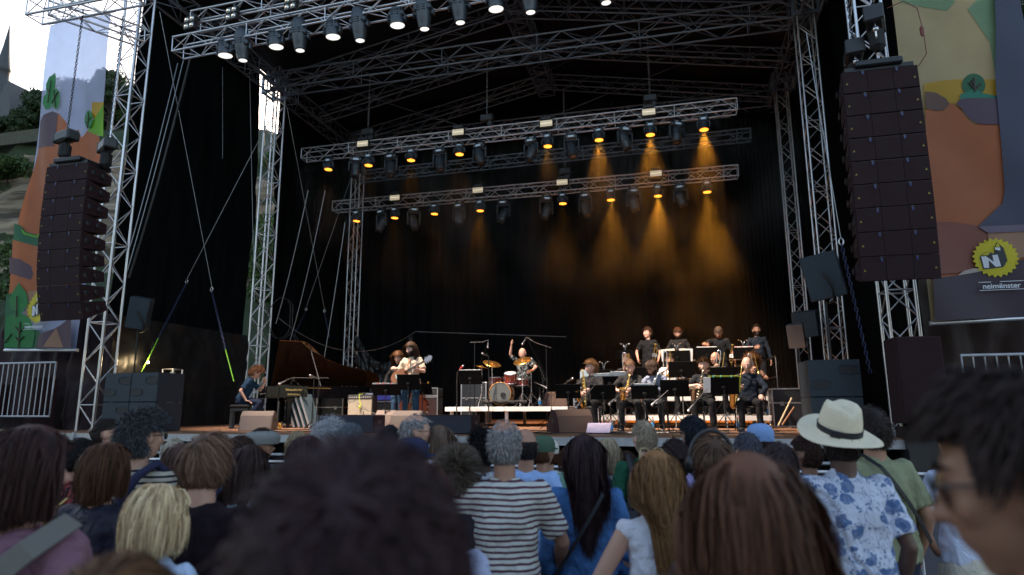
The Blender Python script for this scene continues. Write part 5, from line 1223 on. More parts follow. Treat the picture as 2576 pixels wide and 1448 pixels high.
MB().path([ax * .25 + nf * .04 + uy * .02, Vector((-.12, -.03, .2)), Vector((-.12, -.12, .32)), Vector((-.05, -.28, .34)), Vector((.06, -.38, .1)), Vector((.12, -.2, -.05)), -ax * .25], .018, 6).build('strap', mat('tan_strap', (.28, .12, .06), .7), t)
# ---- double bass
t = empty('double_bass', at(1045, 13.95, STAGE), 'reddish double bass standing behind the guitarist', 'double bass', None, 0, .86)
prof = []
for i in range(48):
    a = 6.283 * i / 48; y = -math.cos(a); w = (.335 if y < 0 else .335 - .11 * y) - .10 * math.exp(-((y - .12) / .22) ** 2); prof.append((math.sin(a) ** 1 * w * (1.25 if abs(y) < .9 else 1.1), .72 + y * .56))
vln = mat('violin_varnish', (.07, .014, .006), .25, coat=.5, var=.3, scale=5)
MB().prism(prof, (0, -.1, 0), (1, 0, 0), (0, 0, 1), (0, .2, 0)).build('body', vln, t, True)
MB().path([(0, -.13, 1.25), (0, -.09, 1.85)], .03, 8).ball((0, -.09, 1.9), .05).build('neck', BLACKM, t); MB().tube((0, 0, 0), (0, 0, .18), .008).build('endpin', STEEL, t)
MB().box((0, -.135, .72), (.16, .02, .14)).prism([(-.06, .28), (.06, .28), (.03, .6), (-.03, .6)], (0, -.14, 0), (1, 0, 0), (0, 0, 1), (0, .02, 0)).build('bridge_and_tailpiece', BLACKM, t)
# ---- grand piano
PX0, PYF, PYB = UY(668, 1000, 13.15).x, 13.15, 14.65
PROT = rad(41)
t = empty('grand_piano', (PX0, PYF, STAGE), 'glossy black concert grand piano with its lid propped open', 'piano', None, PROT)
W_ = PYB - PYF; L_ = 2.75
cur = [(0, 0), (.5, 0), (.66, .04), (.82, .18), (1.0, .38), (1.25, .58), (1.6, .74), (2.0, .85), (2.4, .95), (2.62, 1.05), (2.74, 1.2), (2.75, 1.36), (2.66, W_), (0, W_)]
case = [(.28 if a == 0 else a, b) for a, b in cur]
rim = MB(); rim.prism(case, (0, 0, .70), (1, 0, 0), (0, 1, 0), (0, 0, .30)); rim.box((.14, W_ / 2, .74), (.30, W_ - .02, .10)).box((.16, .05, .84), (.32, .10, .26), bev=.02).box((.16, W_ - .05, .84), (.32, .10, .26), bev=.02)
rim.build('case', BLACK_GLOSS, t, True)
gold = mat('gold_lettering', (.5, .36, .12), .4, .3, var=0)
pnl = MB().box((.62, -.012, .84), (.62, .02, .26)).build('side_panel', BLACK_GLOSS, t)
text('Bösendorfer', 'lettering', Vector((.62, -.026, .86)), FRONT, .075, gold, pnl); text('IIIPIANO.LU', 'lettering', Vector((.62, -.026, .755)), FRONT, .055, gold, pnl)
MB().box((.12, W_ / 2, .795), (.20, W_ - .24, .022)).build('keys', mat('ivory_keys', (.8, .79, .74), .25, var=.02), t)
kb = MB()
for i in range(52):
    if i % 7 not in (2, 6): kb.box((.155, .13 + (W_ - .26) * (i + 1) / 52, .815), (.12, .012, .02))
kb.build('black_keys', BLACK_GLOSS, t)
MB().box((.26, W_ / 2, .90), (.03, W_ - .1, .17)).build('fallboard', BLACK_GLOSS, t)
MB().box((.62, W_ / 2, 1.08), (.02, .75, .2), R=Matrix.Rotation(.25, 3, 'Y')).build('music_desk', BLACK_GLOSS, t)
MB().prism([(a * .96 + .1, .04 + b * .96) for a, b in case], (0, 0, .93), (1, 0, 0), (0, 1, 0), (0, 0, .02)).build('soundboard', mat('gold_plate', (.4, .26, .09), .35, .5), t)
LR = Matrix.Translation((0, W_, 1.01)) @ Matrix.Rotation(rad(-44), 4, 'X') @ Matrix.Translation((0, -W_, 0))
lid_amber = mat('lid_amber_reflection', (.030, .011, .004), .05, coat=1, var=0)  # amber lamp reflections put into the black lid's base colour
lid = MB().prism([(a, b - .02) for a, b in cur if a > .3 or 1][:], (0.28, 0, 0), (1, 0, 0), (0, 1, 0), (0, 0, .025))
lid.v = [tuple(LR @ Vector(v)) for v in lid.v]; lid.build('lid', lid_amber, t, True)
fl = MB().prism([(0, 0), (.55, 0), (.55, W_), (0, W_)], (.30, 0, .03), (1, 0, 0), (0, 1, 0), (0, 0, .02)); fl.v = [tuple(LR @ Vector(v)) for v in fl.v]; fl.build('folded_front_lid', BLACK_GLOSS, t, True)
MB().tube((1.25, .08, .98), tuple(LR @ Vector((1.05, .22, 0))), .014, 8).build('lid_prop', BLACKM, t)
for (a, b) in ((.55, .16), (.55, W_ - .16), (2.35, 1.2)): MB().box((a, b, .38), (.13, .13, .60), bev=.02).box((a, b, .66), (.2, .2, .08), bev=.02).lathe([(.03, -.012), (.035, .012)], (a, b, .045), (1, 0, 0), 12).ball((a, b, .05), .045).build('leg', BLACK_GLOSS, t)
MB().box((.55, W_ / 2, .12), (.1, .35, .04)).tube((.6, W_ / 2 - .1, .12), (.7, W_ / 2 - .1, .7), .015).tube((.6, W_ / 2 + .1, .12), (.7, W_ / 2 + .1, .7), .015).build('pedal_lyre', BLACK_GLOSS, t)
t = empty('piano_bench', (BEN[0], BEN[1], STAGE), 'black padded piano bench under the seated pianist', 'bench', None, rad(33))
MB().box((0, 0, .50), (.42, .9, .09), bev=.035).build('seat', mat('black_leather', (.008, .009, .010), .75, bump=.2, spec=.15), t)
MB().box((0, 0, .43), (.38, .84, .06)).build('frame', BLACKM, t)
for a in (-1, 1):
    for b in (-1, 1): MB().box((a * .16, b * .36, .2), (.06, .06, .41)).build('leg', BLACKM, t)
# ---- drum kit on its riser
KX, KY = UY(1262, 990, 15.5).x, 15.5
kit = 'drum kit'
skinm = mat('drum_head', (.10, .11, .11), .35, var=.1); whd = mat('drum_head_white', (.6, .6, .62), .4); rimm = mat('maple_hoop', (.55, .28, .07), .3, coat=.4, var=.2)
def drum(px, py, y, r, dep, ax_, label, mhead=whd, hoop=STEEL):
    c = UY(px, py, y); t = tag(MB().lathe([(r, -dep / 2), (r, dep / 2)], (0, 0, 0), ax_, 32).build('drum', REDLAC), label, 'drum', kit); t.location = c
    a = Vector(ax_).normalized()
    for s in (-1, 1): MB().lathe([(1e-3, 0), (r * .98, 0)], a * s * (dep / 2 + .004), a * s, 32).build('drum_head', mhead, t)
    h = MB()
    for s in (-1, 1): h.lathe([(r + .001, -.014), (r + .013, -.014), (r + .013, .014), (r + .001, .014)], a * s * dep / 2, a, 32)
    h.build('hoop', hoop, t)
    x, y_, d = basis(a); l = MB()
    for i in range(8):
        q = (x * math.cos(i * .785) + y_ * math.sin(i * .785)) * (r + .008)
        l.tube(q - d * dep * .45, q + d * dep * .45, .004, 5).tube(q - d * .025, q + d * .025, .012, 6)
    l.build('lugs', STEEL, t); return t
bd = drum(1262, 991, 15.35, .265, .40, (.05, -1, 0), 'red bass drum with amber hoop and dark front head', skinm, rimm)
MB().lathe([(.05, .01), (.062, .01), (.062, -.005)], Vector((.09, -.215, -.03)), (.05, -1, 0), 20).lathe([(1e-3, 0), (.05, 0)], Vector((.09, -.212, -.03)), (.05, -1, 0), 20).build('port_ring', BLACKM, bd)
drum(1284, 951, 15.45, .15, .23, (.05, -.35, 1), 'red rack tom above the bass drum')
drum(1250, 965, 15.9, .19, .30, (0, -.05, 1), 'red floor drum to the left behind the bass drum')
drum(1311, 962, 15.75, .18, .15, (.0, -.12, 1), 'amber snare drum beside the bass drum')
cym = mat('bronze_cymbal', (.66, .33, .08), .28, .9, var=.2, scale=30)
def stand_pole(mb, x, y, z0, z1, n=3, spread=.28, r=.011):
    mb.tube((x, y, z0 + .12), (x, y, z1), r, 8).tube((x, y, z0 + .1), (x, y, z0 + (z1 - z0) * .55), r * 1.5, 8)
    for i in range(n):
        a = 6.283 * i / n + .5; mb.tube((x, y, z0 + .34), (x + math.cos(a) * spread, y + math.sin(a) * spread, z0 + .015), r * .8, 6).ball((x + math.cos(a) * spread, y + math.sin(a) * spread, z0 + .015), .015, 6, 4)
    for k in (.45, .7, .9): mb.ball((x, y, z0 + (z1 - z0) * k), r * 2, 8, 6)
for (px, py, y, r, nrm, lab) in [(1238, 914, 15.5, .235, (.33, -.35, 1), 'bronze cymbal tilting on the left of the kit'), (1314, 907, 15.5, .235, (-.16, -.55, 1), 'large bronze cymbal in front of the drummer'), (1212, 922, 15.7, .16, (.25, -.05, 1), 'small cymbal at the far left of the kit'), (1336, 932, 15.8, .09, (0, -.1, 1), 'small hi-hat at the right of the kit')]:
    c = UY(px, py, y); t = empty('cymbal_stand', (c.x, c.y, DRZ), lab, 'cymbal', kit); s = MB(); stand_pole(s, 0, 0, 0, c.z - DRZ + .03); s.build('stand', STEEL, t)
    MB().lathe([(1e-3, .02), (.02, .018), (.035, .004), (r * .6, -.006), (r, -.02), (r, -.022), (r * .6, -.008), (.035, .001)], (0, 0, c.z - DRZ), nrm, 32).build('cymbal', cym, t)
t = empty('drum_stool', (dr.location.x, dr.location.y, DRZ), 'round black stool under the drummer', 'stool'); MB().lathe([(1e-3, .5), (.17, .5), (.18, .47), (.17, .43), (1e-3, .42)], (0, 0, .06), (0, 0, 1), 20).build('seat', BLACKM, t); s = MB(); stand_pole(s, 0, 0, 0, .45); s.build('stand', STEEL, t)
mf = tag(MB().path([UY(1214, 1012, 15.1) + Vector((i * .11, .03 * math.sin(i * 1.9), .02 * math.cos(i * 2.3))) for i in range(11)], [.04 + .012 * math.sin(i * 2.1) for i in range(11)], 10).build('sandbag', RUBBER), 'dark padded roll lying in front of the bass drum', 'sandbag')
# ---- stands, microphones
def music_stand(px, py, y, z0, label, w=.50, hgt=.34, yaw_=0., papers=None, clip=None, lights=False):
    c = UY(px, py, y); t = empty('music_stand', (c.x, c.y, z0), label, 'music stand', 'music stands', rad(yaw_)); zc = c.z - z0
    Rt = Matrix.Rotation(rad(20), 3, 'X'); d = MB().box((0, 0, zc), (w, .012, hgt), R=Rt, bev=.004); d.box(Rt @ Vector((0, .035, -hgt / 2)) + Vector((0, 0, zc)), (w, .07, .012)); d.box(Vector((0, -.03, zc - .04)), (.08, .05, .06), bev=.01); dk_ = d.build('desk', mat('stand_desk', (.004, .004, .004), .7, var=.1, spec=.1), t)
    s = MB(); stand_pole(s, 0, -.02, 0, zc, 3, .28, .010); s.build('stand', BLKSTEEL, t)
    if papers:
        k = MB()
        for (dx, ww, hh, tz) in papers: k.box(Rt @ Vector((dx, .02, tz)) + Vector((0, 0, zc)), (ww, .006, hh), R=Rt @ Matrix.Rotation(dx * .25, 3, 'Y'))
        k.build('sheet_music', PAPER if clip != 'lime' else mat('yellow_folder', (.45, .46, .03), .6, var=.05), t)
        if clip == 'lime': MB().box(Rt @ Vector((-.30, -.012, .02)) + Vector((0, 0, zc)), (.13, .006, .30), R=Rt).build('white_page', PAPER, t)
    if clip:
        k = MB()
        for dx in (-.18, -.05, .14): k.box(Rt @ Vector((dx, 0, hgt / 2 + .012)) + Vector((0, 0, zc)), (.014, .03, .045), bev=.004)
        k.build('clips', {'lime': mat('teal_clip', (.1, .5, .5), .5), 'red': mat('red_clip', (.6, .05, .04), .5), 'y': mat('orange_clip', (.75, .38, .03), .5)}[clip], t)
    if lights:
        k = MB()
        for s_ in (-1, 1): k.path([(.0, -.0, zc + hgt / 2), (s_ * .02, -.02, zc + hgt / 2 + .10), (s_ * .05, .02, zc + hgt / 2 + .17), (s_ * .09, .05, zc + hgt / 2 + .18)], .004, 5).ball((s_ * .10, .055, zc + hgt / 2 + .178), (.022, .014, .010), 8, 6)
        k.build('stand_light', STEEL, t)
    return t
pp = [(0, .44, .31, .02)]
music_stand(1028, 962, 12.55, STAGE, 'black music stand right in front of the guitarist', yaw_=3)
music_stand(972, 981, 13.2, STAGE, 'wide music stand with red clip left of the guitarist', .68, .26, papers=[(0, .66, .25, .02)], clip='red')
music_stand(1064, 979, 13.4, STAGE, 'music stand with orange clips right of the guitarist', .42, .26, clip='y')
music_stand(1183, 950, 14.3, STAGE, 'music stand in front of the left end of the drum riser', .56, .34, 4, papers=[(0, .5, .32, .02)])
music_stand(1429, 985, 12.9, STAGE, 'music stand at the left end of the front row', .50, .30, 8)
music_stand(1517, 987, 12.7, STAGE, 'low music stand between the first two saxophonists', .50, .30)
music_stand(1534, 962, 13.5, STAGE, 'music stand spread with white sheets behind the low stand', .52, .26, 0, papers=[(-.12, .40, .30, .04), (.2, .36, .34, .05)])
music_stand(1622, 987, 12.7, STAGE, 'music stand before the grey jacketed saxophonist', .52, .28, -4, papers=[(-.02, .36, .3, .02)])
music_stand(1697, 977, 13.0, STAGE, 'tall music stand in front of the white shirted trombonist', .55, .34)
music_stand(1820, 971, 12.6, STAGE, 'music stand with a yellow folder and teal clips', .56, .34, 4, papers=[(0, .54, .32, .03), (.26, .10, .30, .02)], clip='lime')
music_stand(1605, 944, 14.7, 1.60, 'music stand between the tied hair trombonist and the jacket player', .52, .36)
music_stand(1714, 930, 14.6, 1.60, 'music stand with a blue sheet before the bearded trumpeter', .56, .36)
music_stand(1819, 943, 14.7, 1.60, 'music stand under the grey haired trombonist', .54, .34)
music_stand(1520, 946, 15.2, 1.60, 'music stand with two small lamps left of the trombonists', .50, .3, lights=True)
music_stand(1573, 893, 16.9, 2.03, 'empty music stand with two lamps at the left of the back row', .46, .22, lights=True)
music_stand(1703, 897, 16.9, 2.03, 'music stand with open brown folder in the back row', .66, .30, papers=[(-.22, .34, .32, .03), (.22, .34, .32, .03)], clip='y', lights=True)
music_stand(1778, 891, 16.8, 2.03, 'music stand the leaning trumpeter rests his arm on', .56, .34, papers=[(0, .48, .33, .02)])
music_stand(1871, 889, 16.9, 2.03, 'music stand with red clip at the far right of the back row', .50, .30, papers=[(0, .44, .3, .02)], clip='red', lights=True)
bs_ = UY(1711, 914, 14.55); tag(MB().box((bs_.x, bs_.y, bs_.z), (.36, .008, .06), R=Matrix.Rotation(.3, 3, 'X')).build('blue_sheet', mat('blue_paper', (.05, .35, .62), .6)), 'blue paper on top of a band music stand', 'paper')
def mic_stand(px, pyt, y, z0, boom, label, mic=True, foot=.3, wind=None):
    """boom: list of (px, py) through which the boom runs, ending at the microphone"""
    c = UY(px, pyt, y); t = empty('microphone_stand', (c.x, c.y, z0), label, 'microphone stand', 'microphone stands'); o = t.location
    s = MB(); s.tube((0, 0, .14), (0, 0, c.z - z0), .009, 8).tube((0, 0, .12), (0, 0, (c.z - z0) * .5), .014, 8).ball((0, 0, (c.z - z0) * .5), .022, 8, 6)
    for i in range(3):
        a = 2.094 * i + .6; s.tube((0, 0, .16), (math.cos(a) * foot, math.sin(a) * foot, .012), .009, 6)
    s.build('tripod', BLKSTEEL, t)
    if boom:
        P_ = [UY(a, b, y) - o for a, b in boom]; P_[-1].y -= .05
        MB().path(P_, .007, 6).build('boom', mat('boom_grey', (.09, .085, .08), .45, .4), t)
        if mic:
            d = (P_[-1] - P_[-2]).normalized(); MB().tube(P_[-1], P_[-1] + d * .13, .014, 10, .024).build('microphone', wind or mat('mic_grey', (.10, .10, .105), .4, .5), t); MB().ball(P_[-1] + d * .15, .027, 10, 8).build('mic_grille', STEEL, t)
        MB().path([P_[-1], P_[-1] + Vector((0, .03, .06)), P_[-2] + Vector((0, .03, -.03)), Vector((0.02, 0, (c.z - z0) * .6)), Vector((.02, .02, .2)), Vector((.1, .2, .01))], .004, 5).build('cable', RUBBER, t)
    return t
mic_stand(1194, 863, 15.6, STAGE, [(1182, 862), (1215, 861), (1228, 856), (1229, 863)], 'tall overhead microphone stand left of the drums')
mic_stand(1374, 874, 15.6, STAGE, [(1387, 876), (1345, 862), (1325, 849), (1322, 856)], 'tall overhead boom stand right of the drums')
mic_stand(1229, 898, 14.8, STAGE, [(1229, 898), (1226, 896)], 'straight microphone stand in front of the bass drum')
mic_stand(1149, 965, 14.6, STAGE, [(1149, 970), (1150, 938), (1158, 931)], 'microphone with a red tip at the left of the drum riser', wind=mat('red_windscreen', (.6, .05, .05), .7))
mic_stand(1366, 950, 15.3, DRZ, [(1372, 958), (1358, 925), (1349, 915)], 'small microphone beside the hi-hat')
mic_stand(1386, 985, 13.6, STAGE, [(1376, 1008), (1415, 970), (1428, 962)], 'boom stand with a long arm right of the drum riser')
mic_stand(1475, 975, 12.6, STAGE, [(1497, 968), (1462, 1012)], 'microphone boom aimed at the leftmost saxophone')
mic_stand(1558, 990, 12.5, STAGE, [(1600, 957), (1548, 1004)], 'long microphone boom crossing the second saxophonist')
mic_stand(1666, 1000, 12.5, STAGE, [(1680, 983), (1655, 1006)], 'microphone boom aimed at the silver saxophone')
mic_stand(1767, 990, 12.5, STAGE, [(1778, 978), (1745, 1018)], 'microphone boom aimed at the dark saxophone')
mic_stand(1358, 972, 15.2, DRZ, [(1345, 962), (1362, 970)], 'short microphone stand near the snare drum')
mic_stand(790, 954, 13.1, STAGE, [(828, 952), (735, 951), (722, 959)], 'boom stand with a large microphone beside the open piano')
mic_stand(802, 955, 13.0, STAGE, [(802, 955), (798, 952)], 'second slim stand beside the open piano')
# ---- chairs
def chair(px, y, z0, label, yaw_=178):
    p_ = UY(px, 1000, y); t = empty('orchestra_chair', (p_.x, y, z0), label, 'chair', 'band chairs', rad(yaw_))
    MB().box((0, .03, .455), (.44, .42, .045), bev=.02).build('seat', mat('chair_pad', (.014, .014, .015), .7, bump=.2), t); MB().box((0, -.20, .78), (.42, .035, .30), bev=.015).build('backrest', MATS['chair_pad'], t)
    for s in (-1, 1):
        MB().path([(s * .22, .22, 0), (s * .21, .21, .44), (s * .21, -.12, .45)], .011, 6).build('leg', BLKSTEEL, t); MB().path([(s * .23, -.24, 0), (s * .21, -.19, .46), (s * .20, -.21, .9)], .011, 6).build('leg', BLKSTEEL, t)
    return t
for px, lab in ((1487, 'leftmost'), (1583, 'second'), (1650, 'third'), (1770, 'fourth'), (1878, 'rightmost')): chair(px, 13.35, STAGE, f'{lab} black chair of the saxophone row')
for px, lab in ((1577, 'the tied hair player'), (1684, 'the white shirted player'), (1800, 'the grey haired player'), (1892, 'the curly haired player')): chair(px, 15.25, 1.60, f'black chair under {lab} of the trombone row')
# ---- speakers, amplifiers, cases on stage
wood_grey = mat('monitor_cabinet', (.085, .06, .045), .6, bump=.3, bscale=120); mgr = mat('monitor_grille', (.17, .125, .10), .7, bump=.5, bscale=200)
def wedge(px, py, w, label, rz=0., dark=False, hh=.40):
    c = UZ(px, py, STAGE); t = empty('floor_monitor', (c.x, c.y, STAGE), label, 'floor monitor', 'floor monitors', rad(rz)); c1, c2 = (wood_grey, mgr) if not dark else (cab, mat('brown_grille', (.07, .035, .022), .7, bump=.5, bscale=200))
    sec = [(0, 0), (.10, .30), (.22, hh), (.34, hh), (.60, .12), (.60, 0)]
    MB().prism(sec, (-w / 2, 0, 0), (0, 1, 0), (0, 0, 1), (w, 0, 0)).build('cabinet', c1, t, True)
    g = MB(); a, b = Vector((0, -.004, .02)), Vector((0, .096, .305)); g.prism([(0, -.006), (.10, .295), (.215, hh - .01), (.205, hh - .002), (.09, .30), (-.012, 0)], (-w / 2 + .02, 0, .01), (0, 1, 0), (0, 0, 1), (w - .04, 0, 0)); g.build('grille', c2, t, True)
    k = MB(); k.lathe([(1e-3, .004), (.05, .004), (.055, 0)], (-w / 2, .28, .2), (-1, 0, 0), 18).lathe([(1e-3, .004), (.05, .004), (.055, 0)], (w / 2, .28, .2), (1, 0, 0), 18).build('handle', BLACKM, t); return t
wedge(640, 1085, .66, 'beige floor monitor facing the pianist', 20); wedge(975, 1081, .62, 'grey beige floor monitor, left one before the guitarist', 10); wedge(1012, 1087, .66, 'grey beige floor monitor, right one before the guitarist', -8)
wedge(1452, 1090, .74, 'large brown floor monitor before the saxophone row', 32, True, .42)
q = UY(1405, 1018, 15.2); w_ = wedge(1405, 1070, .45, 'black monitor wedge on the right end of the drum riser', 25, True, .34); w_.location = (q.x, 15.2, DRZ)
def fill(px0, px1, py, y, label):
    a, b = UY(px0, py, y), UY(px1, py, y); w = b.x - a.x; t = empty('front_fill_speaker', ((a.x + b.x) / 2, y, STAGE), label, 'front fill speaker', 'front fill speakers')
    MB().box((0, .25, .17), (w, .5, .33), bev=.015).build('cabinet', cab, t); MB().box((0, -.006, .17), (w * .96, .014, .30)).build('grille', mat('blue_black_grille', (.018, .022, .04), .55, bump=1., bscale=140), t); MB().box((w / 2, .25, .2), (.012, .16, .07), bev=.01).build('handle', BLACKM, t)
fill(798, 940, 1080, 11.25, 'black front fill speaker lying on the stage edge left of centre'); fill(1048, 1188, 1080, 11.15, 'black front fill speaker lying on the stage edge at the centre')
sb = UZ(1100, 1150, .0); t = empty('front_subwoofer', (UY(1120, 1130, 10.3).x, 10.3, .62), 'black subwoofer stacked below the stage edge at the centre', 'subwoofer'); MB().box((0, 0, .3), (1.25, .6, .58), bev=.02).build('cabinet', cab, t); MB().box((0, -.31, .3), (1.15, .02, .5)).build('grille', grille, t); MB().box((0, 0, -.31), (1.25, .6, .6), bev=.02).build('lower_cabinet', cab, t)
def subbox(x, y, z, w, d, h, label, flip=False):
    t = empty('subwoofer', (x, y, z), label, 'subwoofer', 'side subwoofers'); c = mat('sub_blue_black', (.016, .027, .038), .55, bump=.3, bscale=120)
    MB().box((0, d / 2, h / 2), (w, d, h - .008), bev=.012).build('cabinet', c, t)
    k = MB()
    for sx, zz in ((-.28, .33), (.28, .72)) if not flip else ((.28, .72), (-.28, .33)):
        for e_ in (-1, 1): k.prism([(-.055, -.055), (.055, -.055), (.055, .05 if e_ < 0 else .065), (-.055, .065 if e_ < 0 else .05)], (sx * w + e_ * .065, -.002, h * zz), (1, 0, 0), (0, 0, 1), (0, .012, 0))
    k.build('port', BLACK, t)
    k2 = MB()
    for sx, zz in ((-.28, .33), (.28, .72)): k2.path([(sx * w - .15, -.006, h * zz - .05), (sx * w - .15, -.006, h * zz + .05), (sx * w, -.006, h * zz + .085), (sx * w + .15, -.006, h * zz + .05), (sx * w + .15, -.006, h * zz - .05), (sx * w, -.006, h * zz - .08)], .006, 6, closed=True)
    k2.build('port_trim', c, t); return t
for i in (0, 1): subbox(2.66, 11.6, STAGE + .62 * i, .80, .8, .62, ['lower', 'upper'][i] + ' blue black subwoofer of the right side stack')
for j, x_ in enumerate((-11.12, -10.46)):
    for i in (0, 1): subbox(x_, 11.0, STAGE + .60 * i, .65, .75, .60, f'{["lower", "upper"][i]} subwoofer of the {["left", "right"][j]} stack beside the left tower')
def cabinet_on_pole(px, py, y, w, h, d, tilt, rz, z0, label, m=None, bracket=True):
    c = UY(px, py, y); t = empty('monitor_speaker', (c.x, c.y, z0), label, 'speaker', 'pole mounted speakers', rad(rz)); zc = c.z - z0; R = Matrix.Rotation(rad(tilt), 3, 'Y') @ Matrix.Rotation(rad(12), 3, 'X')
    MB().box((0, 0, zc), (w, d, h), R=R, bev=.02).build('cabinet', m or mat('sub_blue_black', (.016, .027, .038), .55), t); MB().box(Vector((0, 0, zc)) + R @ Vector((0, -d / 2 - .004, 0)), (w * .93, .012, h * .95), R=R).build('grille', mgr if m else mat('blue_grille', (.03, .045, .06), .6, bump=.4, bscale=160), t)
    if bracket: MB().path([Vector((.02, -d / 2 - .05, zc + .02)), Vector((.16, -d / 2 - .07, zc - h * .35)), Vector((.14, -.1, zc - h * .6)), Vector((0, 0, zc - h * .62))], .022, 6).build('bracket', BLKSTEEL, t)
    MB().tube((0, 0, zc - h * .55), (0, 0, 0), .02, 8).box((0, 0, .01), (.45, .45, .02)).build('pole', BLKSTEEL, t); return t
cabinet_on_pole(352, 788, 11.95, .42, .72, .36, 8, 30, STAGE, 'dark speaker on a pole beside the left side tarpaulin'); cabinet_on_pole(2072, 695, 12.6, .62, .84, .45, -9, -18, STAGE, 'blue black speaker tilted on a pole beside the middle right tower')
cabinet_on_pole(2003, 845, 15.0, .34, .52, .34, -3, -15, STAGE, 'grey speaker on a pole at the right rear of the stage', m=mat('grey_cabinet', (.10, .085, .085), .6), bracket=False); cabinet_on_pole(2028, 815, 16.2, .55, .60, .4, -2, -20, STAGE, 'dark speaker behind the grey one at the right rear', bracket=False)
# guitar amp on a case
def flightcase(c, d, label, rz=0., m=None):
    t = empty('flight_case', c, label, 'flight case', 'flight cases', rad(rz)); w, dd, h = d
    MB().box((0, 0, h / 2), (w - .01, dd - .01, h - .01)).build('panels', m or mat('case_laminate', (.018, .019, .022), .5), t); e = MB()
    for a in (-1, 1):
        for b in (-1, 1):
            e.box((a * w / 2, b * dd / 2, h / 2), (.03, .03, h)); e.box((0, b * dd / 2, h / 2 + a * (h / 2 - .012)), (w, .03, .03)); e.box((b * w / 2, 0, h / 2 + a * (h / 2 - .012)), (.03, dd, .03))
            for q in (0, 1): e.ball((a * w / 2, b * dd / 2, .02 + q * (h - .04)), .028, 8, 6)
    e.box((0, 0, h * .62), (w + .012, dd + .012, .025)); e.build('edges', ALU, t)
    k = MB()
    for a in (-.28, .28): k.box((a * w, -dd / 2 - .012, h * .6), (.09, .02, .09), bev=.006)
    k.build('latch', STEEL, t); return t
ac = UY(896, 1055, 14.3); flightcase((ac.x, 14.6, STAGE), (.82, .5, .17), 'low silver edged case under the guitar amplifier')
t = empty('guitar_amplifier', (ac.x, 14.6, STAGE + .175), 'vintage guitar amplifier with a cream grille cloth', 'amplifier', 'amplifiers')
MB().box((0, 0, .30), (.68, .26, .60), bev=.02).build('cabinet', mat('tolex', (.02, .018, .018), .6, bump=.4, bscale=250), t); gc = MB().box((0, -.135, .25), (.62, .012, .46)).build('grille_cloth', mat('cream_grille_cloth', (.50, .42, .30), .8, bump=.5, bscale=260), t)
MB().box((0, -.136, .535), (.64, .014, .08)).build('control_panel', mat('amp_panel', (.08, .075, .07), .35, .3), t); kn = MB()
for i in range(10): kn.lathe([(.012, 0), (.010, .02), (1e-3, .021)], (-.27 + .06 * i, -.144, .535), (0, -1, 0), 10)
kn.build('knobs', PAPER, t); MB().path([(-.12, 0, .6), (-.1, 0, .64), (.1, 0, .64), (.12, 0, .6)], .01, 6).build('handle', BLACKM, t); text('Fender', 'lettering', Vector((-.2, -.143, .42)), FRONT @ Matrix.Rotation(.2, 3, 'Z'), .09, SILVER, gc)
MB().ball((.02, -.18, .3), (.03, .03, .05), 10, 8).path([(.05, -.17, .34), (.0, -.16, .45), (-.02, -.15, .6), (.0, .0, .62)], .007, 5).build('hanging_microphone', YELLOW, t)
mic_stand(915, 1035, 13.9, STAGE, [(945, 1042), (898, 1022)], 'short boom leaning at the guitar amplifier', mic=False)
t = empty('bass_amplifier', (UY(1078, 1010, 15.2).x, 15.2, STAGE), 'black bass amplifier stack with silver edges behind the guitarist', 'amplifier', 'amplifiers'); MB().box((0, 0, .36), (.62, .4, .7), bev=.02).build('lower_cabinet', BLACKM, t); MB().box((0, -.205, .36), (.54, .012, .6)).build('grille', grille, t); MB().box((0, 0, .83), (.62, .4, .2), bev=.02).build('head', BLACKM, t)
e = MB(); 
for z_ in (.01, .71, .74, .93): e.box((0, -.2, z_), (.63, .02, .018))
for s in (-1, 1): e.box((s * .31, -.2, .47), (.018, .02, .94))
e.build('edges', ALU, t); bl_ = UY(1082, 972, 15.1)
fc = UY(1196, 1020, 16.0); flightcase((UY(1198, 1020, 17.5).x, 17.5, STAGE), (.72, .5, 1.14), 'tall upright case with white edges left of the drums', m=mat('blue_grey_case', (.012, .015, .02), .5))
flightcase((UY(955, 1040, 15.5).x, 15.5, STAGE), (.95, .6, .62), 'black case with blue boxes on top behind the guitar amplifier'); flightcase((UY(765, 1000, 16.2).x, 16.2, STAGE), (1.2, .6, .75), 'dark case standing behind the piano'); flightcase((UY(838, 1000, 16.4).x, 16.4, STAGE), (.95, .6, .75), 'second dark case behind the piano tail')
for px, s_ in ((935, 'left'), (962, 'middle'), (982, 'right')): c = UY(px, 985, 15.4); tag(MB().box((c.x, 15.4, STAGE + .64 + .09), (.24, .24, .19), bev=.02).build('plastic_box', mat('blue_plastic', (.06, .06, .35), .5) if s_ != 'left' else mat('pale_plastic', (.35, .38, .5), .5)), f'{s_} plastic box on the black case behind the amplifier', 'box', 'plastic boxes')
flightcase((UY(1985, 985, 16.2).x, 16.0, STAGE), (.9, .6, .86), 'large case with a white double rail at the right of the band')
flightcase((UY(1477, 985, 16.5).x, 16.5, STAGE), (.6, .6, .95), 'blue grey rack case behind the ginger haired player', m=MATS['blue_grey_case'])
c = UY(1475, 945, 16.4); t = empty('rack_console', (c.x, 16.5, STAGE + .96), 'small mixer with a pale screen on the rack case', 'console'); MB().box((0, 0, .09), (.5, .4, .17), bev=.015).build('body', BLACKM, t); MB().box((0, .05, .32), (.36, .03, .24), bev=.008).build('screen', mat('pale_screen', (.35, .38, .38), .3, emit=(.6, .7, .7), es=.12, var=0), t)
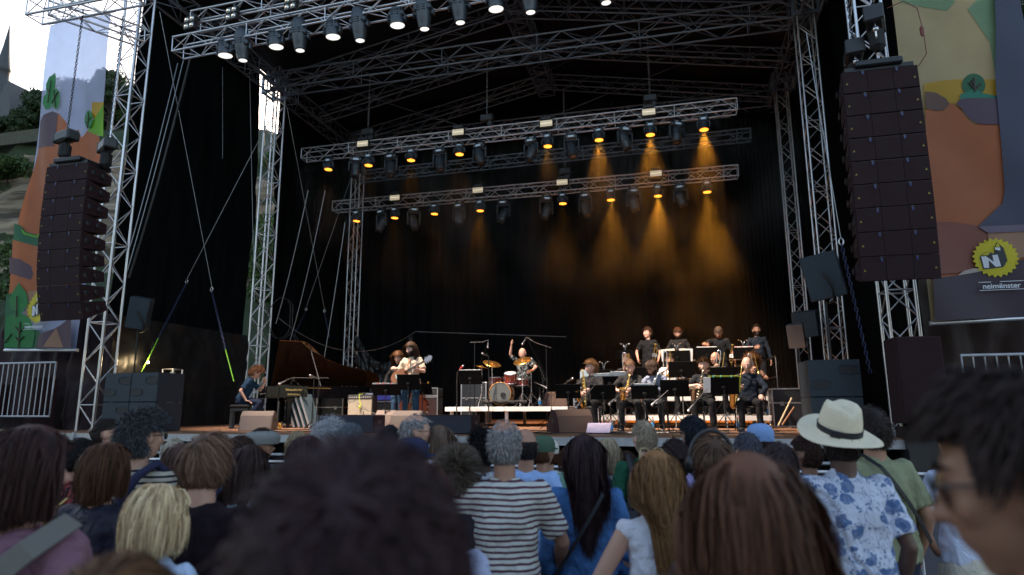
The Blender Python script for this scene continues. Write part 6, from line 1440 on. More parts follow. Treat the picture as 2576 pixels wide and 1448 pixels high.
# leaning panels by the piano, railing, bottles, papers
for i in range(4):
    c = UY(742 + 9 * i, 1035, 13.9); t = tag(MB().box((0, 0, 0), (.03, .5, .82), R=Matrix.Rotation(rad(-22), 3, 'Y')).build('leaning_panel', mat('blue_steel_panel', (.10, .15, .18), .4, .3)), f'{ords[i]} grey blue case lid leaning beside the piano leg', 'panel', 'leaning panels'); t.location = (c.x + i * .04, 13.9, STAGE + .40)
    MB().box((0, -.25, 0), (.045, .02, .83), R=Matrix.Rotation(rad(-22), 3, 'Y')).build('rim', ALU, t)
rl = MB(); X0, X1 = UX0 + (UX1 - UX0) * .35, UX1
rl.path([(X0, 18.85, 2.03), (X0, 18.85, 3.0), (X0 + .08, 18.85, 3.06), (X1 - .08, 18.85, 3.06), (X1, 18.85, 3.0), (X1, 18.85, 2.0)], .02, 8).tube((X0, 18.85, 2.55), (X1, 18.85, 2.55), .015, 8).path([(X1, 18.8, 3.0), (X1, 16.8, 3.0), (X1, 16.75, 2.95), (X1, 16.75, 1.4)], .02, 8).tube((X1, 18.8, 2.5), (X1, 16.75, 2.5), .015, 8)
tag(rl.build('safety_railing', BLKSTEEL), 'black tube railing round the back of the high riser', 'railing')
def bottle(px, py, z, label, y=None):
    c = UZ(px, py, z) if y is None else UY(px, py, y); t = empty('water_bottle', (c.x, c.y, z), label, 'bottle', 'water bottles')
    MB().lathe([(1e-3, 0), (.034, .003), (.036, .02), (.034, .1), (.036, .15), (.03, .19), (.014, .22), (.013, .235)], n=16).build('bottle_body', mat('clear_plastic', (.5, .6, .65), .1, trans=.7, var=0), t); MB().lathe([(.0375, .06), (.0375, .13)], n=16).build('label', mat('blue_label', (.05, .3, .75), .5, var=0), t); MB().lathe([(.015, .23), (.015, .25), (1e-3, .252)], n=10).build('cap', mat('red_cap', (.5, .04, .04), .5, var=0), t)
bottle(1538, 1089, STAGE, 'water bottle beside the floor sheet near the brown monitor'); bottle(1858, 1082, STAGE, 'water bottle by the bald saxophonist foot'); bottle(1643, 1080, STAGE, 'water bottle behind the blond head'); bottle(1930, 1044, 1.6, 'water bottle at the right end of the low riser', 15.0); bottle(1358, 1016, DRZ, 'water bottle on the drum riser', 15.2)
sh_ = UZ(1505, 1092, STAGE); tag(MB().box((0, 0, 0), (.42, .008, .34), R=Matrix.Rotation(rad(-62), 3, 'X')).build('floor_sheet', mat('tinted_sheet', (.62, .5, .62), .5, var=.35, scale=5)), 'pale tinted board lying on the stage edge', 'board').location = (sh_.x, sh_.y + .1, STAGE + .10)
for i, (px, py) in enumerate([(1600, 1090), (1665, 1090), (1560, 1088)]): c = UZ(px, py, STAGE); tag(MB().box((c.x, c.y, STAGE + .006 + i * .002), (.3, .21, .003), rz=.3 * i).build('paper_sheet', PAPER), ['white sheet on the floor before the jacket player', 'white sheet on the floor right of the blond head', 'white sheet on the floor beside the bottle'][i], 'paper', 'loose sheets')
t = empty('gaffer_tape_lamp', UZ(702, 1080, STAGE), 'small brass coloured can lamp on the stage near the piano', 'lamp'); MB().lathe([(.05, 0), (.06, .10), (.05, .1), (1e-3, .02)], (.06, -.05, .06), (.2, -1, .1), 16).build('can', BRASS, t); MB().box((0, 0, .07), (.07, .07, .14)).build('block', BRASS, t)
for i, (px, py) in enumerate([(787, 1070), (800, 1070), (940, 1072), (1664, 1073)]): c = UZ(px, py, STAGE); tag(MB().ball((c.x, c.y, STAGE + .05), (.045, .045, .05), 10, 8).build('marker_light', mat('lime_marker', (.2, .8, .15), .4, emit=(.3, 1, .2), es=.6, var=0)), ['lime marker at the foot of the piano boom stand', 'second lime marker at the piano boom stand', 'lime marker left of the guitarist monitors', 'yellow green shoe sized marker by the silver saxophone'][i], 'marker', 'lime markers')
wk = MB(); a, b = UY(1958, 1072, 12.6), UY(1992, 1002, 12.8); wk.tube(a, b, .018, 8); tag(wk.build('wooden_pole', mat('pale_wood', (.45, .34, .18), .6)), 'pale wooden pole leaning beside the right subwoofers', 'pole', 'leaning poles')
wk = MB(); a, b = UY(1968, 1070, 12.8), UY(1998, 1025, 12.9); wk.tube(a, b, .02, 8); tag(wk.build('wooden_pole', mat('brown_wood', (.22, .09, .03), .6)), 'brown wooden pole crossing behind the pale one', 'pole', 'leaning poles')
cab_ = MB()
for i in range(14):
    wh_ = 'in front of the ' + ['piano bench', 'left floor monitor', 'piano legs', 'left front fill speaker', 'guitar amplifier', 'guitarist', 'bass amplifier', 'drum riser left end', 'bass drum', 'drum riser right end', 'brown floor monitor', 'second saxophonist', 'silver saxophone', 'bald saxophonist'][i]
    rs = random.Random(i); x = -9 + .78 * i; y = rs.uniform(11.4, 12.8); cab_ = MB(); cab_.path([(x + .35 * j * rs.uniform(.6, 1), y + .25 * math.sin(j * 1.3 + i), STAGE + .012) for j in range(9)], .009, 5)
    tag(cab_.build('floor_cable', RUBBER), f'black cable snaking over the stage floor {wh_}', 'cable', 'cables on the stage floor')
# side boxes, fences, barrier
for (x, y, w, h, lab) in [(-13.6, 11.3, .62, 1.15, 'tall dark speaker box left of the near left tower'), (-14.5, 11.1, .72, 1.0, 'wide dark speaker box behind the left fence'), (3.62, 10.9, .62, 1.28, 'maroon black tall speaker below the right line array'), (4.7, 11.0, .8, 1.05, 'dark speaker box at the foot of the brown tarpaulin')]:
    t = empty('speaker_box', (x, y, 1.55 if x > 3 and x < 4 else STAGE), lab, 'speaker', 'side speaker boxes'); MB().box((0, 0, h / 2), (w, .55, h), bev=.02).build('cabinet', cab, t); MB().box((0, -.28, h / 2), (w * .92, .02, h * .94)).build('grille', grille, t)
    MB().box((0, 0, -.7 if x > 3 and x < 4 else -.66), (w * .9, .5, 1.3)).build('plinth', BLACKM, t)
def fence(x, y, z, label, n=16, w=2.2, h=1.1):
    t = tag(MB().path([(-w / 2, 0, 0), (-w / 2, 0, h), (w / 2, 0, h), (w / 2, 0, 0)], .022, 8, closed=True).build('crowd_fence', ALU_DULL), label, 'fence', 'bar fences'); t.location = (x, y, z); b = MB()
    for i in range(1, n): b.tube((-w / 2 + w * i / n, 0, .02), (-w / 2 + w * i / n, 0, h - .02), .011, 6)
    b.build('bars', ALU_DULL, t)
q = UY(18, 1045, 10.6); fence(q.x, 10.6, 1.65, 'pale bar fence at the far left of the stage'); q = UY(2590, 960, 9.8); fence(q.x + .35, 9.8, 1.38, 'pale bar fence at the far right below the banner')
tag(MB().box((-15.3, 11.2, .66), (3.6, 1.4, 1.32)).box((-15.3, 10.8, 1.48), (3.6, .7, .3)).build('side_platform', mat('platform_black', (.02, .012, .013), .7)), 'dark platform carrying the left fence and boxes', 'platform', 'side platforms')
tag(MB().box((5.6, 11.2, .66), (3.2, 1.3, 1.32)).build('side_platform', MATS['platform_black']), 'dark platform to the right of the stage', 'platform', 'side platforms')
perf = bpy.data.materials.new('perforated_steel'); perf.use_nodes = True; nt = perf.node_tree; p = nt.nodes['Principled BSDF']; p.inputs['Metallic'].default_value = .5; p.inputs['Roughness'].default_value = .5
tc = nt.nodes.new('ShaderNodeTexCoord'); v = nt.nodes.new('ShaderNodeTexVoronoi'); v.inputs['Scale'].default_value = 45; v.inputs['Randomness'].default_value = 0; rp = nt.nodes.new('ShaderNodeValToRGB'); rp.color_ramp.elements[0].position = .3; rp.color_ramp.elements[1].position = .4; rp.color_ramp.elements[0].color = (.004, .004, .005, 1); rp.color_ramp.elements[1].color = (.10, .10, .12, 1)
nt.links.new(tc.outputs['Object'], v.inputs['Vector']); nt.links.new(v.outputs['Distance'], rp.inputs[0]); nt.links.new(rp.outputs[0], p.inputs['Base Color'])
first = None
for i in range(13):
    x = -8.5 + i * 1.02
    if first is None:
        first = empty('crowd_barrier', (x, 7.1, 0), 'x', 'crowd barrier', 'crowd barriers before the stage'); MB().box((0, 0, .6), (.98, .02, 1.1)).build('panel', perf, first); MB().path([(-.49, 0, .02), (-.49, 0, 1.18), (.49, 0, 1.18), (.49, 0, .02)], .025, 8, closed=True).build('frame', ALU, first); MB().box((0, -.35, .01), (.98, .7, .02)).build('footplate', ALU_DULL, first); c = first
    else: c = copy_tree(first); c.location = (x, 7.1, 0)
    c['label'] = f'perforated steel crowd barrier, number {["one", "two", "three", "four", "five", "six", "seven", "eight", "nine", "ten", "eleven", "twelve", "thirteen"][i]} from the left before the stage'

q = UW(372, 912, 20); lt = empty('work_lamp', q, 'small warm work lamp glowing low behind the left subwoofers', 'lamp'); MB().ball((0, 0, 0), .035, 12, 8).build('bulb', mat('warm_bulb', (1, .8, .5), .4, emit=(1, .75, .4), es=2.2, var=0), lt); MB().tube((0, .02, .04), (0, .1, .5), .012, 6).build('bracket', BLKSTEEL, lt)
pl = bpy.data.lights.new('work_light', 'POINT'); pl.energy, pl.color, pl.shadow_soft_size = 5, (1, .72, .38), .06; po = bpy.data.objects.new('work_light', pl); COL.objects.link(po); po.location = lt.location + Vector((.12, -.08, 0))
q = UW(392, 900, 20); truss('ground_support_truss', (q.x + .25, q.y + .3, STAGE), (q.x + .25, q.y + .3, STAGE + 1.4), .30, 'short upright truss lit by the warm work lamp', step=.4)
# ================================================================ AUDIENCE (seen mostly from behind)
G_A = 'audience members'
def crowd(label, px, py, d, turn=0., dh=.02, **k):
    p_ = UD(px, py, d); yw = math.degrees(-math.atan2(-4 - p_.x, 15 - p_.y)) * .8 + turn
    k.setdefault('lod', 0 if d > 3.4 else 1); k.setdefault('face', abs(turn) > 8 or abs(k.get('head', (0,))[0]) > 15)
    k.setdefault('seed', int(px)); k.setdefault('bottom', (.03, .035, .06))
    h = p_.z - dh; f_ = Matrix.Rotation(rad(yw), 3, 'Z') @ Vector((0, .02, 0)) * h / 1.75
    t = person(label, (p_.x - f_.x, p_.y - f_.y, 0), yw, h, grp=G_A, **k); t['d'] = d; del t['d']; return t
BR_ = (.085, .036, .016); DB = (.036, .015, .010); GR = (.22, .21, .20); LG = (.36, .35, .34); BL_ = (.58, .42, .22); BLK_H = (.012, .010, .010)
def tee(n, c): return ('tee_' + n, 'plain', c)
WHT = tee('white', (.70, .72, .78)); 
# --- nearest, strongly out of focus
A0 = crowd('person with a big dark head of hair right in front of the camera', 905, 1132, .68, hr=('short', (.034, .015, .017), dict(length=.10, lift=.03, n=12000, wid=.0024, wav=.012)), top=tee('dusk', (.03, .028, .04)), fat=1.0, face=False)
A1 = crowd('person with long chestnut hair and a white top close on the right', 1872, 1128, 1.36, hr=('long', (.11, .048, .028), dict(length=.50, lift=.018, n=8000, wid=.0022, back=-.15, mx=.145)), top=WHT, skn='fair', fat=.95, face=False)
A2 = crowd('person with glasses in profile at the right picture edge', 2590, 915, .86, turn=0, head=(46, 10, 0), hr=('short', (.022, .012, .010), dict(length=.07, lift=.022, n=4200)), top=tee('dark_maroon', (.03, .015, .018)), skn='olive', glasses='sun', fat=1.05)
A3 = crowd('person with warm brown hair, only the crown showing at the lower left', 300, 1392, .86, hr=('short', (.11, .05, .02), dict(length=.09, lift=.02, n=4200)), top=tee('dusk', (.03, .028, .04)), face=False)
# --- second rank
B0 = crowd('person with shaggy dark brown hair and a mauve shirt at the left edge', 90, 1066, 1.98, head=(-26, 0, 0), hr=('bob', (.034, .014, .012), dict(length=.27, lift=.022, n=5200, wid=.0032)), top=('tee_mauve', 'plain', (.22, .11, .15)), fat=1.1, skn='fair', sleeve='short')
B1 = crowd('person with a dark bob and a navy leather look top at the left', 278, 1108, 3.0, head=(-14, 0, 0), hr=('bob', (.07, .030, .014), dict(length=.235, lift=.018, n=4600)), top=('top_navy_leather', 'plain', (.022, .020, .035), (0, 0, 0), 1., .45), fat=1.0)
B2 = crowd('person with curly grey black hair, glasses and a striped navy top', 368, 1030, 3.5, head=(-24, 2, 0), hr=('curly', (.045, .047, .052), dict(length=.06, lift=.024, n=5600, wid=.0036)), top=('top_breton', 'stripe', (.42, .38, .30), (.012, .010, .022), 36.), sleeve='long', glasses='sun', skn='fair')
B3 = crowd('person with a blonde highlighted bob and a white shirt at the lower left', 408, 1216, 2.4, hr=('bob', (.80, .50, .29), dict(length=.26, lift=.03, n=6000, wid=.0028)), top=('shirt_skyblue_white', 'plain', (.50, .62, .80)), collar=True, turn=-12, face=False)
B4 = crowd('person with short greying brown hair and a black wide necked top', 531, 1082, 2.72, head=(-14, 0, 0), hr=('short', (.15, .085, .055), dict(length=.13, lift=.010, n=5600)), top=('top_aubergine', 'plain', (.012, .006, .010)), sleeve='long', fat=1.05, skn='fair')
B5 = crowd('tall person with thinning grey hair and a striped t-shirt', 1270, 1048, 3.25, hr=('thin', (.24, .23, .23), dict(length=.025, lift=.007, n=3600)), top=('tee_striped', 'stripe', (.55, .56, .52), (.10, .035, .055), 38.), skn='tan', fat=1.02, bottom=(.012, .011, .03), arms={1: ((.27, .30, 1.02), (.6, -1, -.2)), -1: ((-.26, .26, 1.05), (-.6, -1, 0))})
B6 = crowd('person with long dark hair in a bright blue blouse', 1468, 1088, 3.55, hr=('long', (.030, .014, .016), dict(length=.40, lift=.016, n=5000, wav=.005, wid=.003, mx=.103)), top=('blouse_blue', 'plain', (.065, .17, .40)), sleeve='long', fat=.98, bottom=(.02, .03, .10), fold=.05, hem=.04, face=False)
B7 = crowd('person with long highlighted hair and a white sleeveless top', 1652, 1128, 2.85, head=(14, 2, 0), hr=('long', (.17, .085, .035), dict(length=.44, lift=.02, n=5200, wav=.012, wid=.003)), top=('top_white_linen', 'plain', (.66, .66, .72)), sleeve='none', skn='fair', fat=.98, arms={-1: ((-.26, .22, 1.0), (-.8, -1, 0))}, face=True)
B8 = crowd('person in a wide white hat and a blue flowered shirt', 2100, 1040, 3.3, hr=('short', (.03, .02, .02), dict(length=.05)), top=('shirt_blue_flowers', 'floral', (.56, .60, .72), (.085, .15, .31), 15.), sleeve='short', skn='dark', fat=1.26, collar=True, bottom=(.03, .03, .04), face=False)
B9 = crowd('person in a white t-shirt and cream skirt with a hand on one hip', 2388, 1062, 4.1, hr=('short', DB, dict(length=.08)), top=('tee_coolwhite', 'plain', (.62, .68, .85)), sleeve='short', skn='tan', skirt=('cream', (.62, .58, .48)), arms={-1: ((-.19, .06, .99), (-1, -.25, -.1)), 1: ((.22, .1, .95), (1, -.6, 0))}, face=False)
BA = crowd('person in a pale shirt mostly hidden behind the nearest dark head', 1075, 1160, 2.2, hr=('short', BR_, dict(length=.06)), top=('shirt_lilac_white', 'plain', (.42, .45, .62)), fat=1.1, face=False)
# --- middle rank
C_list = [
 ('person with a low dark bun and a blue patterned shirt', 277, 1052, 5.6, dict(head=(-48, 0, 0), hr=('tied', (.018, .012, .010), dict(length=.16, lift=.008)), top=('shirt_bluepattern', 'floral', (.46, .54, .72), (.10, .16, .38), 16.), skn='fair', sleeve='long')),
 ('person with cropped black hair in a dark red flowered dress', 206, 1098, 4.2, dict(hr=('short', BLK_H, dict(length=.05)), top=('dress_flowers', 'floral', (.020, .012, .016), (.30, .05, .05), 22.), skn='tan', turn=-20)),
 ('person wearing a straw hat behind the mauve shirted neighbour', 14, 1085, 3.6, dict(hr=('short', BR_, {}), top=tee('sand', (.3, .25, .18)), fat=.9)),
 ('person with silvery blonde hair low in the left crowd', 441, 1102, 6.0, dict(hr=('short', (.42, .36, .28), dict(length=.10, lift=.02)), top=tee('navy', (.02, .03, .07)))),
 ('person with long brown hair behind the striped top', 458, 1114, 4.1, dict(hr=('long', (.085, .045, .035), dict(length=.42, lift=.025)), top=tee('plum', (.06, .03, .05)), fat=.85)),
 ('person with long dark hair and a pale blue shirt with a grey strap', 632, 1118, 3.5, dict(hr=('long', (.035, .018, .016), dict(length=.32, lift=.025)), top=('shirt_paleblue', 'plain', (.50, .58, .70)), sleeve='long', head=(-20, 0, 0))),
 ('person with dark hair just behind the black wide necked top', 600, 1092, 3.9, dict(hr=('short', (.04, .02, .015), dict(length=.10)), top=tee('navy', (.02, .03, .07)), fat=.85, head=(-60, 0, 0))),
 ('person in a grey flat cap and brown waistcoat', 656, 1073, 4.7, dict(hr=('short', (.05, .035, .025), dict(length=.05)), top=('vest_brown', 'plain', (.10, .06, .035)), head=(-62, 0, 0), glasses='clear', skn='tan')),
 ('person with a small blonde bun and an olive top', 751, 1084, 4.9, dict(hr=('tied', (.45, .34, .2), dict(length=.15, lift=.01)), top=tee('olive', (.10, .09, .045)))),
 ('person with straight dark red brown hair left of the nearest head', 776, 1094, 3.6, dict(hr=('long', (.045, .02, .022), dict(length=.34, lift=.025)), top=tee('khakibrown', (.12, .09, .05)), head=(-18, 0, 0))),
 ('person with wild grey curls and a mustard checked shirt', 829, 1056, 4.7, dict(hr=('curly', (.36, .36, .38), dict(length=.09, lift=.02)), top=('shirt_mustard', 'plaid', (.32, .19, .06), (.20, .10, .03), 30.), head=(-36, 0, 0), skn='tan', collar=True)),
 ('person with close cut steel grey hair near the stage edge', 886, 1060, 4.6, dict(hr=('short', (.10, .12, .14), dict(length=.03, lift=.008)), top=tee('grey', (.12, .12, .14)), skn='fair')),
 ('person with short black hair in front of the centre speaker', 981, 1066, 5.0, dict(hr=('short', (.016, .015, .02), dict(length=.035, lift=.01)), top=tee('petrol', (.02, .05, .08)))),
 ('balding person with glasses in profile and a pale checked shirt', 1046, 1034, 4.45, dict(hr=('thin', (.26, .25, .25), dict(length=.03, lift=.008)), top=('shirt_check', 'plaid', (.62, .60, .66), (.35, .12, .12), 38.), head=(-72, 0, 0), glasses='clear', skn='fair', collar=True, fat=1.1)),
 ('person in a navy baseball cap with pale lettering', 1036, 1096, 3.7, dict(hr=('short', DB, dict(length=.03)), top=tee('midnight', (.012, .015, .04)), head=(-50, 0, 0))),
 ('person with long straight light brown hair right of the navy cap', 1105, 1067, 4.5, dict(hr=('long', (.13, .085, .06), dict(length=.45, lift=.02)), top=tee('plum', (.06, .03, .05)), fat=.8)),
 ('short person with tousled ash brown hair behind the striped t-shirt', 1153, 1134, 3.25, dict(hr=('spiky', (.10, .075, .055), dict(length=.075, lift=.02, n=4200)), top=tee('charcoal', (.025, .02, .03)), fat=.9)),
 ('person with black frizzy hair and a black and white patterned top', 1218, 1082, 4.5, dict(hr=('afro', (.010, .009, .012), dict(length=.08)), top=('top_zebra', 'floral', (.55, .55, .6), (.02, .02, .03), 18.), skn='dark')),
 ('person with a bald patch and a sky blue t-shirt', 1322, 1070, 4.25, dict(hr=('bald', (.018, .014, .014), dict(length=.02, lift=.006)), top=('tee_skyblue', 'plain', (.34, .50, .82)), skn='tan', fat=1.08, bottom=(.25, .36, .5))),
 ('person in a green cap beside the sky blue t-shirt', 1364, 1092, 4.9, dict(hr=('short', BR_, dict(length=.03)), top=tee('mint', (.20, .34, .26)), head=(-45, 0, 0), skn='tan')),
 ('person in a white hat holding up a phone', 1380, 1102, 5.4, dict(hr=('short', BR_, dict(length=.04)), top=tee('ivory', (.55, .56, .58)), arms={1: ((.10, .34, 1.30), (1, -.3, -.6)), -1: ((-.06, .34, 1.28), (-1, -.3, -.6))}, fat=.85, lod=1)),
 ('small person with blonde hair and a navy bag strap', 1527, 1101, 5.0, dict(hr=('bob', (.42, .33, .22), dict(length=.22, lift=.02)), top=('top_finestripe', 'stripe', (.45, .44, .38), (.18, .18, .2), 60.))),
 ('person with cropped blond hair and a dark green polo shirt', 1618, 1055, 4.7, dict(hr=('short', (.30, .24, .17), dict(length=.03, lift=.01, n=3200)), top=('polo_green', 'plain', (.015, .085, .045)), head=(18, 0, 0), skn='pale', collar=True)),
 ('person with a dark ponytail between green polo and lilac shirt', 1695, 1101, 3.8, dict(hr=('tied', (.026, .014, .014), dict(length=.19, lift=.014)), top=tee('wine', (.05, .02, .03)))),
 ('person with blue black short hair and a lilac shirt', 1740, 1043, 4.6, dict(hr=('short', (.010, .014, .022), dict(length=.05, lift=.015)), top=('shirt_lilac', 'plain', (.42, .36, .66)), head=(12, 0, 0), fat=1.05)),
 ('person with brown hair and headphones behind the chestnut head', 1784, 1090, 2.9, dict(hr=('short', (.10, .055, .035), dict(length=.11, lift=.02)), top=tee('dusk', (.03, .028, .04)))),
 ('person with short grey hair right of the headphones', 1876, 1084, 4.2, dict(hr=('short', (.07, .07, .09), dict(length=.04, lift=.012)), top=tee('slate', (.07, .08, .11)))),
 ('person in a pale blue cap in front of the bald saxophonist', 1906, 1062, 4.7, dict(hr=('short', DB, dict(length=.03)), top=tee('cobalt', (.06, .12, .4)))),
 ('person with curly dark hair and a khaki shirt with a shoulder strap', 2180, 1026, 4.0, dict(hr=('curly', (.035, .025, .022), dict(length=.06, lift=.015)), top=('shirt_khaki', 'plain', (.26, .28, .17)), collar=True, fat=1.2, skn='tan')),
 ('person with sunglasses in a navy shirt with white flowers', 2022, 1092, 4.3, dict(hr=('short', DB, dict(length=.03)), top=('shirt_whiteflowers', 'floral', (.02, .02, .055), (.55, .62, .85), 15.), head=(30, 0, 0), glasses='sun', skn='olive')),
 ('person with dark grey hair low between the cap and the white hat', 1955, 1108, 3.4, dict(hr=('short', (.05, .035, .035), dict(length=.06)), top=tee('olive', (.10, .09, .045)))),
 ('person in black with a short dark crop by the left barriers', 160, 1112, 5.2, dict(hr=('short', BLK_H, dict(length=.05)), top=tee('charcoal', (.025, .02, .03)))),
 ('person with mid brown hair in the gap behind the blue blouse', 1430, 1120, 5.6, dict(hr=('bob', BR_, dict(length=.22)), top=tee('denim', (.06, .10, .18)))),
 ('person with dark hair in a navy top behind the highlighted hair', 1575, 1130, 5.2, dict(hr=('bob', DB, dict(length=.22)), top=tee('midnight', (.012, .015, .04)))),
]
CP = {}
for lab, px, py, d, k in C_list: CP[px] = crowd(lab, px, py, d, **k)
# --- hats and caps (worn: children of the person)
def hat(p, prof, m, tilt=(0, 0), name='hat', off=(0, -.01, .035), sx=1., sy=1.18, n=36, dent=False):
    I_ = INFO[p.name]; c = I_['hd'](*off); R = I_['HR'] @ Matrix.Rotation(rad(tilt[0]), 3, 'X'); mb = MB(); K = len(prof); vs = []
    for r, z in prof:
        for i in range(n):
            a = 6.283185 * i / n; x, y = math.cos(a) * r * sx, math.sin(a) * r * sy; zz = z
            if dent and r > .13: zz = z + .018 * math.cos(2 * a) * -1 * ((r - .1) / .09)
            if dent and z > .10 and r < .085: zz = z - .035 * math.exp(-(x / .025) ** 2) * (1 - .4 * (y > 0)) * (z - .10) / .06
            if dent and .05 < z < .15 and r > .05: x *= 1 - .22 * max(0, y / .1) * (z - .05) / .1
            vs.append(c + R @ Vector((x, y, zz)))
    mb.add(vs, [(j * n + i, j * n + (i + 1) % n, (j + 1) * n + (i + 1) % n, (j + 1) * n + i) for j in range(K - 1) for i in range(n)], 0, True)
    return mb.build(name, m, p), c, R
straw = mat('white_straw', (.80, .71, .52), .75, var=.05, bump=.5, bscale=160)
fed = [(.186, -.006), (.184, .0), (.15, -.006), (.115, .0), (.098, .012), (.097, .03), (.094, .07), (.089, .105), (.083, .135), (.070, .152), (.045, .155), (.02, .150), (.001, .148)]
h_, c_, R_ = hat(B8, fed, straw, (20, 0), off=(0, -.01, .045), dent=True)
bd_ = MB(); vs = [c_ + R_ @ Vector((math.cos(6.283185 * i / 36) * r, math.sin(6.283185 * i / 36) * r * 1.18, z)) for r, z in ((.1005, .010), (.1005, .042)) for i in range(36)]
bd_.add(vs, [(i, (i + 1) % 36, 36 + (i + 1) % 36, 36 + i) for i in range(36)], 0, True); bd_.box(c_ + R_ @ Vector((-.075, -.088, .026)), (.05, .012, .036), R=R_ @ Matrix.Rotation(-.7, 3, 'Z'), bev=.004)
bd_.build('hat_band', mat('black_ribbon', (.008, .007, .014), .6), h_)
hat(CP[14], [(.20, -.01), (.15, .0), (.10, .01), (.095, .06), (.08, .10), (.04, .115), (.001, .118)], mat('yellow_straw', (.38, .28, .12), .8, bump=.6, bscale=120))
dome = [(.094, -.035), (.097, .0), (.095, .035), (.083, .066), (.055, .088), (.02, .096), (.001, .097)]
def cap(p, c1, visor_dir=0., text_=None):
    m = mat('cap_%.2f_%.2f_%.2f' % c1, c1, .8, bump=.3, bscale=150); h_, c, R = hat(p, dome, m, name='cap'); Rz = Matrix.Rotation(rad(visor_dir), 3, 'Z')
    v = MB(); N = 14; vs = []
    for k in range(3):
        for i in range(N + 1):
            a = math.pi * (.15 + .7 * i / N); r = 1 + k * .32 * math.sin(a)
            vs.append(c + R @ Rz @ Vector((math.cos(a) * .093 * (1 + .06 * k), math.sin(a) * .105 * r, -.012 - .008 * k + .012 * math.sin(a))))
    v.add(vs, [(k * (N + 1) + i, k * (N + 1) + i + 1, (k + 1) * (N + 1) + i + 1, (k + 1) * (N + 1) + i) for k in range(2) for i in range(N)], 0, True).build('visor', m, h_)
    return h_, c, R
h_, c, R = cap(CP[1036], (.010, .016, .06))
lt = MB()
for i in range(9): a = -1.5 + .22 * i; lt.path([c + R @ Vector((math.sin(a) * .098 + 0, -math.cos(a) * -.112, .0 + .012 * (i % 3))), c + R @ Vector((math.sin(a + .12) * .098, math.cos(a + .12) * .112, .05 - .01 * (i % 2)))], .004, 5)
lt.build('cap_lettering', mat('pale_blue_thread', (.25, .45, .7), .7), h_)
cap(CP[1364], (.05, .10, .06)); cap(CP[1906], (.20, .34, .62)); cap(CP[1380], (.62, .58, .5))
hat(CP[656], [(.098, -.02), (.104, .01), (.106, .03), (.095, .055), (.06, .075), (.001, .08)], mat('grey_tweed', (.22, .22, .21), .85, bump=.5, bscale=120), name='flat_cap', off=(0, .012, .03), sy=1.3)
# sunglasses pushed up, phone, bags
I_ = INFO[B7.name]; g = MB()
for s in (-1, 1): g.path([I_['hd'](s * .036 + .026 * math.cos(a), .045 + .012 * math.sin(a), .122 + .02 * math.sin(a)) for a in [6.283 * i / 12 for i in range(12)]], .003, 5, closed=True)
for s in (-1, 1): g.path([I_['hd'](s * .062, .05, .115), I_['hd'](s * .088, -.0, .07)], .003, 5)
g.path([I_['hd'](-.012, .05, .122), I_['hd'](.012, .05, .122)], .003, 5).build('sunglasses', mat('gold_frame', (.5, .4, .22), .3, .8), B7)
I_ = INFO[CP[1380].name]; w = W_of(CP[1380], (.02, .42, 1.42)); t = empty('mobile_phone', w, 'phone held up by the person in the white hat', 'phone'); t.rotation_euler = CP[1380].rotation_euler
MB().box((0, 0, 0), (.075, .009, .15), bev=.004).build('phone_body', BLACKM, t); MB().box((0, -.006, 0), (.068, .002, .14)).build('screen', mat('phone_screen', (.2, .25, .3), .2, emit=(.5, .6, .7), es=.4, var=0), t)
def strap(p, a, b, m, w=.018, label='', side=1, name='shoulder_bag', bag=True, bm_=None, over=.0):
    """a strap from one shoulder across the back to the other hip, with its bag"""
    I_ = INFO[p.name]; up = I_['up']; t = empty(name, p.location, label, 'bag', 'bags'); t.rotation_euler = p.rotation_euler; t.scale = p.scale
    pts = []; 
    for i in range(13):
        u = i / 12; x = a + (b - a) * u; z = 1.475 - (1.475 - 1.0) * u; y = -(.150 + .012 * math.sin(u * 3.1)) * (1 - .30 * abs(x / .2) ** 2) - over; 
        if i == 0: y, z = -.02, 1.50
        pts.append(up(x, y, z))
    mb = MB(); vs = []; 
    for i, q in enumerate(pts):
        d = (pts[min(i + 1, 12)] - pts[max(i - 1, 0)]).normalized(); n_ = Vector((0, -1, .25)).normalized(); s_ = d.cross(n_).normalized() * w
        vs += [q - s_, q + s_, q + s_ + n_ * .006, q - s_ + n_ * .006]
    mb.add(vs, [(i * 4 + k, i * 4 + (k + 1) % 4, i * 4 + 4 + (k + 1) % 4, i * 4 + 4 + k) for i in range(12) for k in range(4)], 0, False).build('strap', m, t)
    if bag: MB().box(up(b * 1.25, -.05, .92), (.10, .26, .20), bev=.04).build('bag_body', bm_ or m, t)
    return t
strap(B0, .20, -.30, mat('grey_webbing', (.16, .15, .13), .8, bump=.5, bscale=200), .036, 'wide grey strap bag over the mauve shirt')
strap(B1, -.16, -.22, mat('gold_chain_strap', (.4, .28, .08), .3, .8), .006, 'bag on a thin gold chain strap over the navy leather look top')
strap(CP[632], -.02, .24, mat('slate_strap', (.10, .14, .17), .8), .032, 'wide slate grey strap over the pale blue shirt')
strap(B6, .10, -.20, mat('black_strap', (.01, .01, .014), .6), .010, 'thin black strap and bag over the blue blouse')
strap(B7, .16, -.20, mat('brown_strap', (.06, .028, .02), .6), .016, 'brown leather strap across the white sleeveless top')
strap(CP[2180], -.10, .24, MATS['black_strap'], .012, 'thin black strap across the khaki shirt', bag=False); strap(CP[1527], -.06, .2, mat('navy_strap', (.02, .03, .08), .7), .02, 'navy bag of the small blonde person')
I_ = INFO[B2.name]; up = I_['up']; t = empty('backpack', B2.location, 'navy backpack with tan piping on the striped top', 'backpack'); t.rotation_euler = B2.rotation_euler; t.scale = B2.scale
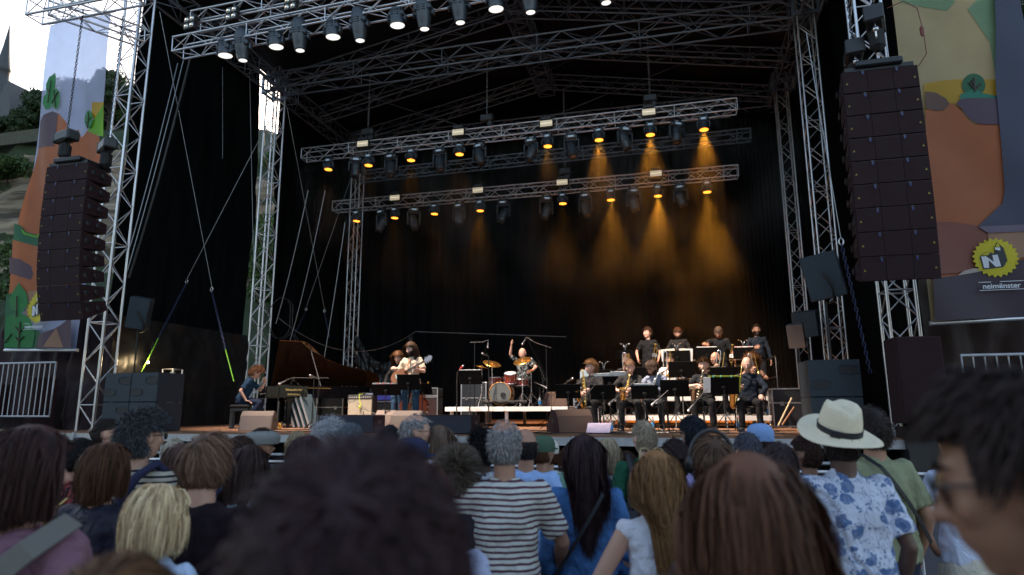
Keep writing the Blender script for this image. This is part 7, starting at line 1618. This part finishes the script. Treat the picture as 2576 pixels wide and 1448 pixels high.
nb = mat('navy_canvas', (.016, .018, .06), .8, bump=.4, bscale=200); MB().lathe([(.001, -.25), (.13, -.24), (.16, -.1), (.16, .06), (.13, .15), (.06, .19), (.001, .195)], up(-.04, -.235, 1.14), (0, 0, 1), 24, sy=.62).build('pack_body', nb, t)
MB().path([up(-.04 + .155 * math.cos(a), -.26 - .03 * math.sin(a), 1.16 + .16 * math.sin(a)) for a in [i * .22 for i in range(15)]], .006, 6).path([up(-.07, -.2, 1.33), up(-.06, -.2, 1.38), up(-.02, -.2, 1.38), up(-.01, -.2, 1.33)], .007, 6).build('piping', mat('tan_leather', (.35, .16, .05), .6), t)
for s in (-1, 1): MB().path([up(s * .07 - .02, -.19, 1.30), up(s * .11, -.14, 1.44), up(s * .12, -.02, 1.495), up(s * .13, .1, 1.40)], .022, 8).build('strap', nb, t)
I_ = INFO[CP[1618].name]; up = I_['up']; t = empty('backpack', CP[1618].location, 'black slim backpack hanging from the green polo shoulder', 'backpack'); t.rotation_euler = CP[1618].rotation_euler; t.scale = CP[1618].scale
MB().path([up(-.12, .02, 1.5), up(-.13, -.12, 1.42), up(-.15, -.16, 1.25), up(-.18, -.15, 1.0)], .025, 8).build('strap', MATS['black_strap'], t); MB().box(up(-.17, -.2, .98), (.22, .14, .34), bev=.05).build('pack_body', MATS['black_strap'], t)
hp = MB(); I_ = INFO[CP[1784].name]; hp.path([I_['hd'](.105 * math.cos(a), -.01, .02 + .135 * math.sin(a)) for a in [math.pi * i / 12 for i in range(13)]], .010, 8)
for s in (-1, 1): hp.ball(I_['hd'](s * .105, -.01, .0), (.022, .036, .042), 12, 8, I_['HR'])
hp.build('headphones', BLACKM, CP[1784])
# unseen building added behind the camera to darken reflections in the piano
t = empty('unseen_building', (-2, -45, 0), 'unseen sandstone building added behind the audience for darker reflections', 'building'); MB().box((0, -5, 7), (70, 10, 14)).build('wall', mat('facade_stone', (.16, .13, .10), .9, var=.2), t); MB().prism([(-.5, 14), (5, 18), (10.5, 14)], (-35.5, -10, 0), (0, 1, 0), (0, 0, 1), (71, 0, 0)).build('roof', slate, t, True)
for i in range(14):
    for k in range(3): MB().box((-31 + i * 4.8, .03, 2.4 + k * 4.2), (1.5, .12, 2.4)).build('window', gl, t)
